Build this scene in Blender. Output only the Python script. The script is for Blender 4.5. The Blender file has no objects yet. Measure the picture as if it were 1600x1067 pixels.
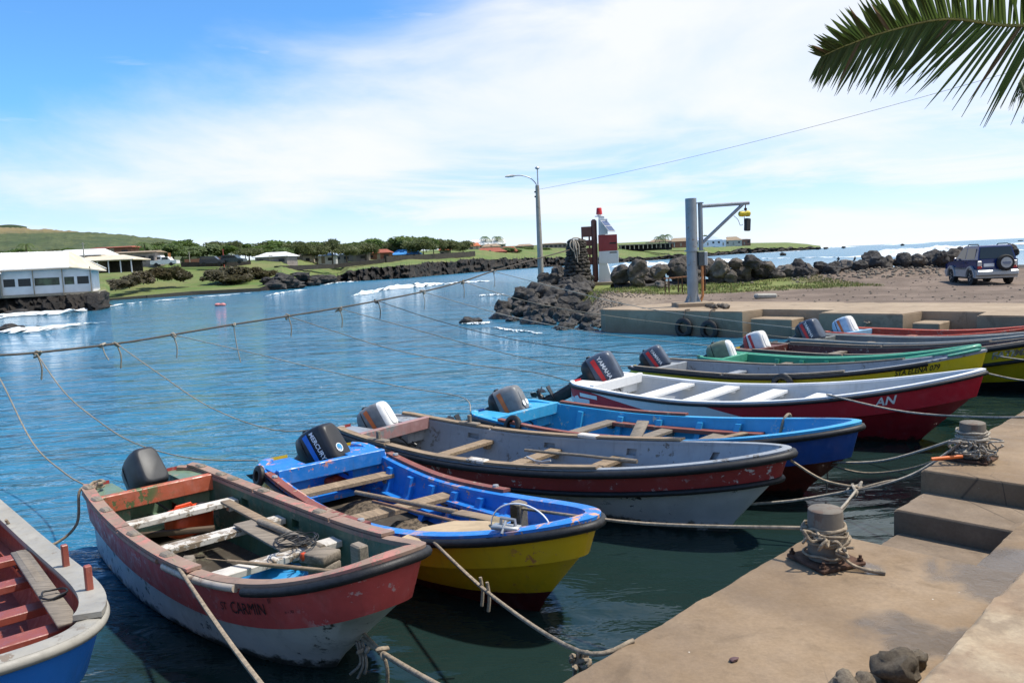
import bpy, bmesh, math, random
from mathutils import Vector, Matrix, noise as mnoise
R = math.radians
random.seed(7)
sc = bpy.context.scene
COL = sc.collection

# ------------------------------------------------------------------ camera
FPX = 1244.0; IW, IH = 1600.0, 1067.0
ROLL = R(2.62); PITCH = math.atan(125 / FPX); EYE = Vector((0, 0, 2.8))
_r0 = Vector((1, 0, 0)); FWD = Vector((0, math.cos(PITCH), -math.sin(PITCH))); _u0 = Vector((0, math.sin(PITCH), math.cos(PITCH)))
RGT = _r0 * math.cos(ROLL) - _u0 * math.sin(ROLL); UPV = _u0 * math.cos(ROLL) + _r0 * math.sin(ROLL)
cam_d = bpy.data.cameras.new('camera'); cam = bpy.data.objects.new('camera', cam_d); COL.objects.link(cam)
cam_d.sensor_width = 36; cam_d.lens = FPX / IW * 36; cam_d.clip_start = 0.05; cam_d.clip_end = 20000
m = Matrix((RGT, UPV, -FWD)).transposed().to_4x4(); m.translation = EYE; cam.matrix_world = m
sc.camera = cam

# ------------------------------------------------------------------ sky, sun, exposure
SUN_EL, SUN_AZ = R(66), R(88)          # azimuth from +Y towards +X
sun_d = bpy.data.lights.new('sun', 'SUN'); sun_d.energy = 2.5; sun_d.angle = R(2.0); sun_d.color = (1, 0.95, 0.87)
sun = bpy.data.objects.new('sun', sun_d); COL.objects.link(sun)
sdir = Vector((math.sin(SUN_AZ) * math.cos(SUN_EL), math.cos(SUN_AZ) * math.cos(SUN_EL), math.sin(SUN_EL)))
sun.rotation_euler = sdir.to_track_quat('Z', 'Y').to_euler(); sun.location = (0, 0, 40)
w = bpy.data.worlds.new('World'); sc.world = w; w.use_nodes = True
nt = w.node_tree; nt.nodes.clear(); N = nt.nodes.new; Lk = nt.links.new
out = N('ShaderNodeOutputWorld'); bg = N('ShaderNodeBackground'); Lk(bg.outputs[0], out.inputs[0])
sky = N('ShaderNodeTexSky'); sky.sky_type = 'NISHITA'; sky.sun_disc = False; sky.sun_elevation = SUN_EL; sky.sun_rotation = SUN_AZ
sky.air_density = 0.7; sky.dust_density = 0.0; sky.ozone_density = 8.0
tc = N('ShaderNodeTexCoord'); sep = N('ShaderNodeSeparateXYZ'); Lk(tc.outputs['Generated'], sep.inputs[0])
def wm(op, a, b=None, c=None):
    n = N('ShaderNodeMath'); n.operation = op
    for i, v in enumerate((a, b, c)):
        if v is None: continue
        if isinstance(v, (int, float)): n.inputs[i].default_value = v
        else: Lk(v, n.inputs[i])
    return n.outputs[0]
def wnoise(sx, sy, sz, scale, detail, rough=0.55):
    mp = N('ShaderNodeMapping'); Lk(tc.outputs['Generated'], mp.inputs[0]); mp.inputs['Scale'].default_value = (sx, sy, sz)
    n = N('ShaderNodeTexNoise'); Lk(mp.outputs[0], n.inputs['Vector']); n.inputs['Scale'].default_value = scale
    n.inputs['Detail'].default_value = detail; n.inputs['Roughness'].default_value = rough; n.inputs['Distortion'].default_value = 0.4
    return n.outputs[0]
n_big = wnoise(1, 1, 2.4, 2.6, 9, 0.56); n_str = wnoise(1, 1, 7.0, 3.2, 9, 0.6)
def wsm(v, a, b):
    n = N('ShaderNodeMapRange'); n.interpolation_type = 'SMOOTHSTEP'; Lk(v, n.inputs[0]); n.inputs[1].default_value = a; n.inputs[2].default_value = b
    return n.outputs[0]
# a cloud bank whose edge runs diagonally across the sky, streaky below
f = wm('ADD', wm('ADD', sep.outputs[0], 0.37), wm('MULTIPLY', wm('SUBTRACT', wm('MINIMUM', sep.outputs[2], 0.34), 0.205), -3.4))
f = wm('ADD', f, wm('MULTIPLY', wm('SUBTRACT', n_big, 0.5), 1.0))
bank = wsm(f, -0.18, 0.42)
strk = wsm(n_str, 0.40, 0.66)
soft = wm('ADD', 0.30, wm('MULTIPLY', strk, 0.62))
hi = wsm(wm('ADD', sep.outputs[2], wm('MULTIPLY', wm('SUBTRACT', n_big, 0.5), 0.22)), 0.07, 0.17)     # thick above, streaked below
thick = wm('ADD', wm('MULTIPLY', hi, wm('ADD', 0.42, wm('MULTIPLY', n_big, 0.95))), wm('MULTIPLY', wm('SUBTRACT', 1.0, hi), soft))
cov = wm('MINIMUM', wm('MULTIPLY', bank, thick), 0.97)
wisps = wm('MULTIPLY', wsm(n_str, 0.56, 0.78), 0.45)
cov = wm('MAXIMUM', cov, wisps)
cov = wm('MAXIMUM', cov, wm('MULTIPLY', wsm(wm('SUBTRACT', 0.16, sep.outputs[2]), 0.0, 0.17), 0.62))      # pale haze towards the horizon
mix = N('ShaderNodeMix'); mix.data_type = 'RGBA'; Lk(cov, mix.inputs['Factor'])
skm = N('ShaderNodeMix'); skm.data_type = 'RGBA'; skm.blend_type = 'MULTIPLY'; skm.inputs['Factor'].default_value = 1
Lk(sky.outputs[0], skm.inputs['A']); tn_ = N('ShaderNodeMix'); tn_.data_type = 'RGBA'; Lk(wsm(sep.outputs[2], 0.0, 0.22), tn_.inputs['Factor']); tn_.inputs['A'].default_value = (0.80, 0.80, 0.88, 1); tn_.inputs['B'].default_value = (0.80, 1.13, 1.18, 1); Lk(tn_.outputs['Result'], skm.inputs['B'])
Lk(skm.outputs['Result'], mix.inputs['A']); mix.inputs['B'].default_value = (4.5, 4.62, 4.8, 1)
Lk(mix.outputs['Result'], bg.inputs[0]); bg.inputs[1].default_value = 0.10
vs = sc.view_settings; vs.view_transform = 'Standard'; vs.look = 'None'; vs.exposure = 1.12; vs.gamma = 1.0; vs.use_curve_mapping = False
sc.cycles.max_bounces = 8; sc.cycles.transparent_max_bounces = 6; sc.cycles.caustics_reflective = False; sc.cycles.caustics_refractive = False
sc.cycles.sample_clamp_indirect = 4.0

# ------------------------------------------------------------------ pixel helpers (survey of the photograph -> metres)
def ray(x, y): return FWD + RGT * ((x - IW / 2) / FPX) - UPV * ((y - IH / 2) / FPX)
def pz(x, y, z):
    d = ray(x, y); return EYE + d * ((z - EYE.z) / d.z)
def at(x, y, Y):
    d = ray(x, y); return EYE + d * (Y / d.y)
QU = Vector((0.7222, 0.6917, 0)); QN = Vector((0.6917, -0.7222, 0)); Q0 = Vector((0.13, 3.51, 0))
def Q(u, n, z): return Q0 + QU * u + QN * n + Vector((0, 0, z))

# ------------------------------------------------------------------ materials
MATS = {}
def newmat(name):
    mt = bpy.data.materials.new(name); mt.use_nodes = True; nt = mt.node_tree
    return mt, nt, nt.nodes['Principled BSDF']
def c4(c): return (c[0], c[1], c[2], 1)
class NB:
    def __init__(s, nt): s.nt = nt; s.tc = nt.nodes.new('ShaderNodeTexCoord')
    def node(s, t): return s.nt.nodes.new(t)
    def link(s, a, b): s.nt.links.new(a, b)
    def noise(s, scale, detail=4, rough=0.55, sc=(1, 1, 1), dist=0, loc=(0, 0, 0), coord='Object'):
        mp = s.node('ShaderNodeMapping'); s.link(s.tc.outputs[coord], mp.inputs[0]); mp.inputs['Scale'].default_value = sc; mp.inputs['Location'].default_value = loc
        n = s.node('ShaderNodeTexNoise'); s.link(mp.outputs[0], n.inputs['Vector'])
        for k, v in (('Scale', scale), ('Detail', detail), ('Roughness', rough), ('Distortion', dist)): n.inputs[k].default_value = v
        return n.outputs[0]
    def vor(s, scale, feat='F1', sc=(1, 1, 1), coord='Object'):
        mp = s.node('ShaderNodeMapping'); s.link(s.tc.outputs[coord], mp.inputs[0]); mp.inputs['Scale'].default_value = sc
        n = s.node('ShaderNodeTexVoronoi'); n.feature = feat; n.inputs['Scale'].default_value = scale; s.link(mp.outputs[0], n.inputs['Vector'])
        return n.outputs['Distance']
    def sm(s, v, a, b, c=0.0, d=1.0):
        n = s.node('ShaderNodeMapRange'); n.interpolation_type = 'SMOOTHSTEP'; s.link(v, n.inputs[0])
        for i, x in enumerate((a, b, c, d)): n.inputs[i + 1].default_value = x
        return n.outputs[0]
    def math(s, op, a, b=None):
        n = s.node('ShaderNodeMath'); n.operation = op
        for i, v in enumerate((a, b)):
            if v is None: continue
            if isinstance(v, (int, float)): n.inputs[i].default_value = v
            else: s.link(v, n.inputs[i])
        return n.outputs[0]
    def mix(s, f, a, b, mode='MIX'):
        n = s.node('ShaderNodeMix'); n.data_type = 'RGBA'; n.blend_type = mode
        for k, v in (('Factor', f), ('A', a), ('B', b)):
            if isinstance(v, (int, float)): n.inputs[k].default_value = v
            elif isinstance(v, (tuple, list)): n.inputs[k].default_value = c4(v)
            else: s.link(v, n.inputs[k])
        return n.outputs['Result']
    def bump(s, h, strength, dist, p, prev=None):
        n = s.node('ShaderNodeBump'); n.inputs['Strength'].default_value = strength; n.inputs['Distance'].default_value = dist
        s.link(h, n.inputs['Height'])
        if prev is not None: s.link(prev, n.inputs['Normal'])
        if p is not None: s.link(n.outputs[0], p.inputs['Normal'])
        return n.outputs[0]
    def pos(s):
        g = s.node('ShaderNodeNewGeometry'); q = s.node('ShaderNodeSeparateXYZ'); s.link(g.outputs['Position'], q.inputs[0]); return q.outputs
    def rnd(s):
        g = s.node('ShaderNodeObjectInfo'); return g.outputs['Random']
def plain(name, col, rough=0.5, metal=0.0, var=0.12, scale=8, bump=0.0):
    if name in MATS: return MATS[name]
    mt, nt, p = newmat(name); b = NB(nt)
    n = b.noise(scale, 5); lo = tuple(c * (1 - var * 1.6) for c in col); hi_ = tuple(min(1, c * (1 + var)) for c in col)
    b.link(b.mix(b.sm(n, 0.3, 0.7), lo, hi_), p.inputs['Base Color']); p.inputs['Roughness'].default_value = rough; p.inputs['Metallic'].default_value = metal
    if bump: b.bump(b.noise(scale * 5, 5), bump, 0.01, p)
    MATS[name] = mt; return mt
def paint(name, col, chip=None, amt=0.12, dirt=0.35, dcol=(0.07, 0.055, 0.04), rough=0.42, algae=False, fade=0.25):
    """old boat paint: faded patches, chips down to another colour, streaked grime, brush relief"""
    if name in MATS: return MATS[name]
    mt, nt, p = newmat(name); b = NB(nt)
    pale = tuple(c + (0.55 - c) * fade * 0.5 for c in col); deep = tuple(c * (1 - fade * 0.8) for c in col)
    base = b.mix(b.sm(b.noise(1.9, 5, 0.6), 0.32, 0.7), deep, col); base = b.mix(b.math('MULTIPLY', b.sm(b.noise(5.5, 6, 0.65), 0.52, 0.8), 0.7), base, pale)
    streak = b.math('MULTIPLY', b.sm(b.noise(7, 6, 0.65, sc=(1.6, 1.6, 0.25)), 0.5, 0.78), dirt); base = b.mix(streak, base, dcol)
    scr = b.math('MULTIPLY', b.sm(b.noise(5, 7, 0.75, sc=(0.7, 0.7, 11), loc=(3, 1, 7)), 0.63, 0.68), 0.35); base = b.mix(scr, base, tuple(c + (0.45 - c) * 0.45 for c in col))
    chipm = None
    if chip is not None:
        a = b.noise(9, 8, 0.72); chipm = b.sm(a, 0.60 - amt * 0.6, 0.615 - amt * 0.6)
        g = b.sm(b.noise(1.4, 3), 0.42, 0.58); chipm = b.math('MULTIPLY', chipm, g); base = b.mix(chipm, base, chip)
    if algae:
        z = b.node('ShaderNodeSeparateXYZ'); b.link(b.tc.outputs['Object'], z.inputs[0])
        e = b.math('ADD', z.outputs[2], b.math('MULTIPLY', b.math('SUBTRACT', b.noise(6, 6, 0.7), 0.5), 0.30))
        base = b.mix(b.sm(e, 0.035, 0.10, 0.92, 0), base, (0.012, 0.014, 0.008))
    b.link(base, p.inputs['Base Color']); p.inputs['Roughness'].default_value = rough
    b.link(b.sm(b.noise(11, 5), 0.3, 0.75, rough - 0.10, rough + 0.25), p.inputs['Roughness'])
    nb = b.bump(b.noise(34, 6, 0.65), 0.35, 0.004, p)
    if chipm is not None: b.bump(chipm, 0.5, -0.003, p, nb)
    MATS[name] = mt; return mt
def wood(name, col, dark=0.45, rough=0.8, sc=(1.2, 14, 14), stain=(0.05, 0.04, 0.03), samt=0.4):
    if name in MATS: return MATS[name]
    mt, nt, p = newmat(name); b = NB(nt)
    g = b.noise(3, 8, 0.7, sc=sc, dist=0.6); base = b.mix(b.sm(g, 0.3, 0.72), tuple(c * dark for c in col), col)
    base = b.mix(b.math('MULTIPLY', b.sm(b.noise(3.2, 6, 0.7), 0.52, 0.72), samt), base, stain)
    b.link(base, p.inputs['Base Color']); p.inputs['Roughness'].default_value = rough; b.bump(g, 0.5, 0.006, p); MATS[name] = mt; return mt
def rockmat(name, cols, bump=0.8, scale=2.2, wet=False, pale=0.35):
    if name in MATS: return MATS[name]
    mt, nt, p = newmat(name); b = NB(nt)
    base = b.mix(b.sm(b.noise(scale, 7, 0.65), 0.32, 0.68), cols[0], cols[1]); base = b.mix(b.math('MULTIPLY', b.sm(b.noise(scale * 3, 8, 0.7), 0.52, 0.7), pale), base, cols[2])
    br = b.node('ShaderNodeHueSaturation'); b.link(b.sm(b.rnd(), 0, 1, 0.65, 1.35), br.inputs['Value']); b.link(base, br.inputs['Color']); base = br.outputs[0]
    if wet:
        z = b.pos()[2]; e = b.math('ADD', z, b.math('MULTIPLY', b.noise(3, 4), 0.25))
        wv = b.sm(e, 0.2, 0.55, 1, 0); base = b.mix(wv, base, (0.012, 0.012, 0.012)); b.link(b.sm(e, 0.2, 0.55, 0.25, 0.9), p.inputs['Roughness'])
    else: p.inputs['Roughness'].default_value = 0.9
    b.link(base, p.inputs['Base Color']); nb = b.bump(b.noise(scale * 7, 8, 0.7), bump, 0.05, None); b.bump(b.vor(scale * 16), bump * 0.5, 0.02, p, nb); MATS[name] = mt; return mt

# ------------------------------------------------------------------ mesh helpers
def tag(o, label=None, cat=None, group=None, kind=None):
    if label: o['label'] = label
    if cat: o['category'] = cat
    if group: o['group'] = group
    if kind: o['kind'] = kind
    return o
def empty(name, loc=(0, 0, 0), rz=0.0):
    o = bpy.data.objects.new(name, None); COL.objects.link(o); o.location = loc; o.rotation_euler = (0, 0, rz); o.empty_display_size = 0.1; return o
def rotm(x=0, y=0, z=0): return Matrix.Rotation(z, 3, 'Z') @ Matrix.Rotation(y, 3, 'Y') @ Matrix.Rotation(x, 3, 'X')
class MB:
    def __init__(s): s.v = []; s.f = []; s.m = []
    def add(s, vs, fs, mi=0):
        o = len(s.v); s.v += [tuple(v) for v in vs]; s.f += [tuple(i + o for i in f) for f in fs]
        s.m += [mi] * len(fs) if isinstance(mi, int) else list(mi); return s
    def box(s, c, size, rot=None, mi=0, ch=0.0):
        hx, hy, hz = (d / 2 for d in size); c = Vector(c); rot = rot or Matrix.Identity(3)
        if ch <= 0:
            vs = [c + rot @ Vector((x * hx, y * hy, z * hz)) for x in (-1, 1) for y in (-1, 1) for z in (-1, 1)]
            return s.add(vs, [(0, 1, 3, 2), (4, 6, 7, 5), (0, 4, 5, 1), (2, 3, 7, 6), (0, 2, 6, 4), (1, 5, 7, 3)], mi)
        ch = min(ch, hx * 0.9, hy * 0.9, hz * 0.9); vs = []; idx = {}
        for x in (-1, 1):
            for y in (-1, 1):
                for z in (-1, 1):
                    for a in range(3):
                        p = [x * (hx - ch), y * (hy - ch), z * (hz - ch)]; p[a] = (x * hx, y * hy, z * hz)[a]
                        idx[(x, y, z, a)] = len(vs); vs.append(c + rot @ Vector(p))
        fs = []
        for a in range(3):
            b_, d = (a + 1) % 3, (a + 2) % 3
            for sg in (-1, 1):
                q = []
                for (i, j) in ((-1, -1), (1, -1), (1, 1), (-1, 1)):
                    k = [0, 0, 0]; k[a] = sg; k[b_] = i; k[d] = j; q.append(idx[(*k, a)])
                fs.append(tuple(q) if sg > 0 else tuple(q[::-1]))
        for a in range(3):
            b_, d = (a + 1) % 3, (a + 2) % 3
            for i in (-1, 1):
                for j in (-1, 1):
                    k0 = [0, 0, 0]; k0[a] = -1; k0[b_] = i; k0[d] = j; k1 = list(k0); k1[a] = 1
                    q = (idx[(*k0, b_)], idx[(*k1, b_)], idx[(*k1, d)], idx[(*k0, d)]); fs.append(q if i * j > 0 else q[::-1])
        for x in (-1, 1):
            for y in (-1, 1):
                for z in (-1, 1):
                    q = tuple(idx[(x, y, z, a)] for a in range(3)); fs.append(q if x * y * z > 0 else q[::-1])
        return s.add(vs, fs, mi)
    def bar(s, a, b, wd, h, mi=0, ch=0.0, up=(0, 0, 1)):
        a, b = Vector(a), Vector(b); x = (b - a); L = x.length; x.normalize(); y = Vector(up).cross(x)
        if y.length < 1e-4: y = Vector((0, 1, 0)).cross(x)
        y.normalize(); z = x.cross(y); return s.box((a + b) / 2, (L, wd, h), Matrix((x, y, z)).transposed(), mi, ch)
    def tube(s, pts, r, n=8, mi=0, cap=True):
        pts = [Vector(p) for p in pts]; k = len(pts); rs = r if isinstance(r, (list, tuple)) else [r] * k; vs = []; ref = None
        for i, p in enumerate(pts):
            t = pts[min(i + 1, k - 1)] - pts[max(i - 1, 0)]
            if t.length < 1e-9: t = Vector((0, 0, 1))
            t.normalize()
            if ref is None: ref = Vector((0, 0, 1)) if abs(t.z) < 0.9 else Vector((1, 0, 0))
            ref = ref - t * ref.dot(t)
            if ref.length < 1e-5: ref = t.orthogonal()
            ref.normalize(); bb = t.cross(ref)
            for j in range(n):
                a = 2 * math.pi * j / n; vs.append(p + (ref * math.cos(a) + bb * math.sin(a)) * rs[i])
        fs = [(i * n + j, i * n + (j + 1) % n, (i + 1) * n + (j + 1) % n, (i + 1) * n + j) for i in range(k - 1) for j in range(n)]
        if cap: fs += [tuple(range(n))[::-1], tuple((k - 1) * n + j for j in range(n))]
        return s.add(vs, fs, mi)
    def lathe(s, prof, n=20, mi=0, M=None, cap=True):
        M = M or Matrix.Identity(4); vs = [M @ Vector((r * math.cos(2 * math.pi * j / n), r * math.sin(2 * math.pi * j / n), z)) for r, z in prof for j in range(n)]
        k = len(prof); fs = [(i * n + j, i * n + (j + 1) % n, (i + 1) * n + (j + 1) % n, (i + 1) * n + j) for i in range(k - 1) for j in range(n)]
        if cap: fs += [tuple(range(n))[::-1], tuple((k - 1) * n + j for j in range(n))]
        return s.add(vs, fs, mi)
    def loft(s, rings, mi=0, close=True, cap=True):
        n = len(rings[0]); k = len(rings); vs = [p for r in rings for p in r]; e = n if close else n - 1
        fs = [(i * n + j, i * n + (j + 1) % n, (i + 1) * n + (j + 1) % n, (i + 1) * n + j) for i in range(k - 1) for j in range(e)]
        mis = [mi if isinstance(mi, int) else mi[i] for i in range(k - 1) for j in range(e)]
        if cap and close: fs += [tuple(range(n))[::-1], tuple((k - 1) * n + j for j in range(n))]; mis += [mis[0], mis[-1]]
        return s.add(vs, fs, mis)
    def prism(s, poly, z0, z1, mi=0, M=None):
        M = M or Matrix.Identity(4); n = len(poly); vs = [M @ Vector((x, y, z0)) for x, y in poly] + [M @ Vector((x, y, z1)) for x, y in poly]
        return s.add(vs, [tuple(range(n))[::-1], tuple(range(n, 2 * n))] + [(j, (j + 1) % n, n + (j + 1) % n, n + j) for j in range(n)], mi)
    def mesh(s, name, mats, smooth=None):
        me = bpy.data.meshes.new(name); me.from_pydata(s.v, [], s.f)
        for mt in (mats if isinstance(mats, (list, tuple)) else [mats]): me.materials.append(mt)
        if len(me.materials) > 1: me.polygons.foreach_set('material_index', s.m)
        bm = bmesh.new(); bm.from_mesh(me); bmesh.ops.recalc_face_normals(bm, faces=bm.faces); bm.to_mesh(me); bm.free()
        if smooth is not None:
            me.polygons.foreach_set('use_smooth', [True] * len(me.polygons)); me.set_sharp_from_angle(angle=R(smooth))
        me.update(); return me
    def build(s, name, mats, parent=None, smooth=None, **kw):
        o = bpy.data.objects.new(name, s.mesh(name, mats, smooth)); COL.objects.link(o); o.parent = parent; tag(o, **kw); return o
def link(name, me, parent=None, loc=(0, 0, 0), rot=(0, 0, 0), scale=(1, 1, 1), **kw):
    o = bpy.data.objects.new(name, me); COL.objects.link(o); o.parent = parent; o.location = loc; o.rotation_euler = rot; o.scale = scale; tag(o, **kw); return o
def copy_tree(o, parent=None):
    c = o.copy(); COL.objects.link(c); c.parent = parent
    for ch in list(o.children): copy_tree(ch, c)
    return c
def text_mesh(txt, size, bold=0.0):
    cu = bpy.data.curves.new('lettering', 'FONT'); cu.body = txt; cu.size = size; cu.align_x = 'CENTER'; cu.align_y = 'CENTER'; cu.resolution_u = 3; cu.offset = bold
    o = bpy.data.objects.new('lettering', cu); COL.objects.link(o); bpy.context.view_layer.update()
    me = bpy.data.meshes.new_from_object(o.evaluated_get(bpy.context.evaluated_depsgraph_get())); bpy.data.objects.remove(o); bpy.data.curves.remove(cu); return me
def rock_mesh(name, mt, seed, sub=3, amp=0.28, flat=0.8, smooth=50, facet=0.5):
    bm = bmesh.new(); bmesh.ops.create_icosphere(bm, subdivisions=sub, radius=1); rn = random.Random(seed); off = Vector((rn.random() * 50, rn.random() * 50, rn.random() * 50))
    planes = [(Vector((rn.gauss(0, 1), rn.gauss(0, 1), rn.gauss(0, 1))).normalized(), rn.uniform(0.62, 0.95)) for _ in range(9)]
    for v in bm.verts:
        d = v.co.normalized(); p = d.copy(); fz = 1.0
        for nn, h in planes:
            e = p.dot(nn) - h
            if e > 0: p -= nn * e * facet
        p *= 1 + amp * mnoise.noise(d * 1.3 + off) + amp * 0.45 * mnoise.noise(d * 3.1 + off) + amp * 0.28 * mnoise.noise(d * 7 + off) + amp * 0.14 * mnoise.noise(d * 15 + off); v.co = Vector((p.x, p.y, p.z * flat))
    me = bpy.data.meshes.new(name); bm.to_mesh(me); bm.free(); me.materials.append(mt); me.polygons.foreach_set('use_smooth', [True] * len(me.polygons)); me.set_sharp_from_angle(angle=R(smooth)); return me
def catenary(a, b, sag, n=24):
    a, b = Vector(a), Vector(b); return [a.lerp(b, i / n) - Vector((0, 0, sag * 4 * (i / n) * (1 - i / n))) for i in range(n + 1)]
def spline(pts, n=8):
    P = [Vector(p) for p in pts]; out_ = []
    for i in range(len(P) - 1):
        p0, p1, p2, p3 = P[max(i - 1, 0)], P[i], P[i + 1], P[min(i + 2, len(P) - 1)]
        for k in range(n):
            t = k / n; out_.append(0.5 * ((2 * p1) + (p2 - p0) * t + (2 * p0 - 5 * p1 + 4 * p2 - p3) * t * t + (3 * p1 - p0 - 3 * p2 + p3) * t ** 3))
    out_.append(P[-1]); return out_
# ================================================================== SETTING
def water_mat():
    mt, nt, p = newmat('sea water'); b = NB(nt); pos = b.pos()
    big = b.noise(0.05, 5, 0.6, sc=(1, 1.6, 1)); pat = b.noise(0.35, 5, 0.6, sc=(0.6, 2.2, 1))
    col = b.mix(b.sm(big, 0.35, 0.65), (0.026, 0.145, 0.245), (0.036, 0.180, 0.285)); col = b.mix(b.math('MULTIPLY', b.sm(pat, 0.55, 0.75), 0.5), col, (0.045, 0.140, 0.165))
    # shade and dark reflections put into the colour: dark green basin, blue outside
    d = b.math('ADD', b.math('MULTIPLY', b.math('SUBTRACT', pos[0], 0.13), 0.6917), b.math('MULTIPLY', b.math('SUBTRACT', pos[1], 3.51), -0.7222))
    d = b.math('ADD', d, b.math('MULTIPLY', b.math('SUBTRACT', b.noise(0.5, 4), 0.5), 2.2))
    col = b.mix(b.sm(d, -7.0, -3.2), col, (0.011, 0.025, 0.023)); b.link(col, p.inputs['Base Color'])
    b.link(b.sm(pos[1], 35, 220, 0.045, 0.24), p.inputs['Roughness']); p.inputs['IOR'].default_value = 1.333
    n0 = b.noise(0.16, 4, 0.6, sc=(0.6, 1.5, 1), dist=0.5); n1 = b.noise(0.55, 3, 0.5, sc=(0.75, 1.25, 1), dist=0.5); n2 = b.noise(1.9, 4, 0.55, sc=(0.6, 1.35, 1), dist=0.6); n3 = b.noise(6.5, 3, 0.5, sc=(0.7, 1.3, 1), dist=0.3)
    k = b.sm(d, -6.5, -1.5, 1.0, 0.36)          # the basin is sheltered: long smooth ripples only
    h = b.math('ADD', b.math('MULTIPLY', n1, 0.32), b.math('MULTIPLY', b.math('MULTIPLY', n2, 0.16), b.math('ADD', 0.25, b.math('MULTIPLY', k, 0.75)))); h = b.math('ADD', h, b.math('MULTIPLY', b.math('MULTIPLY', n3, 0.018), k)); h = b.math('ADD', h, b.math('MULTIPLY', b.math('MULTIPLY', n0, 0.55), k))
    n = b.node('ShaderNodeBump'); n.inputs['Distance'].default_value = 1.0; b.link(b.math('ADD', 0.10, b.math('MULTIPLY', k, 0.75)), n.inputs['Strength']); b.link(h, n.inputs['Height']); b.link(n.outputs[0], p.inputs['Normal'])
    return mt
mb = MB(); mb.add([(-6000, -60, 0), (6000, -60, 0), (6000, 9500, 0), (-6000, 9500, 0)], [(0, 1, 2, 3)]); mb.build('water', water_mat(), kind='structure')

def concrete(name, c0, c1, c2, wet=None, scale=1.0, specks=True, tide=0.85):
    mt, nt, p = newmat(name); b = NB(nt); pos = b.pos()
    base = b.mix(b.sm(b.noise(1.1 * scale, 7, 0.62), 0.33, 0.68), c0, c1); base = b.mix(b.math('MULTIPLY', b.sm(b.noise(3.6 * scale, 8, 0.7, loc=(5, 2, 0)), 0.54, 0.72), 0.55), base, c2)
    fine = b.noise(42, 6, 0.7); base = b.mix(b.sm(fine, 0.25, 0.75, 0.0, 0.35), base, tuple(c * 0.55 for c in c0))
    z = b.node('ShaderNodeNewGeometry'); zz = b.node('ShaderNodeSeparateXYZ'); b.link(z.outputs['Normal'], zz.inputs[0])
    # tide mark: vertical faces are algae-stained up to the high-water line
    side = b.sm(zz.outputs[2], 0.3, 0.7, 1, 0); e = b.math('ADD', pos[2], b.math('MULTIPLY', b.math('SUBTRACT', b.noise(2.2, 6, 0.65, sc=(1, 1, 0.35)), 0.5), 0.7))
    base = b.mix(b.math('MULTIPLY', side, b.sm(e, 0.15, 0.75, tide, tide * 0.14)), base, (0.045, 0.040, 0.028))
    blot = b.math('MULTIPLY', b.sm(b.noise(1.7, 6, 0.6, loc=(9, 4, 2), dist=0.7), 0.56, 0.66), 0.45); base = b.mix(blot, base, tuple(c * 0.45 for c in c0))
    crk = b.math('MULTIPLY', b.sm(b.vor(0.55, 'DISTANCE_TO_EDGE', sc=(1, 1, 0.2)), 0.0, 0.0028, 0.7, 0), b.sm(b.noise(0.9, 3, loc=(2, 8, 1)), 0.5, 0.6)); base = b.mix(crk, base, (0.03, 0.024, 0.018))
    if specks: base = b.mix(b.math('MULTIPLY', b.sm(b.vor(9), 0.03, 0.05, 1, 0), b.sm(b.noise(2, 2), 0.5, 0.6)), base, (0.62, 0.58, 0.5))
    rgh = b.sm(b.noise(6, 5), 0.3, 0.7, 0.7, 0.95)
    if wet:
        wm_ = None
        for (cx, cy, rad) in wet:
            q = b.node('ShaderNodeVectorMath'); q.operation = 'DISTANCE'; g = b.node('ShaderNodeNewGeometry'); b.link(g.outputs['Position'], q.inputs[0]); q.inputs[1].default_value = (cx, cy, 0.85)
            e = b.math('ADD', b.math('DIVIDE', q.outputs['Value'], rad), b.math('MULTIPLY', b.math('SUBTRACT', b.noise(3.2, 4, 0.55, dist=0.8), 0.5), 1.6))
            v = b.sm(e, 0.55, 1.1, 1, 0); wm_ = v if wm_ is None else b.math('MAXIMUM', wm_, v)
        base = b.mix(b.math('MULTIPLY', wm_, 0.62), base, (0.055, 0.042, 0.032)); rgh = b.math('MAXIMUM', b.math('MULTIPLY', rgh, b.math('SUBTRACT', 1.0, b.math('MULTIPLY', wm_, 0.97))), 0.05)
    b.link(base, p.inputs['Base Color']); b.link(rgh, p.inputs['Roughness'])
    nb = b.bump(b.noise(9, 7, 0.6), 0.25, 0.02, None); b.bump(fine, 0.35, 0.006, p, nb); return mt
pq = [pz(x, y, 0.85) for x, y in ((1545, 905), (1420, 985), (1355, 888), (1480, 1000), (1580, 880))]
M_quay = concrete('quay concrete', (0.200, 0.134, 0.076), (0.300, 0.213, 0.130), (0.115, 0.075, 0.043), wet=[(pq[0].x, pq[0].y, 0.34), (pq[1].x, pq[1].y, 0.27), (pq[2].x, pq[2].y, 0.12), (pq[3].x, pq[3].y, 0.2), (pq[4].x, pq[4].y, 0.3)])
M_quay2 = concrete('upper quay concrete', (0.30, 0.205, 0.125), (0.46, 0.36, 0.235), (0.21, 0.13, 0.075), scale=2.6)
M_step = concrete('step concrete', (0.16, 0.115, 0.075), (0.25, 0.185, 0.125), (0.095, 0.07, 0.048), scale=1.6)
M_pier = concrete('pier concrete', (0.29, 0.215, 0.14), (0.38, 0.29, 0.195), (0.20, 0.145, 0.095), scale=0.7, specks=False, tide=0.42)

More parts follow.
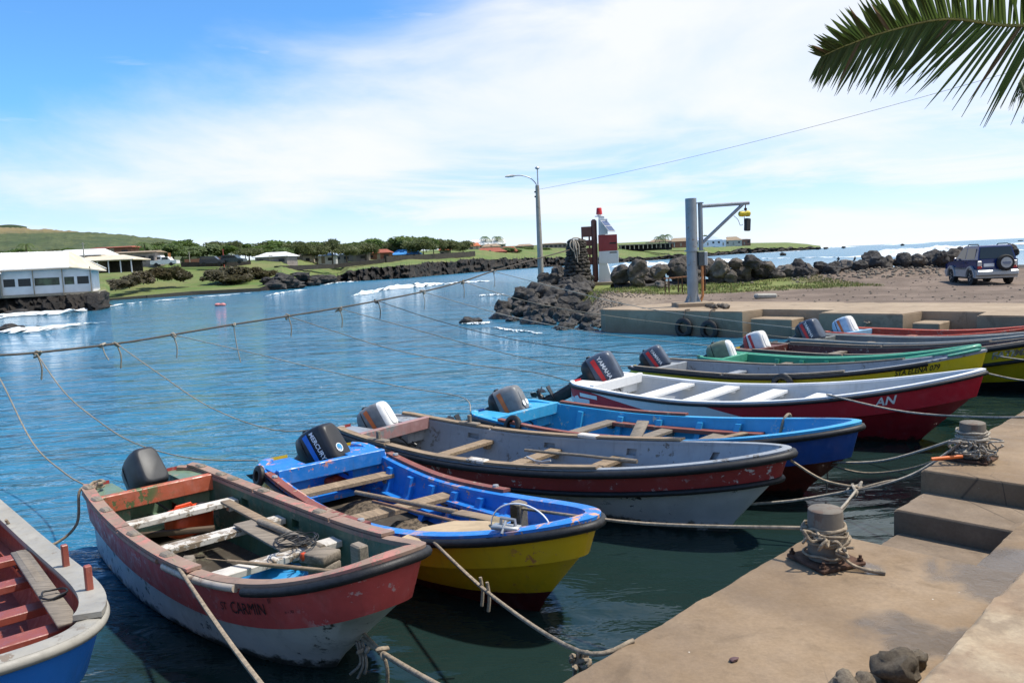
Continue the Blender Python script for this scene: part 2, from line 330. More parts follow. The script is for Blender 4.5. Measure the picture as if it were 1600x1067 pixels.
def block(name, mt, u0, u1, n0, n1, z1, z0, jit=0.010, step=0.06, ch=0.018, seed=1, parent=None):
    """cast concrete block lying along the quay: worn, slightly wavy arrises"""
    mb = MB(); k = max(2, int((u1 - u0) / step)); rings = []
    for i in range(k + 1):
        u = u0 + (u1 - u0) * i / k; a = [jit * mnoise.noise(Vector((u * 3.1, seed * 7.7 + j * 3.3, 0))) + jit * 0.8 * mnoise.noise(Vector((u * 13, seed + j, 4))) for j in range(6)]
        e = ch if 0 < i < k else ch
        prof = [(n0, z0), (n0 + a[0], z1 - ch * 1.2 + a[1]), (n0 + ch * 0.45 + a[0], z1 - ch * 0.35 + a[1]), (n0 + ch * 1.3 + a[2], z1), (n1 - ch * 1.3, z1), (n1 - ch * 0.45 + a[4], z1 - ch * 0.35), (n1 + a[4], z1 - ch * 1.2 + a[5]), (n1, z0)]
        rings.append([Q(u, n, z) for n, z in prof])
    for i0, i1, du in ((0, 1, 0.012), (len(rings) - 1, len(rings) - 2, -0.012)):     # rounded ends
        end = [p + QU * 0 - Vector((0, 0, ch * 0.8 if 2 <= j <= 5 else 0)) for j, p in enumerate(rings[i0])]
        rings[i0] = [p + QU * du for p in rings[i0]]
        rings.insert(0 if i0 == 0 else len(rings), end)
    mb.loft(rings); return mb.build(name, mt, parent, smooth=40, kind='structure')
block('quay', M_quay, -27, 2.66, 0.0, 1.40, 0.85, -2.5, seed=1)
block('quay_landing', M_step, 2.63, 4.05, 0.03, 1.0, 0.47, -2.5, seed=2)
block('quay_step', M_step, 4.02, 4.66, 0.015, 1.0, 0.66, -2.5, seed=3)
block('quay_platform', M_quay, 4.64, 24.0, 0.0, 1.40, 0.852, -2.5, seed=4)
block('quay_strip', M_quay, 2.64, 4.66, 0.98, 1.40, 0.848, -2.5, seed=5)
block('upper_quay', M_quay2, -27, 26, 1.385, 12, 1.15, -2.5, jit=0.014, ch=0.03, seed=6)

# far pier: wall with two stair recesses, concrete apron
PU = 20.6
outline = [(PU + 0.35, -17.1), (PU, -16.6), (PU, -10.9), (PU + 1.05, -10.75), (PU + 1.05, -8.4), (PU, -8.35), (PU, -5.95), (PU + 1.05, -5.8), (PU + 1.05, -4.2), (PU, -4.1), (PU, 1.3), (PU + 4.6, 1.3), (PU + 4.6, -17.1)]
M4 = Matrix(((QU.x, QN.x, 0, Q0.x), (QU.y, QN.y, 0, Q0.y), (0, 0, 1, 0), (0, 0, 0, 1)))
bm = bmesh.new(); top = [bm.verts.new(Q(u, n, 0.85)) for u, n in outline]; f_ = bm.faces.new(top); r_ = bmesh.ops.extrude_face_region(bm, geom=[f_])
for v in [g for g in r_['geom'] if isinstance(g, bmesh.types.BMVert)]: v.co.z = -2.5
bmesh.ops.recalc_face_normals(bm, faces=bm.faces)
bmesh.ops.bevel(bm, geom=[e for e in bm.edges if abs(e.verts[0].co.z - 0.85) < 1e-3 and abs(e.verts[1].co.z - 0.85) < 1e-3], offset=0.03, segments=2, affect='EDGES')
me = bpy.data.meshes.new('pier'); bm.to_mesh(me); bm.free(); me.materials.append(M_pier); link('pier', me, kind='structure')
for (n0, n1, h, du) in ((-10.7, -9.3, 0.62, 0.75), (-9.29, -8.5, 0.34, 0.9), (-5.75, -5.05, 0.60, 0.8), (-5.04, -4.25, 0.30, 0.95)):
    mb = MB(); mb.box((0, 0, 0), (1.02 - (1 - du) * 0.4, n1 - n0, h + 2.5), ch=0.025); o = mb.build('pier_step', M_pier, kind='structure'); o.matrix_world = Matrix.Translation(Q(PU + 0.56 + (1 - du) * 0.2, (n0 + n1) / 2, (h - 2.5) / 2)) @ M4.to_3x3().to_4x4()

# ground of the pier: dirt yard, gravel fan, patchy grass
def ground_mat():
    mt, nt, p = newmat('yard ground'); b = NB(nt); pos = b.pos()
    dirt = b.mix(b.sm(b.noise(0.7, 7, 0.65), 0.35, 0.68), (0.110, 0.078, 0.056), (0.190, 0.140, 0.105)); dirt = b.mix(b.math('MULTIPLY', b.sm(b.vor(3.2), 0.05, 0.16, 1, 0), b.sm(b.noise(1.7, 3), 0.45, 0.62)), dirt, (0.30, 0.25, 0.20))
    grv = b.mix(b.sm(b.vor(5), 0.1, 0.5), (0.34, 0.27, 0.20), (0.19, 0.145, 0.10)); grs = b.mix(b.sm(b.noise(2.1, 6, 0.7), 0.35, 0.66), (0.095, 0.145, 0.022), (0.19, 0.185, 0.055))
    # left end is gravel; grass strip in front of the boulders
    gx = b.math('ADD', b.math('SUBTRACT', b.math('MULTIPLY', pos[0], 1.0), b.math('MULTIPLY', b.math('SUBTRACT', pos[1], 30.0), 0.28)), b.math('MULTIPLY', b.math('SUBTRACT', b.noise(0.6, 4), 0.5), 2.4))
    base = b.mix(b.sm(gx, 4.4, 6.3, 1, 0), dirt, grv)
    gy = b.math('ADD', pos[1], b.math('MULTIPLY', b.math('SUBTRACT', b.noise(0.45, 5, 0.65), 0.5), 6.0)); gm = b.math('MULTIPLY', b.sm(gy, 36.8, 39.5), b.sm(b.math('ADD', pos[0], b.math('MULTIPLY', b.math('SUBTRACT', b.noise(0.3, 3), 0.5), 5)), 14.5, 18.0, 1, 0)); gm = b.math('MULTIPLY', gm, b.sm(b.noise(1.3, 6, 0.7), 0.24, 0.42))
    base = b.mix(gm, base, grs); b.link(base, p.inputs['Base Color']); p.inputs['Roughness'].default_value = 0.95
    nb = b.bump(b.noise(3, 8, 0.65), 0.5, 0.12, None); b.bump(b.vor(7), 0.35, 0.03, p, nb); return mt
poly = [(3.9, 30.6), (2.9, 33.0), (2.6, 38.0), (2.6, 46.0), (3.5, 54.5), (9.5, 52.0), (14, 48.5), (27, 48.0), (40, 48.5), (70, 52), (70, -4), (30, -4), (14.5, 21.2)]
def inpoly(x, y):
    c = False; n = len(poly)
    for i in range(n):
        x1, y1 = poly[i]; x2, y2 = poly[i - 1]
        if (y1 > y) != (y2 > y) and x < (x2 - x1) * (y - y1) / (y2 - y1) + x1: c = not c
    return c
def gz(x, y):
    uu = (Vector((x, y, 0)) - Q0).dot(QU); z = 0.835 + max(0, min(1, (y - 34) / 16)) * 0.22 + 0.05 * mnoise.noise(Vector((x * 0.35, y * 0.35, 1))) * (1 if uu > PU + 4.5 else 0.2)
    z -= 1.5 * max(0, min(1, (4.3 - x) / 1.5)) if y < 45.5 and uu > PU + 0.6 else 0
    z += 0.25 * math.exp(-((x - 4.6) ** 2 / 4 + (y - 37.5) ** 2 / 14)) if uu > PU + 1 else 0
    z += 0.5 * math.exp(-((x - 21.5) ** 2 / 30 + (y - 45.5) ** 2 / 5)); return z
mb = MB(); S = 0.75; vi = {}
for ix in range(-2, 95):
    for iy in range(-6, 76):
        x, y = ix * S, iy * S
        if not inpoly(x + S / 2, y + S / 2): continue
        q = []
        for dx, dy in ((0, 0), (1, 0), (1, 1), (0, 1)):
            k = (ix + dx, iy + dy)
            if k not in vi: vi[k] = len(mb.v); X, Y = k[0] * S, k[1] * S; mb.v.append((X, Y, gz(X, Y)))
            q.append(vi[k])
        mb.f.append(tuple(q)); mb.m.append(0)
mb.build('yard_ground', ground_mat(), smooth=60, kind='structure')

# ------------------------------------------------------------------ far coast
def coast_mat():
    mt, nt, p = newmat('coast turf and lava'); b = NB(nt)
    g = b.mix(b.sm(b.noise(0.10, 6, 0.65), 0.36, 0.66), (0.085, 0.145, 0.026), (0.155, 0.165, 0.052)); g = b.mix(b.math('MULTIPLY', b.sm(b.noise(0.5, 7, 0.7), 0.52, 0.7), 0.6), g, (0.10, 0.072, 0.042))
    b.link(g, p.inputs['Base Color']); p.inputs['Roughness'].default_value = 0.95; b.bump(b.noise(1.2, 7, 0.7), 0.6, 0.4, p); return mt
def lava_mat():
    mt, nt, p = newmat('lava cliff'); b = NB(nt)
    g = b.mix(b.sm(b.noise(0.35, 8, 0.7), 0.35, 0.66), (0.010, 0.009, 0.009), (0.050, 0.040, 0.032)); g = b.mix(b.math('MULTIPLY', b.sm(b.noise(0.16, 5, 0.6), 0.55, 0.72), 0.5), g, (0.09, 0.07, 0.045))
    b.link(g, p.inputs['Base Color']); p.inputs['Roughness'].default_value = 0.95; nb = b.bump(b.noise(0.9, 9, 0.75), 1.0, 1.0, None); b.bump(b.vor(1.1), 0.6, 0.5, p, nb); return mt
M_turf = coast_mat(); M_lava = lava_mat()
# px, depth, cliff top row, then lawn rows (px row at +10 %, +30 %), kind of front (0 lava, 1 sea wall)
CO = [(-260, 104, 474, 466, 438, 1), (150, 108, 468, 458, 424, 1), (225, 112, 461.5, 452, 417, 1), (300, 118, 455, 446, 412, 1), (405, 122, 450, 440, 408, 1), (440, 128, 437, 426, 405, 0), (480, 150, 432, 427, 407, 0), (520, 172, 432, 428, 408, 0), (532, 180, 430, 424, 406, 0), (545, 174, 423, 418, 402, 0), (640, 186, 413, 409, 397, 0), (740, 240, 405, 401, 390, 0), (840, 300, 403, 399, 388, 0), (960, 345, 404, 399, 387, 0), (1080, 480, 397, 391, 382, 0), (1150, 700, 390, 386, 380, 0), (1230, 900, 386, 383, 379, 0), (1262, 980, 386, 384, 381.5, 0), (1284, 1060, 386.5, 386, 385.5, 0)]
def co(px):
    for a, c in zip(CO, CO[1:]):
        if a[0] <= px <= c[0]:
            t = (px - a[0]) / (c[0] - a[0]); return [a[i] + (c[i] - a[i]) * t for i in range(5)] + [a[5]]
    return list(CO[-1] if px > CO[-1][0] else CO[0])
mb = MB(); rows = []; px = -260.0
while px <= 1284:
    c = co(px); d = c[1]; rag = (1 - c[5]); s_ = d / 180
    nz = lambda k, fr=0.05: mnoise.noise(Vector((px * fr, k * 9.1, 0.3))) + 0.6 * mnoise.noise(Vector((px * fr * 4.3, k * 5.7, 2)))
    d0 = d + rag * nz(1) * 3.5 * s_; d1 = d + 0.6 + rag * (2.0 * s_ + nz(2) * 2.5 * s_)
    base = at(px, 400, d0); base.z = -0.8
    mid = at(px, c[2], d0 + (d1 - d0) * (0.45 + 0.5 * rag * nz(7, 0.13)) + 0.05); zt = at(px, c[2], d1).z + rag * nz(3, 0.09) * 0.5 * s_; mid.z = zt * (0.55 + 0.25 * rag * nz(4, 0.12))
    t0 = at(px, c[2], d1); t0.z = zt
    t1 = at(px, c[3], d1 + d * 0.08 + 2); t2 = at(px, c[4], d1 + d * 0.30 + 4); t3 = at(px, c[4], d1 + d * 0.9 + 60); t3.z = t2.z + 0.02 * d * (1 if px < 1150 else 0.1)
    rr_ = [base]
    for q_ in (0.14, 0.3, 0.46, 0.62, 0.78, 0.9):
        w_ = base.lerp(t0, q_); w_.y += rag * s_ * 2.6 * (mnoise.noise(Vector((px * 0.11, q_ * 5.3, 8))) + 0.7 * mnoise.noise(Vector((px * 0.33, q_ * 11, 3)))); w_.z = -0.8 + (t0.z + 0.8) * q_ * (1 + 0.12 * rag * nz(q_ * 20, 0.2)); rr_.append(w_)
    rows.append(rr_ + [t0, t1, t2, t3]); px += 2.0 if px < 1000 else 3.0
mb.loft(rows, mi=0, close=False)
nr = len(rows)
mb.m = [0 if j < 7 else 1 for i in range(nr - 1) for j in range(10)]
M_seawall = concrete('sea wall', (0.05, 0.043, 0.035), (0.10, 0.085, 0.065), (0.03, 0.027, 0.022), specks=False)
coast = mb.build('headland', [M_lava, M_turf], kind='structure')
# sea wall cladding along the lawn (a low dark wall with pale coping)
mb = MB(); a = at(150, 470, 107.5); pts = [at(p_, 400, co(p_)[1] - 0.5) for p_ in range(150, 408, 12)]
tops = [at(p_, co(p_)[2], co(p_)[1]).z for p_ in range(150, 408, 12)]
for i in range(len(pts) - 1):
    q0, q1 = pts[i].copy(), pts[i + 1].copy(); z0, z1 = tops[i], tops[i + 1]
    q0.z = (z0 - 1) / 2; q1.z = (z1 - 1) / 2; mb.bar(q0, q1, 0.7, (z0 + z1) / 2 + 1.0)
mb.build('sea_wall', M_seawall, label='low dark sea wall below the lawn by the restaurant', cat='sea wall')

# far hill
def hill_mat():
    mt, nt, p = newmat('hill scrub'); b = NB(nt)
    g = b.mix(b.sm(b.noise(0.012, 7, 0.65), 0.38, 0.62), (0.055, 0.085, 0.026), (0.105, 0.125, 0.042)); g = b.mix(b.math('MULTIPLY', b.sm(b.noise(0.075, 8, 0.75), 0.45, 0.6), 0.75), g, (0.030, 0.046, 0.016))
    z = b.pos()[2]; g = b.mix(b.sm(b.math('ADD', z, b.math('MULTIPLY', b.noise(0.01, 4), 40)), 112, 124), g, (0.22, 0.17, 0.075))
    b.link(g, p.inputs['Base Color']); p.inputs['Roughness'].default_value = 0.95; b.bump(b.noise(0.11, 8, 0.75), 0.8, 6.0, p); return mt
SK = [(-420, 352), (-200, 350), (0, 355), (60, 358), (130, 362), (200, 367), (250, 373), (300, 381), (330, 392), (370, 405)]
mb = MB(); rows = []
for i in range(0, 198):
    px = -420 + i * 4
    for a, c in zip(SK, SK[1:]):
        if a[0] <= px <= c[0]: ys = a[1] + (c[1] - a[1]) * (px - a[0]) / (c[0] - a[0])
    r = []
    for j in range(13):
        t = j / 12; d = 750 + 850 * t; hz = 408 - (px - 800) * 0.0458; y = (hz - 2) + (ys - hz + 2) * t ** 0.8
        pt = at(px, y, d); pt.z += 3.0 * mnoise.noise(Vector((px * 0.05, j * 0.9, 0))) + 2.2 * mnoise.noise(Vector((px * 0.21, j * 2.3, 5))) * (1 if 0 < j else 0); r.append(pt)
    b_ = r[-1].copy(); b_.y += 500; b_.z -= 60; r.append(b_); rows.append(r)
mb.loft(rows, close=False); mb.build('hill', hill_mat(), smooth=60, kind='structure')
rk = random.Random(3); mb = MB()            # low dark crater rim behind the pasture
rows = [[at(-60 + i * 6, 350 + 11 - 10 * math.exp(-((i * 6 - 75) / 42) ** 2) * (1 if k else 0) + (10 if k == 0 else 0), 1750 + 30 * k) for k in range(2)] for i in range(18)]
mb.loft(rows, close=False); mb.build('crater_rim', plain('rim scrub', (0.035, 0.055, 0.022), 0.95, scale=0.05), kind='structure')
# ================================================================== BOATS
M_rubber = plain('black rubber', (0.012, 0.012, 0.013), 0.55, var=0.3, scale=20, bump=0.2)
M_rope = None
def rope_mat(name, col):
    mt, nt, p = newmat(name); b = NB(nt); g = b.noise(30, 5, 0.7); base = b.mix(b.sm(g, 0.3, 0.7), tuple(c * 0.5 for c in col), col); b.link(base, p.inputs['Base Color']); p.inputs['Roughness'].default_value = 0.95
    b.bump(b.noise(90, 3), 0.8, 0.004, p); return mt
M_rope = rope_mat('old rope', (0.34, 0.27, 0.19)); M_rope_pale = rope_mat('pale rope', (0.42, 0.37, 0.30)); M_rope_dark = rope_mat('dark rope', (0.10, 0.085, 0.07))
M_wood = wood('weathered wood', (0.36, 0.26, 0.165)); M_woodg = wood('grey wood', (0.27, 0.225, 0.175)); M_woodr = paint('red-brown painted wood', (0.235, 0.070, 0.050), chip=(0.30, 0.22, 0.15), amt=0.06, rough=0.6)
M_thw_w = paint('worn white bench paint', (0.62, 0.58, 0.52), chip=(0.20, 0.15, 0.10), amt=0.16, dirt=0.45, rough=0.7)
M_nail = plain('galvanised metal', (0.45, 0.45, 0.44), 0.45, 0.6); M_iron = plain('rusty iron', (0.085, 0.042, 0.025), 0.85, 0.2, var=0.4, scale=14, bump=0.4)
M_grime = paint('bilge grime', (0.052, 0.040, 0.026), chip=(0.10, 0.095, 0.06), amt=0.1, rough=0.75)

class Boat:
    def __init__(s, name, label, par, group='fishing boats moored along the quay'):
        (s.x, s.y, s.h, s.L, s.B, s.z0, s.zm, s.zb, s.rs, s.sm, s.pp, s.q) = par
        s.root = empty(name, (s.x, s.y, 0), s.h); tag(s.root, label, 'boat', group); s.Mi = (Matrix.Translation((s.x, s.y, 0)) @ Matrix.Rotation(s.h, 4, 'Z')).inverted(); s.M = s.Mi.inverted()
        s.ss = [0, 0.012, 0.028, 0.05] + [0.05 + 0.95 * (1 - (1 - i / 46) ** 1.7) for i in range(1, 47)]
    def f(s, t):
        if t < s.sm: v = 1 - (1 - s.rs) * ((s.sm - t) / s.sm) ** 2
        else: v = max(0, 1 - ((t - s.sm) / (1 - s.sm)) ** s.pp) ** (1 / s.q)
        return v * (1 - 0.22 * (1 - t / 0.045) ** 2 if t < 0.045 else 1)
    ze = 2.0; bs3 = 0.76
    def z(s, t): return s.zm + (s.z0 - s.zm) * max(0, (0.4 - t) / 0.4) ** 2 + (s.zb - s.zm) * max(0, (t - 0.3) / 0.7) ** s.ze
    def fs(s, t): return s.f(t) if t < 0.35 else s.f(0.35) * (1 - ((t - 0.35) / 0.65) ** 1.75)
    def G(s, t, sd=1): return Vector((s.L * t, sd * s.B / 2 * s.f(t), s.z(t)))
    def row(s, k, t, sd=1):
        """k 0 gunwale, 1 band bottom, 2 under the band, 3 water line, 4 bilge, 5 keel"""
        bs, shp, rake = ((1, 0, 0), (s.bs1, 0.22, 0.10), (s.bs1 - 0.055, 0.34, 0.15), (s.bs3, 0.92, s.rake * 0.75), (0.55, 1, s.rake), (0, 1, s.rake * 1.05))[k]
        g = s.z(t); zs = g - s.band * (1 + 0.25 * t * t); wl = 0.035 + 0.09 * max(0, (t - 0.6) / 0.4) ** 2
        z = (g, zs, zs - 0.012, wl, -0.16, -0.24)[k]; b = s.B / 2 * bs * ((1 - shp) * s.f(t) + shp * s.fs(t)); x = s.L * t - rake * max(0, (t - 0.45) / 0.55) ** 2.2
        return Vector((x, sd * b, z))
    def inner(s, t, wd, dz=0.0, sd=1):
        e = 0.004; a = s.G(max(0, t - e)); c = s.G(min(1, t + e)); T = Vector((c.x - a.x, c.y - a.y, 0)); T.normalize()
        n = Vector((T.y, -T.x, 0)); p = s.G(t) + n * wd; p.y = max(p.y, 0)
        if t > 0.999: p = Vector((s.L - abs(wd) if wd > 0 else s.L - wd, 0, p.z))
        p.z += dz; p.y *= sd; return p
    def floor_edge(s, t, sd=1):
        p = s.row(3, t, sd); p.y *= 0.90; p.x -= 0.05 * t; p.z = 0.055 + 0.22 * max(0, (t - 0.68) / 0.32) ** 1.6; return p
    def lin(s, t, v, sd=1, push=0.0):
        a = s.inner(t, s.gw, -0.004, sd); c = s.floor_edge(t, sd); w_ = v ** 2.2; p = Vector((a.x + (c.x - a.x) * v, a.y + (c.y - a.y) * w_, a.z + (c.z - a.z) * v)); p.y += sd * push; return p
    def s_of(s, px, py, z): return (s.Mi @ pz(px, py, z)).x / s.L
    def bld(s, mb, name, mats, parent=None, smooth=None, **kw): return mb.build(name, mats, parent or s.root, smooth, **kw)
    def hull(s, band_m, low_m, in_m, floor_m, cap_m, band=0.25, bs1=0.965, rake=0.75, gw=0.075, mid_m=None, pockets=(), well=0.55, zcut=0.36, deck_m=None, beam_m=None, boot_m=None):
        s.band, s.bs1, s.rake, s.gw, s.zcut, s.well = band, bs1, rake, gw, zcut, well
        ss = s.ss; mb = MB(); ks = [0, 0.5, 1, 2, 2.5, 2.8, 3, 4, 5]
        def rr(k, t, sd):
            if k == int(k): return s.row(int(k), t, sd)
            a = s.row(int(k), t, sd); b = s.row(int(k) + 1, t, sd); m_ = a.lerp(b, k - int(k)); m_.y *= 1.003; return m_
        for sd in (1, -1): mb.loft([[rr(k, t, sd) for k in ks] for t in ss], close=False)
        per = [0, 0, 1, 1, 1, 2, 2, 2]; mb.m = [per[j] for _ in range(2 * (len(ss) - 1)) for j in range(8)]
        # transom with the motor cut-out
        for sd in (1, -1):
            pr = [s.row(k, 0, sd) for k in (1, 2, 3, 4)]; up = [Vector((0, sd * 0.29, s.z0)), Vector((0, sd * 0.29, zcut))]
            mb.add([s.row(0, 0, sd)] + pr + [Vector((0, 0, -0.24)), Vector((0, 0, zcut))] + up[::-1], [tuple(range(9))], 0)
        s.bld(mb, 'hull', [band_m, low_m, boot_m or low_m], smooth=35)
        # lining with its hand pockets, floor
        mb = MB(); vs_ = [0, 0.16, 0.30, 0.47, 0.64, 0.82, 1.0]; cells = set()
        for (sd, sp, j) in pockets:
            i = min(range(len(ss)), key=lambda q_: abs(ss[q_] - sp)); cells.add((sd, i, j))
        for sd in (1, -1):
            for i in range(len(ss) - 1):
                for j in range(6):
                    q = [s.lin(ss[i], vs_[j], sd), s.lin(ss[i + 1], vs_[j], sd), s.lin(ss[i + 1], vs_[j + 1], sd), s.lin(ss[i], vs_[j + 1], sd)]
                    if (sd, i, j) in cells:
                        w_ = [p + Vector((0, sd * 0.055, 0)) for p in q]; mb.add(q + w_, [(0, 1, 5, 4), (1, 2, 6, 5), (2, 3, 7, 6), (3, 0, 4, 7), (4, 5, 6, 7)])
                    else: mb.add(q, [(0, 1, 2, 3)])
        mb.add([v for v in [s.lin(t, 1.0, sd) for t in ss for sd in (1, -1)]], [(2 * i, 2 * i + 1, 2 * i + 3, 2 * i + 2) for i in range(len(ss) - 1)], 1)
        me = s.bld(mb, 'lining', [in_m, floor_m]); bm = bmesh.new(); bm.from_mesh(me.data); bmesh.ops.remove_doubles(bm, verts=bm.verts, dist=0.0005); bm.to_mesh(me.data); bm.free()
        me.data.polygons.foreach_set('use_smooth', [True] * len(me.data.polygons)); me.data.set_sharp_from_angle(angle=R(40))
        mb = MB()
        for sd in (1, -1):
            mb.loft([[s.inner(t, -0.004, -0.03, sd), s.inner(t, -0.006, 0.004, sd), s.inner(t, gw * 0.5, 0.012, sd), s.inner(t, gw + 0.004, 0.004, sd), s.inner(t, gw + 0.006, -0.03, sd)] for t in ss], close=False)
        s.bld(mb, 'gunwale', cap_m, smooth=50)
        # stern quarters, motor well and bulkhead
        dm = deck_m or in_m; xb = well; k = 6
        for sd in (1, -1):
            mb = MB(); pts = [(0.012, 0.27)] + [(xb, 0.27)] + [(xb * (1 - i / k) + 0.012 * (i / k), s.inner(max(0.002, xb * (1 - i / k) / s.L), gw * 0.4).y) for i in range(k + 1)]
            mb.prism([(x, sd * y) for x, y in pts], s.z0 - 0.34, s.z0 - 0.035); s.bld(mb, 'stern_deck', dm)
        mb = MB(); mb.box((xb / 2, 0, zcut - 0.20), (xb, 0.56, 0.05)); mb.box((0.035, 0, zcut - 0.10), (0.06, 0.60, 0.22)); s.bld(mb, 'motor_well', dm)
        wb = s.inner(xb / s.L, gw * 0.6).y; mb = MB(); mb.box((xb + 0.05, 0, s.z0 - 0.095), (0.085, 2 * wb, 0.17), ch=0.008); s.bld(mb, 'bulkhead', beam_m or dm)
    def thwart(s, t, z, m, wd=0.17, th=0.045, skew=0.0):
        v = max(0.05, min(0.95, (s.z(t) - z) / (s.z(t) - 0.06))); y = s.lin(t, v).y - 0.004; x = s.L * t; mb = MB()
        mb.bar((x - skew, y, z), (x + skew, -y, z + 0.004), wd, th, ch=0.006); s.bld(mb, 'thwart', m)
        for sd in (1, -1):
            mb = MB(); mb.box((x - skew * sd, sd * (y - 0.05), z - 0.06), (wd * 0.5, 0.08, 0.06), ch=0.004); s.bld(mb, 'thwart_bracket', m)
    def rail(s, m, s0=0.0, off=0.018, dz=-0.045, r=0.032, row=0, sq=1.0, name='rub_rail', s1=None, sides=(-1, 1)):
        ts = [t for t in s.ss if t >= s0 and (s1 is None or t <= s1)]
        def P(t, sd):
            if row == 0: return s.inner(t, -off, dz, sd)
            p = s.row(row, t, sd); p.y += sd * off; p.x += off * max(0, t - 0.9) * 10; p.z += dz; return p
        if s1 is None and len(sides) == 2: runs = [[P(t, -1) for t in ts] + [P(t, 1) for t in reversed(ts[:-1])]]
        else: runs = [[P(t, sd) for t in ts] for sd in sides]
        for p in runs:
            mb = MB(); mb.tube(p, r, 8); s.bld(mb, name, m, smooth=50)
    def caps(s, m, segs, wd=None, th=0.024, name='cap_plank', over=0.022):
        wd = wd or s.gw + 0.035
        for (sd, a, b) in segs:
            n = max(3, int((b - a) * 40)); mb = MB(); rg = []
            for i in range(n + 1):
                t = a + (b - a) * i / n; o = s.inner(t, -over, 0.014, sd); q = s.inner(t, wd - over, 0.014, sd); up = Vector((0, 0, th)); rg.append([o, o + up, q + up, q])
            mb.loft(rg); s.bld(mb, name, m)
    def rib(s, t, m, sds=(1, -1), wd=0.085, v0=0.10, v1=0.98, th=0.075, name='rib'):
        for sd in sds:
            mb = MB(); dt = wd / s.L / 2; rg = []
            for v in (v0, (v0 + v1) / 2, v1):
                k = th * (0.75 + 0.5 * v); rg.append([s.lin(t - dt, v, sd, 0.01), s.lin(t + dt, v, sd, 0.01), s.lin(t + dt, v, sd, -k), s.lin(t - dt, v, sd, -k)])
            mb.loft(rg); s.bld(mb, name, m)
    def stringer(s, a, b, v, m, sds=(1, -1), dep=0.10, th=0.035, name='side_shelf'):
        for sd in sds:
            mb = MB(); rg = []
            for i in range(13):
                t = a + (b - a) * i / 12; p = s.lin(t, v, sd); i_ = s.lin(t, v, sd, -dep); i_.z = p.z; rg.append([p + Vector((0, 0, -th / 2)), i_ + Vector((0, 0, -th / 2)), i_ + Vector((0, 0, th / 2)), p + Vector((0, 0, th / 2))])
            mb.loft(rg); s.bld(mb, name, m)
    def letters(s, txt, t0, depth, size, m, sd=-1, bold=0.0, slant=0.0, name='painted_name', wob=0.0, xs=1.0):
        me = text_mesh(txt, size, bold); rw = random.Random(len(txt))
        for v in me.vertices:
            tx, ty = v.co.x * xs, v.co.y; t = t0 + (tx + slant * ty) / s.L; dep = depth - ty + wob * mnoise.noise(Vector((tx * 9, ty * 9, 1)))
            g, b_ = s.row(0, t, sd), s.row(1, t, sd); k = dep / max(0.05, g.z - b_.z); p = g.lerp(b_, k); g2, b2 = s.row(0, t + 0.01, sd), s.row(1, t + 0.01, sd); q = g2.lerp(b2, k)
            nn = (q - p).cross(b_ - g); nn.normalize()
            if nn.y * sd < 0: nn = -nn
            v.co = p + nn * 0.009 + Vector((0, sd * 0.006 * 0, 0))
        me.materials.clear(); me.materials.append(m); o = link(name, me, s.root); return o
    def patch(s, pts, m, sd=-1, name='paint_patch', off=0.012, n=14):
        """painted band on the topside between two (s, depth fraction) edges"""
        mb = MB(); rg = []
        for i in range(n + 1):
            e = []; (ta, ka), (tb, kb) = [(t0 + (t1 - t0) * i / n, k0 + (k1 - k0) * i / n) for (t0, k0), (t1, k1) in pts]
            for q in range(13):
                t = ta + (tb - ta) * q / 12; k = ka + (kb - ka) * q / 12
                if k <= 1: p = s.row(0, t, sd).lerp(s.row(1, t, sd), k)
                else: p = s.row(2, t, sd).lerp(s.row(3, t, sd), k - 1)
                p.y += sd * off; e.append(p)
            rg.append(e)
        mb.loft(rg, close=False); s.bld(mb, name, m)
    def W(s, x, y, z): return s.M @ Vector((x, y, z))

# ------------------------------------------------------------------ outboard motors
M_mblk = plain('motor black', (0.010, 0.010, 0.012), 0.35, var=0.25); M_mleg = plain('motor leg', (0.018, 0.018, 0.020), 0.4, var=0.3, scale=14)
M_white = plain('white decal', (0.78, 0.78, 0.76), 0.4, var=0.06); M_reddec = plain('red decal', (0.60, 0.02, 0.02), 0.4, var=0.08); M_bluedec = plain('blue decal', (0.02, 0.16, 0.55), 0.4, var=0.08); M_orgdec = plain('orange decal', (0.62, 0.14, 0.03), 0.45, var=0.1); M_alu = plain('bare aluminium', (0.6, 0.6, 0.58), 0.35, 0.8)
def sect(lx, wy, z, cx=0.0, n=20, e=3.2, taper=0.0):
    r = []
    for j in range(n):
        a = 2 * math.pi * (j + 0.5) / n; c, s_ = math.cos(a), math.sin(a); x = math.copysign(abs(c) ** (2 / e), c) * lx / 2; y = math.copysign(abs(s_) ** (2 / e), s_) * wy / 2
        y *= 1 + taper * x / (lx / 2); r.append(Vector((cx + x, y, z)))
    return r
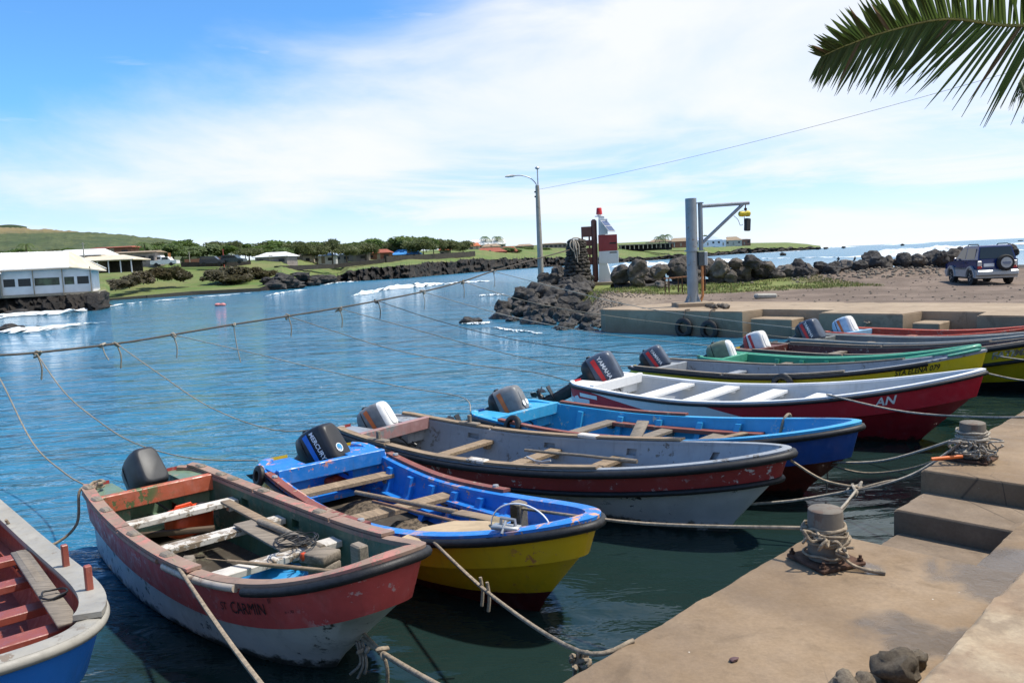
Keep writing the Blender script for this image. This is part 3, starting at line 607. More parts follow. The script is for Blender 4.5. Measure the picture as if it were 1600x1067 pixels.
def motor(boat, label, tilt, cowl, top, lower=None, scale=1.0, decal=None, text=None, tcol=None, stickers=(), lean=0.0, tiller=True, dx=0.0, steer=0.0, stripe=None, aft_panel=None):
    lower = lower or M_mblk; root = empty('outboard_motor'); tag(root, label, 'outboard motor', 'outboard motors on the boats')
    root.matrix_world = boat.M @ Matrix.Translation((-0.03 + dx, 0, boat.zcut)) @ Matrix.Rotation(steer, 4, 'Z')
    T = Matrix.Rotation(tilt, 4, 'Y') @ Matrix.Scale(scale, 4)
    def part(mb, name, mats, parent=None, sm_=45):
        mb.v = [tuple(T @ Vector(v)) for v in mb.v]; return mb.build(name, mats, parent or root, sm_)
    mb = MB(); mb.box((0.02, 0, -0.04), (0.12, 0.24, 0.20), ch=0.02); mb.box((0.02, 0.09, -0.14), (0.10, 0.04, 0.22), ch=0.01); mb.box((0.02, -0.09, -0.14), (0.10, 0.04, 0.22), ch=0.01); mb.tube([(0.02, -0.15, 0.04), (0.02, 0.15, 0.04)], 0.03, 10); mb.build('clamp_bracket', M_mleg, root, 45)
    mb = MB(); mb.loft([sect(0.26, 0.17, 0.16, -0.10), sect(0.24, 0.15, 0.02, -0.10), sect(0.20, 0.10, -0.20, -0.09, e=2.6), sect(0.17, 0.075, -0.50, -0.09, e=2.4), sect(0.20, 0.06, -0.62, -0.10, e=2.2), sect(0.16, 0.05, -0.72, -0.09, e=2.2)]); part(mb, 'leg', M_mleg)
    mb = MB(); mb.prism([(-0.32, -0.09), (0.02, -0.03), (0.02, 0.03), (-0.32, 0.09)], -0.525, -0.51); mb.tube([(0.06, 0, -0.70), (0.02, 0, -0.70), (-0.12, 0, -0.70), (-0.24, 0, -0.70), (-0.26, 0, -0.70)], [0.012, 0.04, 0.055, 0.045, 0.03], 12); mb.prism([(-0.10, -0.012), (0.0, -0.012), (-0.04, 0.012), (-0.12, 0.012)], -0.86, -0.74); part(mb, 'gear_case', M_mleg)
    mb = MB(); mb.tube([(-0.26, 0, -0.70), (-0.34, 0, -0.70)], [0.035, 0.02], 10)
    for k in range(3):
        a = k * 2.094 + 0.5; d_ = Vector((0, math.cos(a), math.sin(a))); e_ = Vector((0.05, -math.sin(a) * 0.07, math.cos(a) * 0.07)); c = Vector((-0.30, 0, -0.70))
        q = [c + d_ * 0.03 - e_ * 0.4, c + d_ * 0.10 - e_ * 1.1, c + d_ * 0.135 + e_ * 0.1, c + d_ * 0.09 + e_ * 1.0, c + d_ * 0.03 + e_ * 0.4]; t_ = Vector((0.006, 0, 0)); n = 5
        mb.add([p - t_ for p in q] + [p + t_ for p in q], [(4, 3, 2, 1, 0), (5, 6, 7, 8, 9)] + [(j, (j + 1) % n, n + (j + 1) % n, n + j) for j in range(n)])
    part(mb, 'propeller', M_mleg)
    mb = MB(); mb.loft([sect(0.40, 0.26, 0.10, -0.11), sect(0.50, 0.33, 0.15, -0.12), sect(0.53, 0.345, 0.22, -0.125), sect(0.53, 0.345, 0.24, -0.125)]); part(mb, 'lower_cowl', lower)
    zt = [0.242, 0.30, 0.44, 0.545, 0.585, 0.607, 0.615]; lx = [0.525, 0.535, 0.53, 0.505, 0.48, 0.44, 0.40]; wy = [0.34, 0.345, 0.335, 0.312, 0.290, 0.258, 0.225]; cx = [-0.125, -0.125, -0.12, -0.11, -0.105, -0.10, -0.10]
    mb = MB(); mb.loft([sect(lx[i], wy[i], zt[i], cx[i], taper=0.10, n=28, e=4.6) for i in range(7)], mi=[0, 0, 0, 1, 1, 1]); cw = part(mb, 'cowling', [cowl, top], sm_=42)
    mb = MB(); mb.loft([sect(0.535, 0.352, 0.236, -0.125), sect(0.537, 0.354, 0.250, -0.125)]); part(mb, 'cowl_seam', M_rubber, cw)
    if aft_panel:
        mb = MB(); mb.loft([sect(0.34, 0.20, 0.612, -0.11, e=4), sect(0.32, 0.18, 0.630, -0.11, e=4), sect(0.30, 0.16, 0.632, -0.11, e=4)]); part(mb, 'top_panel', aft_panel, cw)
    ysurf = lambda z: (0.1735 if z < 0.42 else 0.1735 - 0.16 * (z - 0.42))
    for sd in (-1, 1):
        if decal:
            mb = MB(); q = [(-0.33, 0.30), (0.08, 0.34), (0.10, 0.40), (-0.34, 0.375)]; tp = lambda x: 1 + 0.10 * (x + 0.12) / 0.262
            mb.add([(x, sd * (ysurf(z) * tp(x) * 0.995 + 0.005), z) for x, z in q], [(0, 1, 2, 3)]); part(mb, 'stripe', decal, cw, None)
        if text:
            me = text_mesh(text, 0.086 if len(text) < 7 else 0.076, 0.002); zc = 0.455 if decal else 0.33
            for v in me.vertices:
                x = -0.15 - sd * v.co.x * 1.05; z = zc + v.co.y + 0.08 * (-0.12 - x) * (-1); y = sd * ((ysurf(z)) * (1 + 0.10 * (x + 0.12) / 0.262) * 0.995 + 0.008); v.co = T @ Vector((x, y, z))
            me.materials.clear(); me.materials.append(tcol or M_white); link('lettering', me, cw)
    for (x, y, r, mt_) in stickers:
        mb = MB(); mb.lathe([(r, 0), (r, 0.004)], 18, M=Matrix.Translation((x, y, 0.632 if aft_panel else 0.616))); part(mb, 'round_sticker', mt_, cw)
    mb = MB(); mb.box((0.155, 0, 0.30), (0.03, 0.12, 0.06), ch=0.008); part(mb, 'carry_handle', M_mblk, cw)
    mb = MB(); mb.box((-0.40, 0, 0.27), (0.03, 0.10, 0.05), ch=0.008); part(mb, 'latch', M_mblk, cw)
    mb = MB(); mb.tube(spline([(0.10, -0.10, 0.02), (0.22, -0.16, 0.06), (0.42, -0.12, 0.10), (0.62, -0.05, 0.02), (0.70, 0.10, -0.16)], 6), 0.011, 6); mb.build('fuel_hose', M_rubber, root, 50)
    if tiller:
        mb = MB(); mb.tube([(0.10, 0.06, 0.17), (0.24, 0.07, 0.21), (0.50, 0.09, 0.16)], [0.028, 0.026, 0.022], 8); mb.tube([(0.50, 0.09, 0.16), (0.66, 0.10, 0.12)], 0.026, 10)
        Tt = Matrix.Rotation(tilt * 0.30, 4, 'Y') @ Matrix.Translation((math.sin(tilt) * 0.12, 0, 0.02)); mb.v = [tuple(Tt @ Vector(v)) for v in mb.v]; mb.build('tiller_handle', M_mblk, root, 45)
    return root
def peg(b, t, sd, m, h=0.15, blockm=None):
    p = b.inner(t, b.gw * 0.5, 0.0, sd)
    if blockm: mb = MB(); mb.box((p.x, p.y, p.z + 0.035), (0.34, 0.10, 0.05), ch=0.01); b.bld(mb, 'oarlock_block', blockm)
    mb = MB(); mb.box((p.x, p.y, p.z + 0.03 + h / 2), (0.05, 0.045, h + 0.04), ch=0.006); b.bld(mb, 'thole_pin', m)
def cleats(b, ts, sd, m):
    for t in ts:
        p = b.inner(t, b.gw * 0.45, 0.035, sd); mb = MB(); mb.box(p, (0.13, 0.085, 0.045), rotm(z=0.1), ch=0.015); b.bld(mb, 'gunwale_block', m)

# --- 1: red and blue boat cut by the picture edge
M_b1in = paint('red-brown interior', (0.300, 0.075, 0.050), chip=(0.36, 0.12, 0.09), amt=0.05, dirt=0.3); M_b1cap = paint('grey gunwale paint', (0.345, 0.325, 0.28), chip=(0.20, 0.16, 0.12), amt=0.05, dirt=0.3, rough=0.6); M_b1blue = paint('bright blue topside', (0.02, 0.19, 0.68), fade=0.12, dirt=0.12)
b1 = Boat('fishing_boat', 'red-brown open boat with grey gunwales and bright blue bow beside the red St Carmin boat', (-6.02, 7.74, -0.845, 4.9, 1.52, 0.62, 0.50, 0.80, 0.82, 0.48, 3.2, 2.7))
b1.hull(M_b1blue, M_b1blue, M_b1in, M_b1in, M_b1cap, band=0.30, gw=0.115)
for t in (0.36, 0.50, 0.64, 0.80): b1.thwart(t, 0.40 + (0.10 if t > 0.75 else 0), M_b1in, wd=0.16, th=0.06)
b1.caps(M_b1cap, [(1, 0.04, 0.93), (-1, 0.04, 0.93)], wd=0.16, th=0.035); b1.rail(M_b1cap, off=0.0, dz=-0.03, r=0.035)
for t in (0.60, 0.79): peg(b1, t, 1, M_b1in, 0.17)
b1.stringer(0.15, 0.86, 0.42, M_b1in, dep=0.09)

# --- 2: St Carmin
M_red = paint('faded red topside', (0.56, 0.080, 0.072), chip=(0.55, 0.30, 0.28), amt=0.03, dirt=0.28, fade=0.3); M_hullw = paint('grey-white underbody', (0.70, 0.71, 0.70), chip=(0.05, 0.05, 0.04), amt=0.03, dirt=0.3, algae=True); M_grn = paint('dark green interior', (0.050, 0.125, 0.082), chip=(0.19, 0.19, 0.13), amt=0.11, dirt=0.55, dcol=(0.075, 0.075, 0.022), rough=0.55)
M_capw = paint('peeling gunwale', (0.30, 0.20, 0.15), chip=(0.42, 0.17, 0.14), amt=0.14, dirt=0.45, rough=0.75); M_org = paint('orange bulkhead', (0.50, 0.13, 0.065), chip=(0.10, 0.13, 0.05), amt=0.14, dirt=0.4); M_grnp = paint('pale green deck', (0.16, 0.24, 0.16), chip=(0.30, 0.22, 0.15), amt=0.06, dirt=0.3)
b2 = Boat('fishing_boat', 'battered red and white boat with green interior, lettered ST CARMIN', (-4.085, 8.403, -0.833, 4.96, 1.407, 0.71, 0.637, 1.05, 0.80, 0.462, 2.391, 2.402))
b2.ze = 3.36; b2.bs3 = 0.88
b2.hull(M_red, M_hullw, M_grn, M_grime, M_capw, band=0.29, rake=1.05, zcut=0.44, gw=0.085, deck_m=M_grnp, beam_m=M_org, pockets=((1, 0.24, 1), (1, 0.47, 1), (1, 0.80, 1), (-1, 0.24, 1), (-1, 0.5, 1)))
for (px, py, z) in ((268, 806, 0.50), (310, 846, 0.50), (388, 888, 0.54)): b2.thwart(b2.s_of(px, py, z), z, M_thw_w, wd=0.16, th=0.055)
b2.caps(M_capw, [(1, 0.02, 0.30), (1, 0.305, 0.60), (1, 0.605, 0.80), (-1, 0.02, 0.34), (-1, 0.345, 0.66)], wd=0.11); cleats(b2, (0.06, 0.15, 0.20, 0.33, 0.55), 1, M_woodg); cleats(b2, (0.05, 0.14, 0.22, 0.4, 0.56), -1, M_woodg)
b2.rail(M_rubber, s0=0.80, off=0.012, dz=-0.05, r=0.033); b2.rail(paint('beige rubbing strip', (0.50, 0.42, 0.33), chip=(0.2, 0.12, 0.08), amt=0.12), s0=0.55, s1=0.80, off=0.008, dz=-0.03, r=0.028, sides=(-1,)); b2.rail(M_capw, s0=0.0, s1=0.55, off=0.004, dz=-0.02, r=0.022, sides=(-1,))
M_ink = plain('black lettering paint', (0.012, 0.008, 0.008), 0.6); t0 = b2.s_of(420, 960, 0.55)
b2.letters('ST', 0.742, 0.19, 0.085, M_ink, wob=0.01, xs=0.9); b2.letters('CARMIN', 0.80, 0.19, 0.125, M_ink, wob=0.012, xs=0.85); b2.letters('II', 0.852, 0.12, 0.055, M_ink); b2.letters('v - XI', 0.885, 0.21, 0.035, M_ink)
mb = MB(); mb.box((b2.L * 0.87, 0.1, 0.76), (0.12, 0.08, 0.34), ch=0.01); b2.bld(mb, 'samson_post', M_woodg)

# --- 3: blue and yellow boat
M_blu = paint('strong blue interior', (0.016, 0.20, 0.62), chip=(0.55, 0.24, 0.16), amt=0.035, dirt=0.25, fade=0.2); M_blucap = paint('peeling blue gunwale', (0.02, 0.21, 0.63), chip=(0.62, 0.33, 0.20), amt=0.13, dirt=0.15); M_yel = paint('yellow topside', (0.76, 0.47, 0.012), chip=(0.5, 0.2, 0.06), amt=0.01, dirt=0.2, algae=True, fade=0.12); M_rdk = paint('dark red bottom', (0.085, 0.010, 0.010), dirt=0.3)
b3 = Boat('fishing_boat', 'blue and yellow boat between the St Carmin boat and the grey boat', (-2.50, 9.47, -0.903, 4.88, 1.50, 0.642, 0.459, 0.917, 0.959, 0.489, 2.495, 1.667))
b3.hull(M_yel, M_yel, M_blu, M_grime, M_blucap, band=0.25, gw=0.11, deck_m=M_blu, boot_m=M_rdk)
for (px, py, z) in ((526, 760, 0.37), (603, 800, 0.36)): b3.thwart(b3.s_of(px, py, z), z, M_wood, wd=0.20, th=0.05)
b3.thwart(0.66, 0.40, M_blu, wd=0.24)
b3.caps(M_woodr, [(1, 0.13, 0.60), (-1, 0.10, 0.57)], wd=0.085, th=0.03, over=0.03); b3.rail(M_rubber, s0=0.56, off=0.014, dz=-0.055, r=0.036); b3.rail(M_rubber, s0=0, s1=0.56, off=0.01, dz=-0.055, r=0.03)
for t in (0.18, 0.27, 0.36, 0.45, 0.545, 0.64): b3.rib(t, M_blu)
b3.stringer(0.43, 0.72, 0.34, M_blu, dep=0.11); b3.stringer(0.14, 0.42, 0.72, M_blu, dep=0.12)
for sd, t in ((1, 0.16), (1, 0.56), (-1, 0.14), (-1, 0.55)):
    p = b3.inner(t, 0.01, 0.048, sd); mb = MB(); mb.lathe([(0.035, 0), (0.03, 0.018), (0.0, 0.022)], 10, M=Matrix.Translation(p)); b3.bld(mb, 'bolt_plate', M_nail)
mb = MB(); mb.box((b3.L * 0.82, 0.02, 0.54), (0.12, 0.11, 0.62), ch=0.015); b3.bld(mb, 'samson_post', M_woodg)

# --- 4: grey boat
M_gry = paint('grey interior', (0.29, 0.315, 0.345), chip=(0.12, 0.11, 0.10), amt=0.04, dirt=0.35, fade=0.2); M_maroon = paint('maroon topside', (0.34, 0.042, 0.038), chip=(0.60, 0.55, 0.52), amt=0.02, dirt=0.25); M_lgrey = paint('light grey underbody', (0.70, 0.72, 0.71), chip=(0.06, 0.06, 0.06), amt=0.01, dirt=0.15, algae=True); M_bgrey = paint('blue-grey boot top', (0.22, 0.25, 0.30), dirt=0.2, algae=True)
b4 = Boat('fishing_boat', 'boat with plain grey interior and maroon band over a pale grey hull', (-2.13, 11.227, -0.687, 6.092, 1.60, 0.644, 0.52, 0.926, 0.787, 0.488, 2.518, 1.659))
b4.hull(M_maroon, M_lgrey, M_gry, M_grime, M_gry, band=0.245, gw=0.075, beam_m=paint('worn pink bulkhead', (0.36, 0.20, 0.19), chip=(0.2, 0.2, 0.2), amt=0.15), pockets=((1, 0.22, 1), (1, 0.42, 1), (1, 0.64, 1), (1, 0.84, 1), (-1, 0.3, 1)))
for (px, py, z) in ((733, 699, 0.38), (832, 717, 0.38), (938, 728, 0.40)): b4.thwart(b4.s_of(px, py, z), z, M_wood, wd=0.17, th=0.05)
b4.caps(M_wood, [(1, 0.02, 0.28), (1, 0.285, 0.52), (1, 0.56, 0.76), (-1, 0.02, 0.20), (-1, 0.205, 0.44), (-1, 0.48, 0.72)], wd=0.10); b4.rail(M_rubber, off=0.022, dz=-0.05, r=0.042); b4.rail(M_rubber, off=0.012, dz=0.0, r=0.030, row=1)
for sd, t in ((1, 0.22), (-1, 0.17)): peg(b4, t, sd, M_woodg, 0.11, M_woodg)
for sd, t in ((1, 0.54), (-1, 0.46)):
    p = b4.inner(t, 0.03, 0.03, sd); mb = MB(); mb.box(p, (0.28, 0.11, 0.05), ch=0.012); b4.bld(mb, 'gunwale_block', M_thw_w)
p = b4.inner(0.60, 0.05, 0.07, -1); mb = MB(); mb.tube([p + Vector((-0.16, 0, 0.03)), p + Vector((-0.05, 0, 0)), p + Vector((0.05, 0, 0)), p + Vector((0.16, 0, 0.03))], 0.012, 6); mb.tube([p, p - Vector((0, 0, 0.07))], 0.015, 6); b4.bld(mb, 'horn_cleat', M_nail)

# --- 5: sky-blue boat
M_sky = paint('sky blue interior', (0.040, 0.34, 0.62), chip=(0.5, 0.5, 0.45), amt=0.02, dirt=0.2, fade=0.15); M_nvy = paint('navy topside', (0.014, 0.065, 0.27), dirt=0.15); M_oxide = paint('oxide red bottom', (0.20, 0.032, 0.018), dirt=0.25, algae=True)
b5 = Boat('fishing_boat', 'sky-blue boat with navy and oxide-red hull behind the grey boat', (-0.267, 12.088, -0.752, 5.423, 1.689, 0.616, 0.54, 0.926, 0.82, 0.467, 2.379, 1.627))
b5.hull(M_nvy, M_oxide, M_sky, M_grime, M_sky, band=0.32, gw=0.085, deck_m=M_sky)
for (px, py, z) in ((905, 674, 0.40), (1012, 683, 0.40), (1120, 682, 0.43)): b5.thwart(b5.s_of(px, py, z), z, M_woodg, wd=0.18)
b5.caps(M_woodr, [(1, 0.12, 0.52), (-1, 0.14, 0.55)], wd=0.08, th=0.03); b5.rail(M_rubber, off=0.012, dz=-0.06, r=0.036)
for t in (0.2, 0.33, 0.45, 0.57, 0.68): b5.rib(t, M_sky)
b5.stringer(0.30, 0.76, 0.30, M_woodr, sds=(1,), dep=0.14, th=0.05)

# --- 6: red and white boat
M_r6 = paint('crimson topside', (0.52, 0.020, 0.034), dirt=0.12, fade=0.12); M_w6 = paint('clean white paint', (0.70, 0.71, 0.72), dirt=0.12, fade=0.05); M_w6in = paint('off-white interior', (0.47, 0.48, 0.48), dirt=0.22, fade=0.08); M_r6d = paint('crimson underbody', (0.40, 0.016, 0.026), dirt=0.2, algae=True)
b6 = Boat('fishing_boat', 'long crimson boat with white interior and white swoosh, lettered AN', (1.428, 14.725, -0.714, 6.444, 1.941, 0.605, 0.483, 1.086, 0.815, 0.445, 2.281, 1.55))
b6.hull(M_r6, M_r6d, M_w6in, M_w6in, M_w6, band=0.30, gw=0.07, deck_m=M_w6, rake=0.95, bs1=0.955)
for (px, py) in ((1053, 607), (1130, 610), (1208, 615), (1288, 617)): b6.thwart(b6.s_of(px, py, 0.43), 0.43, M_w6, wd=0.26, th=0.05)
b6.rail(M_rubber, off=0.012, dz=-0.05, r=0.026)
b6.patch([((0.05, 0.14), (0.42, 0.14)), ((0.36, 0.98), (0.58, 0.98))], M_w6, name='white_swoosh'); b6.patch([((0.365, 1.03), (0.585, 1.03)), ((0.46, 1.6), (0.64, 1.6))], M_w6, name='white_swoosh')
b6.patch([((0.055, 0.42), (0.115, 0.42)), ((0.055, 0.64), (0.115, 0.64))], M_white, name='number_plate', off=0.016)
b6.letters('AN', 0.836, 0.17, 0.17, M_white, bold=0.004, slant=0.15)

# --- 7: Sta Elena
M_y7 = paint('yellow paint', (0.74, 0.54, 0.016), dirt=0.15, algae=True, fade=0.12); M_blk7 = paint('black bottom', (0.012, 0.012, 0.012), dirt=0.1)
b7 = Boat('fishing_boat', 'yellow boat with grey interior and black rail, lettered STA ELENA 079', (2.733, 16.419, -0.782, 6.294, 1.52, 0.578, 0.566, 1.139, 0.841, 0.458, 2.297, 1.599))
b7.hull(M_y7, M_y7, M_gry, M_gry, M_gry, band=0.34, gw=0.075, rake=0.9)
for t in (0.3, 0.45, 0.6): b7.thwart(t, 0.44, M_gry)
b7.rail(M_rubber, off=0.02, dz=-0.03, r=0.038, s1=0.90, sides=(-1,)); b7.rail(M_rubber, off=0.02, dz=-0.03, r=0.038, s1=0.90, sides=(1,)); b7.rail(M_rubber, off=0.012, dz=0.0, r=0.03, row=1, s0=0.55)
b7.caps(M_woodg, [(1, 0.02, 0.40), (1, 0.405, 0.78), (-1, 0.03, 0.35), (-1, 0.355, 0.7)], wd=0.085)
b7.letters('STA ELENA 079', 0.868, 0.118, 0.125, M_ink, slant=0.1, bold=0.002, xs=0.72); b7.caps(paint('green bow cap', (0.05, 0.30, 0.20)), [(1, 0.86, 0.99), (-1, 0.93, 0.99)], wd=0.10)

# --- 8: green boat
M_g8 = paint('sea green paint', (0.055, 0.31, 0.20), dirt=0.25, fade=0.2)
b8 = Boat('fishing_boat', 'sea-green boat half hidden behind the yellow Sta Elena boat', (4.25, 17.15, -0.765, 5.2, 1.40, 0.61, 0.54, 1.0, 0.77, 0.451, 2.305, 1.616))
b8.hull(M_g8, M_g8, M_g8, M_grime, M_g8, gw=0.085); b8.rail(M_g8, off=0.0, dz=-0.01, r=0.04)
for t in (0.25, 0.35, 0.45, 0.55, 0.65): b8.rib(t, M_g8)
for t in (0.3, 0.5): b8.thwart(t, 0.42, M_woodg)

# --- 9: Fatima
M_dr9 = paint('dark red-brown interior', (0.105, 0.030, 0.024), chip=(0.42, 0.36, 0.30), amt=0.05, dirt=0.45)
b9 = Boat('fishing_boat', 'boat with dark red interior and yellow black-banded bow lettered FATIMA', (5.62, 18.95, -0.868, 6.708, 1.80, 0.548, 0.542, 1.143, 0.856, 0.462, 2.329, 1.63))
b9.hull(M_y7, M_y7, M_dr9, M_grime, M_woodg, band=0.30, gw=0.075, boot_m=M_blk7); b9.rail(M_rubber, off=0.02, dz=-0.055, r=0.045); b9.rail(M_rubber, off=0.012, dz=0.0, r=0.035, row=1, s0=0.5)
for t in (0.3, 0.46, 0.62): b9.thwart(t, 0.42, M_woodg)
b9.caps(M_woodg, [(1, 0.1, 0.42), (1, 0.425, 0.75), (-1, 0.1, 0.42), (-1, 0.425, 0.75)], wd=0.09); b9.letters('FATIMA', 0.868, 0.195, 0.17, M_thw_w, slant=0.15, bold=0.006)

# --- 10: slate grey boat, 11: orange-red boat
M_s10 = paint('slate paint', (0.20, 0.215, 0.21), chip=(0.3, 0.26, 0.2), amt=0.05, dirt=0.4)
b10 = Boat('fishing_boat', 'slate-grey boat between the Fatima boat and the orange-red boat', (7.367, 20.25, -0.888, 6.3, 1.56, 0.559, 0.56, 1.05, 0.803, 0.455, 2.325, 1.603))
b10.hull(M_s10, M_s10, M_s10, M_grime, M_s10, gw=0.085); b10.rail(M_s10, off=0.0, dz=-0.01, r=0.045)
for t in (0.25, 0.42, 0.6): b10.thwart(t, 0.42, M_woodg)
M_o11 = paint('orange-red paint', (0.42, 0.055, 0.022), chip=(0.30, 0.2, 0.14), amt=0.08, dirt=0.3); M_lb = paint('pale blue stern', (0.22, 0.42, 0.62), dirt=0.2)
b11 = Boat('fishing_boat', 'orange-red boat with pale blue stern nearest the far pier wall', (8.75, 21.35, -0.94, 5.9, 1.62, 0.577, 0.573, 1.08, 0.858, 0.457, 2.34, 1.617))
b11.hull(M_o11, M_o11, M_o11, M_grime, M_o11, gw=0.08, deck_m=M_lb); b11.rail(M_o11, off=0.0, dz=-0.02, r=0.04)
for t in (0.3, 0.5): b11.thwart(t, 0.44, M_woodr)

# --- motors
c_char = plain('charcoal cowl', (0.026, 0.028, 0.031), 0.5, var=0.2); c_wht = plain('white cowl', (0.66, 0.66, 0.64), 0.4, var=0.08); c_grey = plain('grey cowl', (0.17, 0.175, 0.18), 0.45, var=0.15); c_nvy = plain('navy cowl', (0.055, 0.072, 0.105), 0.38, var=0.12); c_olive = plain('olive cowl', (0.15, 0.17, 0.12), 0.45, var=0.15); c_pblue = plain('pale blue cowl', (0.40, 0.52, 0.62), 0.4, var=0.1); c_redc = plain('red cowl', (0.50, 0.04, 0.03), 0.4)
motor(b2, 'plain charcoal outboard motor on the red St Carmin boat', R(50), c_char, c_char, scale=0.90, dx=-0.02, steer=R(8), tiller=False)
motor(b3, 'black outboard motor lettered MERCURY on the blue and yellow boat', R(60), M_mblk, plain('black top', (0.022, 0.022, 0.024), 0.45), scale=1.02, text='MERCURY', stripe=None, decal=M_bluedec, stickers=((-0.02, -0.03, 0.055, M_white), (-0.02, -0.03, 0.046, plain('sky blue sticker', (0.05, 0.35, 0.65), 0.4))), steer=R(28), dx=-0.12)
motor(b4, 'white and grey outboard motor with orange stripe on the grey boat', R(60), c_grey, c_wht, c_grey, scale=0.92, decal=M_orgdec, aft_panel=c_wht, steer=R(22), dx=-0.05)
motor(b5, 'grey outboard motor with two white round stickers on the sky-blue boat', R(66), c_grey, c_grey, scale=1.0, decal=M_orgdec, stickers=((-0.05, -0.08, 0.045, M_white), (-0.05, 0.06, 0.045, M_white)), aft_panel=c_grey, steer=R(24), dx=-0.10)
motor(b6, 'large navy outboard motor with red stripe lettered YAMAHA on the crimson boat', R(62), c_nvy, c_nvy, scale=1.22, decal=M_reddec, text='YAMAHA', steer=R(24), dx=-0.08)
motor(b7, 'navy outboard motor with red stripe on the yellow Sta Elena boat', R(58), c_nvy, c_nvy, scale=0.98, decal=M_reddec, text='YAMAHA', steer=R(25), tiller=False)
motor(b8, 'white-topped olive outboard motor on the sea-green boat', R(70), c_olive, c_wht, c_olive, scale=1.05, aft_panel=c_wht, steer=R(15))
motor(b9, 'white and red outboard motor on the dark red Fatima boat', R(68), c_wht, c_wht, c_redc, scale=1.02, decal=M_reddec, aft_panel=c_wht)
motor(b10, 'navy outboard motor lettered YAMAHA on the slate-grey boat', R(62), c_nvy, c_nvy, scale=1.15, decal=M_reddec, text='YAMAHA')
motor(b11, 'pale blue-white outboard motor on the orange-red boat', R(64), c_pblue, c_wht, c_pblue, scale=1.05, decal=M_orgdec, aft_panel=c_wht)
# ================================================================== QUAY FURNITURE, ROPES, LOOSE GEAR
def rope(pts, r, label, m=None, cat='rope', group=None, n=6, name='mooring_rope', tails=(), smooth_pts=True):
    root_pts = spline(pts, 6) if smooth_pts else pts
    mb = MB(); mb.tube(root_pts, r, n)
    for t in tails: mb.tube(spline(t, 4), r * 0.9, n)
    return mb.build(name, m or M_rope, None, 60, label=label, cat=cat, group=group)
def coil(mb, c, r, turns, h, tr, seed, n=6):
    rk = random.Random(seed); pts = []
    for i in range(int(turns * 14)):
        a = i * 2 * math.pi / 14; k = i / (turns * 14); rr = r + rk.uniform(0, 0.018) + 0.012 * math.sin(a * 0.7 + seed); pts.append(c + Vector((rr * math.cos(a), rr * math.sin(a), h * (0.5 + 0.5 * math.sin(a * 0.37 + seed)) + rk.uniform(-0.008, 0.008))))
    mb.tube(spline(pts, 2), tr, n)
def knot(mb, c, r, tr, seed, k=9):
    rk = random.Random(seed); pts = [c + Vector((rk.uniform(-r, r), rk.uniform(-r, r), rk.uniform(-r, r) * 0.8)) for _ in range(k)]; mb.tube(spline(pts, 5), tr, 6)
def bollard(px, py, label, seed, rz):
    c = pz(px, py, 0.852); o = empty('bollard', c, rz); tag(o, label, 'bollard', 'mooring bollards on the quay')
    mb = MB(); mb.lathe([(0.105, 0.028), (0.105, 0.30), (0.102, 0.335), (0.094, 0.342), (0.0, 0.346)], 28); mb.build('post', paint('bollard steel', (0.17, 0.145, 0.115), chip=(0.11, 0.055, 0.035), amt=0.13, dirt=0.45, rough=0.7), o, 40)
    mb = MB(); mb.box((0, 0, 0.015), (0.33, 0.33, 0.025), ch=0.006); mb.build('base_plate', M_iron, o)
    for x, y in ((-0.14, -0.14), (0.14, -0.14), (-0.14, 0.14), (0.14, 0.14)):
        mb = MB(); mb.lathe([(0.018, 0.03), (0.018, 0.045), (0.010, 0.046), (0.010, 0.065)], 6, M=Matrix.Translation((x, y, 0))); mb.build('bolt', M_iron, o)
    return c
c1 = bollard(1290, 877, 'near steel bollard with beige rope wound round its middle', 1, R(20)); c2 = bollard(1519, 718, 'farther steel bollard by the steps, buried in knotted pale rope', 2, R(43))
mb = MB(); coil(mb, c1 + Vector((0, 0, 0.14)), 0.114, 5.2, 0.09, 0.009, 3); coil(mb, c1 + Vector((0, 0, 0.17)), 0.121, 3.0, 0.05, 0.008, 9); coil(mb, c1 + Vector((0, 0, 0.05)), 0.116, 1.2, 0.03, 0.008, 5)
for i in range(4): knot(mb, c1 + Vector((-0.13 + 0.06 * i, -0.10 - 0.02 * i, 0.20 - 0.025 * i)), 0.055, 0.009, 20 + i, 9)
mb.tube(spline([c1 + Vector((0.02, -0.12, 0.12)), c1 + Vector((0.08, -0.16, 0.05)), c1 + Vector((0.16, -0.20, 0.02)), c1 + Vector((0.26, -0.24, 0.012))], 5), [0.011] * 10 + [0.015] * 6, 6)
mb.build('rope_coil', M_rope, None, 60, label='frayed beige rope wound and knotted round the near bollard', cat='rope', group='ropes round the bollards')
mb = MB(); coil(mb, c2 + Vector((0, 0, 0.10)), 0.116, 6.5, 0.11, 0.009, 13); coil(mb, c2 + Vector((0, 0, 0.20)), 0.114, 3.6, 0.06, 0.010, 19); coil(mb, c2 + Vector((0, 0, 0.06)), 0.13, 2.0, 0.06, 0.012, 15)
for i in range(7): knot(mb, c2 + Vector((-0.20 + 0.05 * i, -0.10 - 0.01 * i, 0.16 - 0.03 * (i % 3))), 0.07, 0.008, 40 + i, 10)
mb.build('rope_coil', M_rope_pale, None, 60, label='tangle of pale rope knotted round the farther bollard by the steps', cat='rope', group='ropes round the bollards')
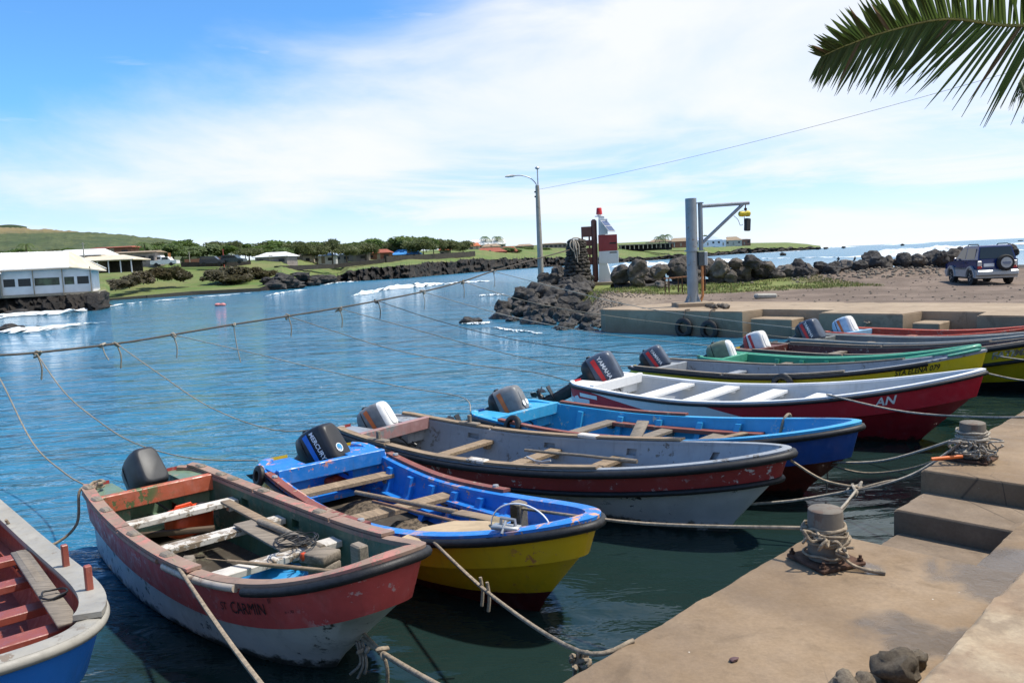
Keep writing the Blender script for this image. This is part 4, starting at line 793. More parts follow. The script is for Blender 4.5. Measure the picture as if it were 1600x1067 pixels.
# bow lines
g = 'mooring lines from boats to quay'
kn = pz(1338, 765, 0.55); b1t = c1 + Vector((0.06, 0.10, 0.22)); b2t = c2 + Vector((-0.10, -0.02, 0.12))
for i, (dz, r) in enumerate(((0.05, 0.013), (0.01, 0.012), (-0.03, 0.012))):
    rope([b2t + Vector((0, 0.03 * i, dz)), b2t.lerp(kn, 0.4) + Vector((0, 0, -0.06 - 0.02 * i)), b2t.lerp(kn, 0.75) + Vector((0.02 * i, 0, -0.05 + 0.015 * i)), kn], r, ('pale rope strand slung highest between the two bollards', 'pale rope strand slung in the middle between the two bollards', 'pale rope strand slung lowest between the two bollards')[i], (M_rope_pale, M_rope, M_rope)[i], group=g)
mb = MB(); knot(mb, kn, 0.07, 0.014, 71, 10); knot(mb, kn + Vector((0.03, 0.03, 0)), 0.06, 0.013, 72, 8); [mb.tube(spline([kn, kn.lerp(b1t, 0.5) + Vector((0.015 * q_, 0.02 * q_, -0.02 + 0.01 * q_)), b1t], 5), 0.011, 6) for q_ in (-1, 0, 1)]; mb.build('rope_knot', M_rope_pale, None, 60, label='fat knot of pale ropes hanging just behind the near bollard', cat='rope', group=g)
s4 = b4.W(b4.L - 0.60, 0, 0.28); rope([s4, s4.lerp(kn, 0.5) + Vector((0, 0, -0.03)), kn], 0.014, 'pale rope from the grey boat stem to the rope knot', M_rope_pale, group=g)
mb = MB(); mb.lathe([(0.03, 0), (0.042, 0.008), (0.03, 0.016)], 12, M=Matrix.Translation(s4) @ Matrix.Rotation(1.57, 4, 'X')); mb.tube([s4 + Vector((-0.1, 0.06, 0)), s4], 0.012, 6); mb.build('mooring_ring', M_iron, None, 50, label='rusty mooring ring on the stem of the grey boat', cat='ring')
p3 = b3.W(b3.L * 0.82, 0.0, 0.80); e3 = c1 + Vector((-0.11, 0.0, 0.22)); rope([p3, p3.lerp(e3, 0.5) + Vector((0, 0, -0.05)), e3], 0.013, 'taut rope from the blue boat post to the near bollard', M_rope, group=g)
s5 = b4.W(b4.L - 0.02, 0.05, 0.80); rope([s5, s5.lerp(kn, 0.5) + Vector((0, 0, -0.05)), kn + Vector((0.02, 0, 0.02))], 0.013, 'thin rope from the grey boat bow down to the rope knot', M_rope, group=g)
s5b = b5.W(b5.L - 0.42, 0, 0.42); rope([s5b, s5b.lerp(b2t, 0.5) + Vector((0, 0, -0.05)), b2t + Vector((0.02, 0, 0.10))], 0.014, 'pale taut rope from the sky-blue boat stem to the farther bollard', M_rope_pale, group=g)
rope([s5b, s5b.lerp(b2t, 0.35) + Vector((0, 0, -0.16)), s5b.lerp(b2t, 0.65) + Vector((0.1, 0, -0.14)), b2t], 0.011, 'slack brown rope under the sky-blue boat bow line', M_rope, group=g, tails=[[s5b, s5b + Vector((0.06, 0, -0.12)), s5b + Vector((0.03, -0.03, -0.38))]])
mb = MB(); a_ = b2t + Vector((-0.34, -0.12, -0.06)); mb.tube([a_, a_ + Vector((0.26, -0.02, 0.02))], 0.016, 8); mb.build('rope_sleeve', plain('orange hose', (0.7, 0.16, 0.03), 0.5), None, 50, label='short orange hose sleeve on a rope by the farther bollard', cat='hose')
p6 = b6.inner(b6.s_of(1315, 620, 0.6), 0.05, 0.03, -1); p6 = b6.M @ p6; e6 = pz(1585, 652, 0.86); rope([p6, p6.lerp(e6, 0.5) + Vector((0, 0, -0.10)), e6, pz(1620, 640, 0.87)], 0.013, 'pale rope from the crimson boat gunwale to the quay edge', M_rope_pale, group=g)
p7 = b7.W(b7.L - 0.1, 0, 0.80); e7 = Q(10.3, 0.05, 0.87); rope([p7, p7.lerp(e7, 0.5) + Vector((0, 0, -0.08)), e7], 0.013, 'pale rope from the yellow Sta Elena bow to the quay', M_rope_pale, group=g)
p9 = b9.W(b9.L * 0.80, -0.5, 0.70); e9 = Q(12.2, 0.05, 0.87); rope([p9, p9.lerp(e9, 0.5) + Vector((0, 0, -0.06)), e9], 0.013, 'pale rope from under the FATIMA lettering to the quay', M_rope_pale, group=g)
# St Carmin lines
p2 = b2.M @ b2.inner(b2.s_of(297, 905, 0.5), 0.03, 0.03, -1); e2 = Q(-1.1, 0.02, 0.86); rope([p2, p2.lerp(e2, 0.5) + Vector((0, 0, -0.05)), e2], 0.014, 'beige rope from the St Carmin gunwale towards the quay below', M_rope, group=g)
s2 = b2.W(b2.L - 0.50, 0, 0.34); e2 = pz(760, 1110, 0.80); k2 = s2.lerp(e2, 0.22) + Vector((0, 0, -0.02))
mb = MB(); mb.tube(spline([s2, k2, s2.lerp(e2, 0.6) + Vector((0, 0, -0.02)), e2], 6), 0.017, 7); mb.tube(spline([s2 + Vector((0, 0.02, 0.03)), k2], 3), 0.012, 6); knot(mb, k2, 0.035, 0.014, 5, 8); mb.tube(spline([k2, k2 + Vector((0.02, 0, -0.10)), k2 + Vector((0.01, 0.02, -0.22))], 4), 0.012, 6); mb.build('mooring_rope', M_rope, None, 60, label='thick knotted rope from the St Carmin stem to the quay', cat='rope', group=g)
mb = MB(); knot(mb, s2 + Vector((0, 0, -0.08)), 0.06, 0.014, 6, 8)
for i in range(3): a_ = s2 + Vector((0.02 * i - 0.05, 0.01, -0.02)); mb.tube(spline([a_, a_ + Vector((0.02, 0, -0.15)), a_ + Vector((0.03 * (i - 2), 0.02, -0.24 - 0.03 * (i % 2)))], 4), 0.010, 6)
mb.build('rope_tassel', rope_mat('bleached rope', (0.30, 0.28, 0.24)), None, 60, label='frayed whitish rope ends hanging from the St Carmin stem', cat='rope')
p3b = b3.M @ b3.inner(b3.s_of(645, 858, 0.62), -0.03, -0.04, -1); e3b = pz(905, 1017, 0.80); f3b = Q(0.55, 0.03, 0.86)
rope([p3b, p3b.lerp(e3b, 0.5) + Vector((0, 0, -0.07)), e3b, f3b], 0.013, 'brown rope from the yellow bow down to a quay-edge knot', M_rope, group=g, tails=[[p3b.lerp(e3b, q_), p3b.lerp(e3b, q_) + Vector((0.01, 0, -0.10)), p3b.lerp(e3b, q_) + Vector((0.0, 0, -0.2))] for q_ in (0.42, 0.47)])
mb = MB(); knot(mb, e3b + Vector((0, 0, -0.05)), 0.05, 0.013, 8, 9)
for i in range(3): mb.tube(spline([e3b + Vector((0.02 * i, 0, 0)), e3b + Vector((-0.03 + 0.03 * i, 0, -0.14)), e3b + Vector((0.01, 0, -0.22)), e3b + Vector((0.05, 0, -0.06))], 4), 0.011, 6)
mb.build('rope_knot', M_rope, None, 60, label='looped rope knot hanging at the near quay edge', cat='rope')

# long line over the water from the cairn, and the stern lines tied to it
def ml(px, py):
    c = at(px, py, 1.0).x; return at(px, py, 14.24 / (0.3743 - c))
mlp = [(-70, 571), (0, 555), (57, 551), (182, 537), (270, 523), (365, 507), (450, 494), (530, 481), (590, 470), (660, 456), (722, 440), (770, 424), (830, 407), (892, 390)]
mb = MB(); a_ = ml(*mlp[1]); pts = catenary(Q(-20, 0.3, 1.0), a_, 0.12, 16)[:-1] + spline([ml(*p) for p in mlp[1:]], 5); mb.tube(pts, [0.016 + 0.0004 * p.y for p in pts], 7); mb.build('mooring_cable', M_rope_dark, None, 60, label='long thick line sagging over the water up to the stone cairn', cat='rope')
g = 'stern lines tied to the long line'
def sternline(pix, end, label, r=0.016, m=None, y0=None):
    a = ml(*pix[0]); P = [a]; n = len(pix) - 1
    for i, q in enumerate(pix[1:], 1):
        k = i / (n + 1); P.append(at(q[0], q[1], a.y + (end.y - a.y) * k ** 0.8))
    P.append(end); pp = spline(P, 6); mb = MB(); mb.tube(pp, [r * (0.40 + 0.13 * p.y / 10) for p in pp], 6)
    knot(mb, a + Vector((0, 0, -0.02)), 0.05 + 0.002 * a.y, 0.018, int(pix[0][0]), 9); d = Vector((0.04, 0, -0.35 - 0.01 * a.y)); mb.tube(spline([a, a + d * 0.5 + Vector((0.05, 0, 0)), a + d], 4), 0.016, 5)
    mb.build('stern_line', m or M_rope, None, 60, label=label, cat='rope', group=g)
stern = lambda b, sd: b.W(0.10, sd * (b.B / 2 * b.f(0.03) - 0.02), b.z0 + 0.02)
sternline([(-25, 560), (0, 592), (50, 690), (100, 738)], stern(b2, -1), 'stern line from the picture edge to the St Carmin boat')
sternline([(57, 552), (100, 612), (150, 655), (210, 692), (300, 716)], stern(b3, -1), 'stern line curving down to the blue and yellow boat')
sternline([(182, 537), (250, 585), (330, 637), (430, 672)], stern(b4, -1), 'stern line running down behind the black motor to the grey boat')
sternline([(270, 523), (400, 553), (500, 577), (620, 603), (720, 620)], stern(b5, -1), 'stern line running to the sky-blue boat', m=M_rope_pale)
sternline([(450, 494), (520, 517), (610, 545), (720, 567), (835, 582)], stern(b6, -1), 'stern line running to the crimson boat')
sternline([(530, 482), (620, 507), (760, 545), (880, 570)], stern(b7, -1), 'stern line from the big knot to the yellow boat')
sternline([(590, 470), (680, 500), (800, 530), (930, 548)], stern(b8, -1), 'stern line running to the sea-green boat', m=M_rope_dark)
sternline([(660, 456), (780, 490), (900, 515), (1010, 530)], stern(b9, -1), 'stern line crossing in front of the lava boulders to the Fatima boat', m=M_rope_pale)
sternline([(722, 440), (820, 470), (940, 492), (1100, 512)], stern(b10, -1), 'stern line running over the boulders to the slate-grey boat')
sternline([(770, 424), (880, 452), (1000, 480), (1150, 502)], stern(b11, -1), 'stern line from near the cairn to the orange-red boat', m=M_rope_pale)
for px, py, nm in ((160, 540, 'second'), (365, 507, 'longest')):
    a = ml(px, py); mb = MB(); knot(mb, a, 0.06, 0.018, px, 8); L_ = 0.3 if nm == 'second' else 0.95; mb.tube(spline([a, a + Vector((0.03, 0, -L_ * 0.5)), a + Vector((0.10, 0, -L_))], 5), 0.014, 5)
    mb.build('rope_tail', M_rope_pale, None, 60, label='loose rope tail knotted to the long line, ' + ('short' if nm == 'second' else 'long and thin'), cat='rope', group='loose tails on the long line')

# loose gear in the boats (boat-local metres)
def gear(boat, name, label, cat, mb, m, smooth=45, group=None):
    mb.v = [tuple(boat.M @ Vector(v)) for v in mb.v]; return mb.build(name, m, None, smooth, label=label, cat=cat, group=group)
def loc(b, px, py, z): return b.Mi @ pz(px, py, z + (0.14 if b is b2 else 0))
def seg(b, p0, z0, p1, z1): return loc(b, *p0, z0), loc(b, *p1, z1)
M_plast = plain('orange plastic', (0.60, 0.075, 0.02), 0.45, var=0.15)
c = Vector((0.95, 0.16, 0)); o = empty('fuel_can', b2.M @ Vector((c.x, c.y, 0.24)), b2.h + 0.2); tag(o, 'orange-red plastic fuel can before the St Carmin stern bulkhead', 'fuel can')
mb = MB(); mb.loft([[Vector((p.x, p.y, z)) for p in sect(lx_, wy_, 0, 0, 20, 4)] for lx_, wy_, z in ((0.26, 0.40, 0.0), (0.30, 0.44, 0.02), (0.30, 0.44, 0.20), (0.27, 0.41, 0.235), (0.2, 0.34, 0.245))]); mb.build('body', M_plast, o, 45)
mb = MB(); mb.lathe([(0.04, 0.24), (0.04, 0.275), (0.03, 0.28)], 12, M=Matrix.Translation((0.06, 0.1, 0))); mb.build('cap', M_rubber, o, 40); mb = MB(); mb.tube([(-0.05, -0.12, 0.24), (-0.05, -0.1, 0.275), (-0.05, 0.06, 0.275), (-0.05, 0.08, 0.24)], 0.014, 6); mb.build('handle', M_plast, o, 40)
a, e = seg(b2, (352, 783), 0.41, (480, 850), 0.45); mb = MB(); mb.bar(a, e, 0.10, 0.025, ch=0.004); gear(b2, 'plank', 'narrow brown plank along the far side of the St Carmin boat', 'plank', mb, M_wood)
a, e = seg(b2, (385, 815), 0.415, (460, 855), 0.44); mb = MB(); mb.bar(a, e, 0.24, 0.022, ch=0.004); gear(b2, 'plank', 'wide grey board lying across the St Carmin white benches', 'plank', mb, M_woodg)
a, e = seg(b2, (405, 815), 0.46, (505, 856), 0.50); mb = MB(); mb.tube([a, a.lerp(e, 0.5) + Vector((0, 0.01, 0)), e], 0.028, 9); gear(b2, 'pole', 'thick round pole lying on the boards in the St Carmin boat', 'pole', mb, M_woodg)
a, e = seg(b2, (356, 876), 0.46, (524, 893), 0.50); mb = MB(); mb.tube([a, a.lerp(e, 0.5), e], [0.014, 0.018, 0.017], 8); mb.tube([a.lerp(e, -0.22), a], 0.006, 6); gear(b2, 'gaff', 'thin gaff pole across the foremost St Carmin bench', 'pole', mb, M_wood)
a, e = seg(b2, (290, 893), 0.30, (297, 872), 0.36); mb = MB(); mb.bar(a, e, 0.09, 0.09, ch=0.01); gear(b2, 'wood_block', 'small upright wood block by the St Carmin foremost bench', 'wood block', mb, M_woodg)
a, e = seg(b2, (205, 838), 0.18, (335, 825), 0.20); mb = MB(); mb.bar(a, e, 0.06, 0.05, ch=0.005); gear(b2, 'plank', 'dark batten lying low between the first two St Carmin benches', 'plank', mb, wood('dark batten', (0.13, 0.085, 0.05)))
c = loc(b2, 430, 897, 0.25); mb = MB(); rg = []
for i in range(11):
    rg.append([c + Vector((-0.30 + 0.06 * i + 0.02 * mnoise.noise(Vector((i * 0.7, j, 0))), -0.22 + 0.055 * j, 0.10 * mnoise.noise(Vector((i * 0.45, j * 0.5, 3))) + 0.10 * (1 - ((i - 5) / 5) ** 2) * (1 - ((j - 4) / 4.2) ** 2))) for j in range(9)])
mb.loft(rg, close=False); gear(b2, 'tarpaulin', 'bright blue tarpaulin bundled in the St Carmin bow', 'tarpaulin', mb, plain('blue tarp', (0.02, 0.27, 0.58), 0.45, var=0.1), 60)
c = loc(b2, 455, 853, 0.50); mb = MB()
for i in range(5): coil(mb, c + Vector((0.05 * i - 0.1, 0.04 * (i % 2), 0.01 * i)), 0.09 + 0.015 * i, 1.3, 0.05, 0.005, 90 + i, 5)
gear(b2, 'line_tangle', 'tangle of thin black line on the St Carmin board', 'line', mb, M_rubber)
c = loc(b2, 475, 869, 0.48); mb = MB(); mb.lathe([(0.0, -0.035), (0.025, -0.028), (0.035, 0), (0.025, 0.028), (0.0, 0.035)], 12, M=Matrix.Translation(c)); gear(b2, 'net_float', 'small orange cork float on the St Carmin foremost bench', 'float', mb, M_plast)
c = loc(b2, 500, 868, 0.47); mb = MB(); mb.box(c, (0.26, 0.20, 0.08), rotm(z=0.3), ch=0.01); mb.box(c + Vector((0.02, 0.02, -0.10)), (0.22, 0.16, 0.12), rotm(z=0.2), ch=0.01); gear(b2, 'wooden_box', 'weathered wooden box beside the pole end in the St Carmin boat', 'box', mb, M_woodg)
c = b2.inner(0.03, 0.05, 0.02, -1); mb = MB(); coil(mb, c + Vector((0.06, 0.04, 0.0)), 0.06, 2.2, 0.05, 0.014, 33); q = b2.inner(0.12, -0.03, 0.0, -1); mb.tube(spline([c, c + Vector((0.0, -0.10, -0.03)), c + Vector((0.02, -0.16, -0.35)), c + Vector((0.0, -0.40, -0.50)), c + Vector((0.1, -0.65, -0.35)), c + Vector((0.2, -0.78, -0.10))], 6), 0.014, 7); gear(b2, 'mooring_rope', 'rope hung in a bight from the St Carmin stern to the red-brown boat', 'rope', mb, M_rope)
a, e = seg(b1, (30, 862), 0.50, (108, 975), 0.62); mb = MB(); mb.bar(a, e, 0.13, 0.025, ch=0.006); mb.bar(a, a.lerp(e, 0.5), 0.06, 0.03, ch=0.006); gear(b1, 'paddle', 'grey wooden paddle tied along the side of the red-brown boat', 'paddle', mb, M_woodg)
c = a.lerp(e, 0.72); mb = MB(); coil(mb, c + Vector((0, 0, 0.0)), 0.07, 1.5, 0.04, 0.008, 51); gear(b1, 'lashing', 'black cord lashed round the grey paddle', 'cord', mb, M_rubber)
# blue boat
a, e = seg(b3, (556, 769), 0.44, (790, 815), 0.60); mb = MB(); k = [a.lerp(e, t) for t in (0, 0.4, 0.72, 0.8, 0.92, 1.0)]; mb.tube(k[:3], [0.024, 0.026, 0.026], 9); mb.bar(k[2], k[5], 0.13, 0.02, ch=0.004); gear(b3, 'oar', 'long wooden oar with flat blade lying along the blue boat', 'oar', mb, M_wood)
a, e = seg(b3, (583, 783), 0.42, (722, 817), 0.52); mb = MB(); mb.tube([a, a.lerp(e, 0.5), e], 0.017, 8); gear(b3, 'pole', 'thin straight pole beside the oar in the blue boat', 'pole', mb, wood('reddish pole', (0.30, 0.16, 0.10)))
P = [loc(b3, *q, 0.60) for q in ((628, 842), (660, 826), (710, 816), (760, 816), (792, 820), (772, 846), (720, 850), (660, 850))]; mb = MB(); n = len(P); dz = Vector((0, 0, 0.016)); mb.add([p for p in P] + [p + dz for p in P], [tuple(range(n))[::-1], tuple(range(n, 2 * n))] + [(j, (j + 1) % n, n + (j + 1) % n, n + j) for j in range(n)]); gear(b3, 'plywood_sheet', 'pale plywood sheet laid over the blue boat foredeck', 'plywood sheet', mb, wood('pale plywood', (0.46, 0.345, 0.215), dark=0.75, samt=0.25, sc=(2, 5, 5)), None)
# clear acrylic screen beside the post
mt, nt_, p_ = newmat('clear acrylic'); p_.inputs['Transmission Weight'].default_value = 1.0; p_.inputs['Roughness'].default_value = 0.03; p_.inputs['IOR'].default_value = 1.1; p_.inputs['Base Color'].default_value = (0.85, 0.92, 0.90, 1)
a, e = loc(b3, 768, 818, 0.62), loc(b3, 862, 832, 0.72); o = empty('windscreen'); tag(o, 'clear half-round plastic windscreen standing in the blue boat bow', 'windscreen'); o.matrix_world = b3.M
ax = (e - a); cc = (a + e) / 2; arc = [cc - ax * 0.5 * math.cos(math.pi * i / 18) + Vector((0, 0, 0.20 * math.sin(math.pi * i / 18))) for i in range(19)]; tn = Vector((-ax.y, ax.x, 0)).normalized() * 0.003
mb = MB(); n = len(arc); mb.add([p - tn for p in arc] + [p + tn for p in arc], [tuple(range(n))[::-1], tuple(range(n, 2 * n))] + [(j, (j + 1) % n, n + (j + 1) % n, n + j) for j in range(n)]); mb.build('pane', mt, o)
mb = MB(); mb.tube(arc, 0.007, 6); mb.build('rim', M_white, o, 50)
c = b3.inner(0.90, 0.05, 0.03, -1); mb = MB(); mb.box(c, (0.22, 0.09, 0.03), rotm(z=0.5), ch=0.006); mb.tube([c + Vector((-0.06, 0, 0.015)), c + Vector((-0.06, 0, 0.06)), c + Vector((0.06, 0.04, 0.06)), c + Vector((0.06, 0.04, 0.015))], 0.014, 6); mb.tube([c + Vector((0, 0, 0.05)), c + Vector((0.02, -0.06, -0.03))], 0.012, 6); b3.bld(mb, 'fairlead', M_nail, smooth=45)
def tyre(c, rot, R_, r_, label, group=None, parent=None, name='tyre_fender'):
    mb = MB(); prof = [(R_ - r_ * 0.75, -r_ * 0.8), (R_ - r_ * 0.2, -r_), (R_ + r_ * 0.6, -r_ * 0.85), (R_ + r_, -r_ * 0.4), (R_ + r_, r_ * 0.4), (R_ + r_ * 0.6, r_ * 0.85), (R_ - r_ * 0.2, r_), (R_ - r_ * 0.75, r_ * 0.8), (R_ - r_ * 0.55, 0)]
    rings = [[rot @ Vector((q * math.cos(a), q * math.sin(a), z)) + Vector(c) for q, z in prof] for a in [2 * math.pi * i / 26 for i in range(26)]]
    mb.loft(rings + [rings[0]], cap=False); return mb.build(name, M_rubber, parent, 40, label=label, cat='tyre', group=group)
c = b3.M @ b3.inner(0.075, -0.055, -0.03, -1); tyre(c, Matrix.Rotation(b3.h, 3, 'Z') @ rotm(x=R(80)), 0.085, 0.035, 'small black tyre fender at the blue boat stern corner')
c = b5.M @ b5.inner(0.20, -0.04, 0.0, -1); tyre(c, Matrix.Rotation(b5.h, 3, 'Z') @ rotm(x=R(70)), 0.11, 0.04, 'black tyre fender over the sky-blue boat near gunwale')
c = b7.M @ b7.inner(0.545, -0.10, -0.14, -1); tyre(c, Matrix.Rotation(b7.h, 3, 'Z') @ rotm(x=R(90)), 0.15, 0.05, 'tyre fender hung on the yellow boat by the crimson boat')
c = loc(b3, 528, 748, 0.22); mb = MB(); mb.box(c, (0.30, 0.42, 0.16), rotm(z=0.2, x=0.1), ch=0.03); gear(b3, 'fish_crate', 'orange crate under the blue boat stern bulkhead', 'crate', mb, M_plast)
def pile(boat, c, rx, ry, h, name, label, cat, m, seed):
    mb = MB(); rg = []
    for i in range(13):
        rg.append([c + Vector((rx * (i / 6 - 1), ry * (j / 5 - 1), max(0, h * (1 - ((i - 6) / 6) ** 2 - ((j - 5) / 5) ** 2 * 0.9) + 0.35 * h * mnoise.noise(Vector((i * 0.8, j * 0.8, seed)))) - 0.02)) for j in range(11)])
    mb.loft(rg, close=False); gear(boat, name, label, cat, mb, m, 60)
M_net = plain('brown net', (0.12, 0.09, 0.06), 0.95, var=0.5, scale=30, bump=0.9)
pile(b3, loc(b3, 575, 795, 0.06), 0.45, 0.28, 0.10, 'fishing_net', 'heap of brown net between the blue boat benches', 'net', M_net, 2)
pile(b3, loc(b3, 640, 833, 0.14), 0.32, 0.24, 0.14, 'sacking', 'brown sacking beside the plywood sheet in the blue boat', 'sacking', M_net, 5)
pile(b4, loc(b4, 770, 715, 0.06), 0.35, 0.3, 0.16, 'fishing_net', 'small dark net heap in the grey boat bilge', 'net', M_net, 8)
a, e = seg(b4, (820, 703), 0.50, (968, 718), 0.52); mb = MB(); mb.tube([a, a.lerp(e, 0.3), a.lerp(e, 0.6) + Vector((0, 0.02, 0)), e], 0.018, 8); mb.tube([e, e + (e - a).normalized() * 0.22], [0.03, 0.026], 8); gear(b4, 'boat_hook', 'long crooked pole resting on the grey boat benches', 'pole', mb, M_woodg)
a, e = seg(b5, (990, 690), 0.45, (1005, 658), 0.62); mb = MB(); mb.bar(a, e, 0.16, 0.03, ch=0.005); gear(b5, 'plank', 'upright brown board leaning in the sky-blue boat', 'plank', mb, M_woodg)
a, e = seg(b5, (1100, 690), 0.52, (1165, 676), 0.52); mb = MB(); mb.bar(a, e, 0.09, 0.02, ch=0.003); gear(b5, 'plank', 'short brown board on the sky-blue boat foremost bench', 'plank', mb, M_wood)
pile(b5, loc(b5, 860, 668, 0.06), 0.22, 0.25, 0.25, 'sacking', 'orange-red sacking in the stern of the sky-blue boat', 'sacking', plain('red cloth', (0.34, 0.07, 0.04), 0.9), 11)
c = b5.inner(0.80, 0.03, 0.0, 1); mb = MB(); mb.tube(spline([c + Vector((0, 0.12, -0.10)), c + Vector((0, 0.06, 0.04)), c + Vector((-0.03, -0.05, -0.02)), c + Vector((-0.08, -0.10, -0.30))], 5), 0.018, 7); gear(b5, 'mooring_rope', 'short rope looped over the sky-blue boat far gunwale', 'rope', mb, M_rope)

# stones lying at the foot of the upper quay
M_stone = rockmat('quay stone', ((0.22, 0.17, 0.12), (0.36, 0.29, 0.20), (0.46, 0.38, 0.27)), scale=6)
for i, (px, py, rx, rz_, l) in enumerate(((1402, 1055, 0.105, 0.10, 'largest brown stone at the foot of the upper quay'), (1352, 1066, 0.055, 0.05, 'small blue-grey stone beside the largest quay stone'), (1322, 1072, 0.075, 0.06, 'reddish low stone leftmost at the foot of the upper quay'), (1432, 1036, 0.06, 0.06, 'small stone against the upper quay edge, behind the largest stone'))):
    p = pz(px, py, 0.87); me = rock_mesh('stone', M_stone, 80 + i, 3, 0.4, 0.8); link('stone', me, None, (p.x, p.y, 0.85 + rz_ * 0.6), (0.2 * i, 0.1, i * 1.1), (rx, rx * 0.8, rz_), label=l, cat='stone', group='loose stones on the quay')
p = pz(1147, 1031, 0.855); link('stone', rock_mesh('stone', plain('maroon pebble', (0.10, 0.05, 0.05), 0.7), 99, 2, 0.4), None, (p.x, p.y, 0.86), (0, 0, 0.3), (0.028, 0.016, 0.012), label='tiny maroon pebble alone on the near quay', cat='stone', group='loose stones on the quay')
# ================================================================== PIER: BOULDERS, CAIRN, BEACON, LAMP, DAVIT, CAR
M_lavab = rockmat('lava boulder wet', ((0.022, 0.020, 0.019), (0.075, 0.068, 0.060), (0.17, 0.155, 0.135)), wet=True, scale=1.6); M_boul = rockmat('grey-brown boulder', ((0.060, 0.050, 0.042), (0.150, 0.128, 0.105), (0.26, 0.225, 0.18)), scale=1.4); M_bdark = rockmat('dark boulder', ((0.016, 0.015, 0.015), (0.050, 0.046, 0.043), (0.12, 0.11, 0.10)), scale=1.5)
RL = [rock_mesh('boulder', M_lavab, 200 + i, 4, 0.34, 0.85, 32, 0.85) for i in range(6)]; RB = [rock_mesh('boulder', M_boul, 300 + i, 4, 0.30, 0.9, 32, facet=0.92) for i in range(6)]; RD = [rock_mesh('boulder', M_bdark, 400 + i, 4, 0.36, 0.9, 32, facet=0.85) for i in range(4)]
rk = random.Random(11)
ORD = ['first', 'second', 'third', 'fourth', 'fifth', 'sixth', 'seventh', 'eighth', 'ninth', 'tenth', 'eleventh', 'twelfth', 'thirteenth', 'fourteenth', 'fifteenth', 'sixteenth', 'seventeenth', 'eighteenth', 'nineteenth', 'twentieth']
def bandof(zy): return 0 if zy < 200 else 1 if zy < 330 else 2 if zy < 420 else 3 if zy < 530 else 4
BAND = ('topmost riprap course by the cairn', 'upper riprap course below the cairn', 'middle riprap course', 'lower riprap course', 'water-edge riprap course')
cnt = {}
rip = [(310, 405, 75), (290, 520, 85), (405, 560, 60), (500, 455, 75), (515, 290, 85), (600, 465, 60), (640, 400, 90), (700, 260, 110), (740, 370, 80), (830, 350, 80), (860, 250, 100), (750, 480, 60), (640, 590, 95), (780, 590, 90), (920, 520, 80), (950, 650, 75), (1020, 380, 90), (1100, 270, 120), (1090, 550, 80), (1160, 450, 90), (1230, 560, 90), (1300, 500, 60), (730, 120, 65), (800, 150, 75), (880, 70, 80), (955, 135, 65), (1065, 150, 80), (960, 210, 75), (1180, 175, 60), (1350, 600, 70), (560, 560, 60), (870, 640, 50), (1010, 590, 60), (930, 430, 60), (460, 380, 55), (690, 470, 60), (1150, 640, 60), (820, 480, 70), (990, 480, 60), (610, 300, 55), (770, 250, 70), (1230, 660, 60), (1290, 610, 60)]
def ordn(k): cnt[k] = cnt.get(k, -1) + 1; return ORD[cnt[k]]
for (zx, zy, zr) in sorted(rip):
    px, py = 740 + zx / 6.667, 420 + zy / 6.667; Y = 31.2 + (515 - py) * 0.21 + max(0, 900 - px) * 0.035; p = at(px, py, Y + 0.4); r = zr / 6.667 * Y / FPX * 1.36
    up = 'among the upper riprap below the stone cairn' if zy < 330 else 'stacked in the riprap at the water edge below the cairn'
    link('boulder', rk.choice(RL), None, p, (rk.uniform(-0.5, 0.5), rk.uniform(-0.5, 0.5), rk.uniform(0, 6)), (r * rk.uniform(0.85, 1.25), r * rk.uniform(0.85, 1.25), r * rk.uniform(0.8, 1.15)), label='dark lava boulder, ' + ordn('r%d' % bandof(zy)) + ' from the seaward end, ' + BAND[bandof(zy)], cat='boulder', group='riprap boulders')
mb = MB(); rows = []         # packed core behind the riprap
for i in range(15):
    px = 790 + i * 11.5; r = []
    for j in range(6):
        t = j / 5; Y = 33.5 + max(0, 900 - px) * 0.04 + 11 * t; q = at(px, 400, Y); q.z = -0.9 + 1.5 * min(1, t * 1.2) + 0.18 * mnoise.noise(Vector((px * 0.1, j, 0))); r.append(q)
    rows.append(r)
mb.loft(rows, close=False); mb.build('riprap_core', M_lavab, smooth=60, kind='structure')
for i, (px, py, r) in enumerate(((731, 502, 0.36), (743, 503, 0.30))):
    p = at(px, py, 37.5); link('boulder', RL[i], None, p, (0, 0, i), (r * 1.3, r, r * 0.7), label='lava rock awash off the riprap, ' + ('outer one' if i == 0 else 'inner one'), cat='boulder', group='rocks awash off the riprap')
row = [(971, 429, 14), (996, 422, 14), (994, 437, 13), (1018, 435, 16), (1031, 424, 12), (1035, 447, 10), (1061, 420, 18), (1102, 416, 16), (1125, 420, 14), (1149, 412, 9), (1162, 424, 16), (1174, 410, 11), (1187, 422, 14), (1200, 416, 9), (1206, 429, 10), (1230, 428, 14), (1247, 421, 14), (1252, 433, 11), (1123, 434, 14), (1266, 426, 12), (1284, 424, 13), (1300, 431, 10), (1308, 423, 11), (1322, 427, 12), (1343, 427, 11), (1366, 420, 18), (1384, 423, 12), (1411, 408, 10), (1412, 421, 12), (1429, 412, 13), (1436, 404, 9), (1456, 408, 15), (1428, 425, 10), (1493, 402, 14), (1500, 398, 10), (1476, 412, 10), (1080, 428, 14), (1090, 440, 9), (1142, 432, 10), (1218, 436, 8), (1345, 418, 10), (1470, 405, 11), (1515, 402, 12), (1543, 398, 12), (1575, 396, 13)]
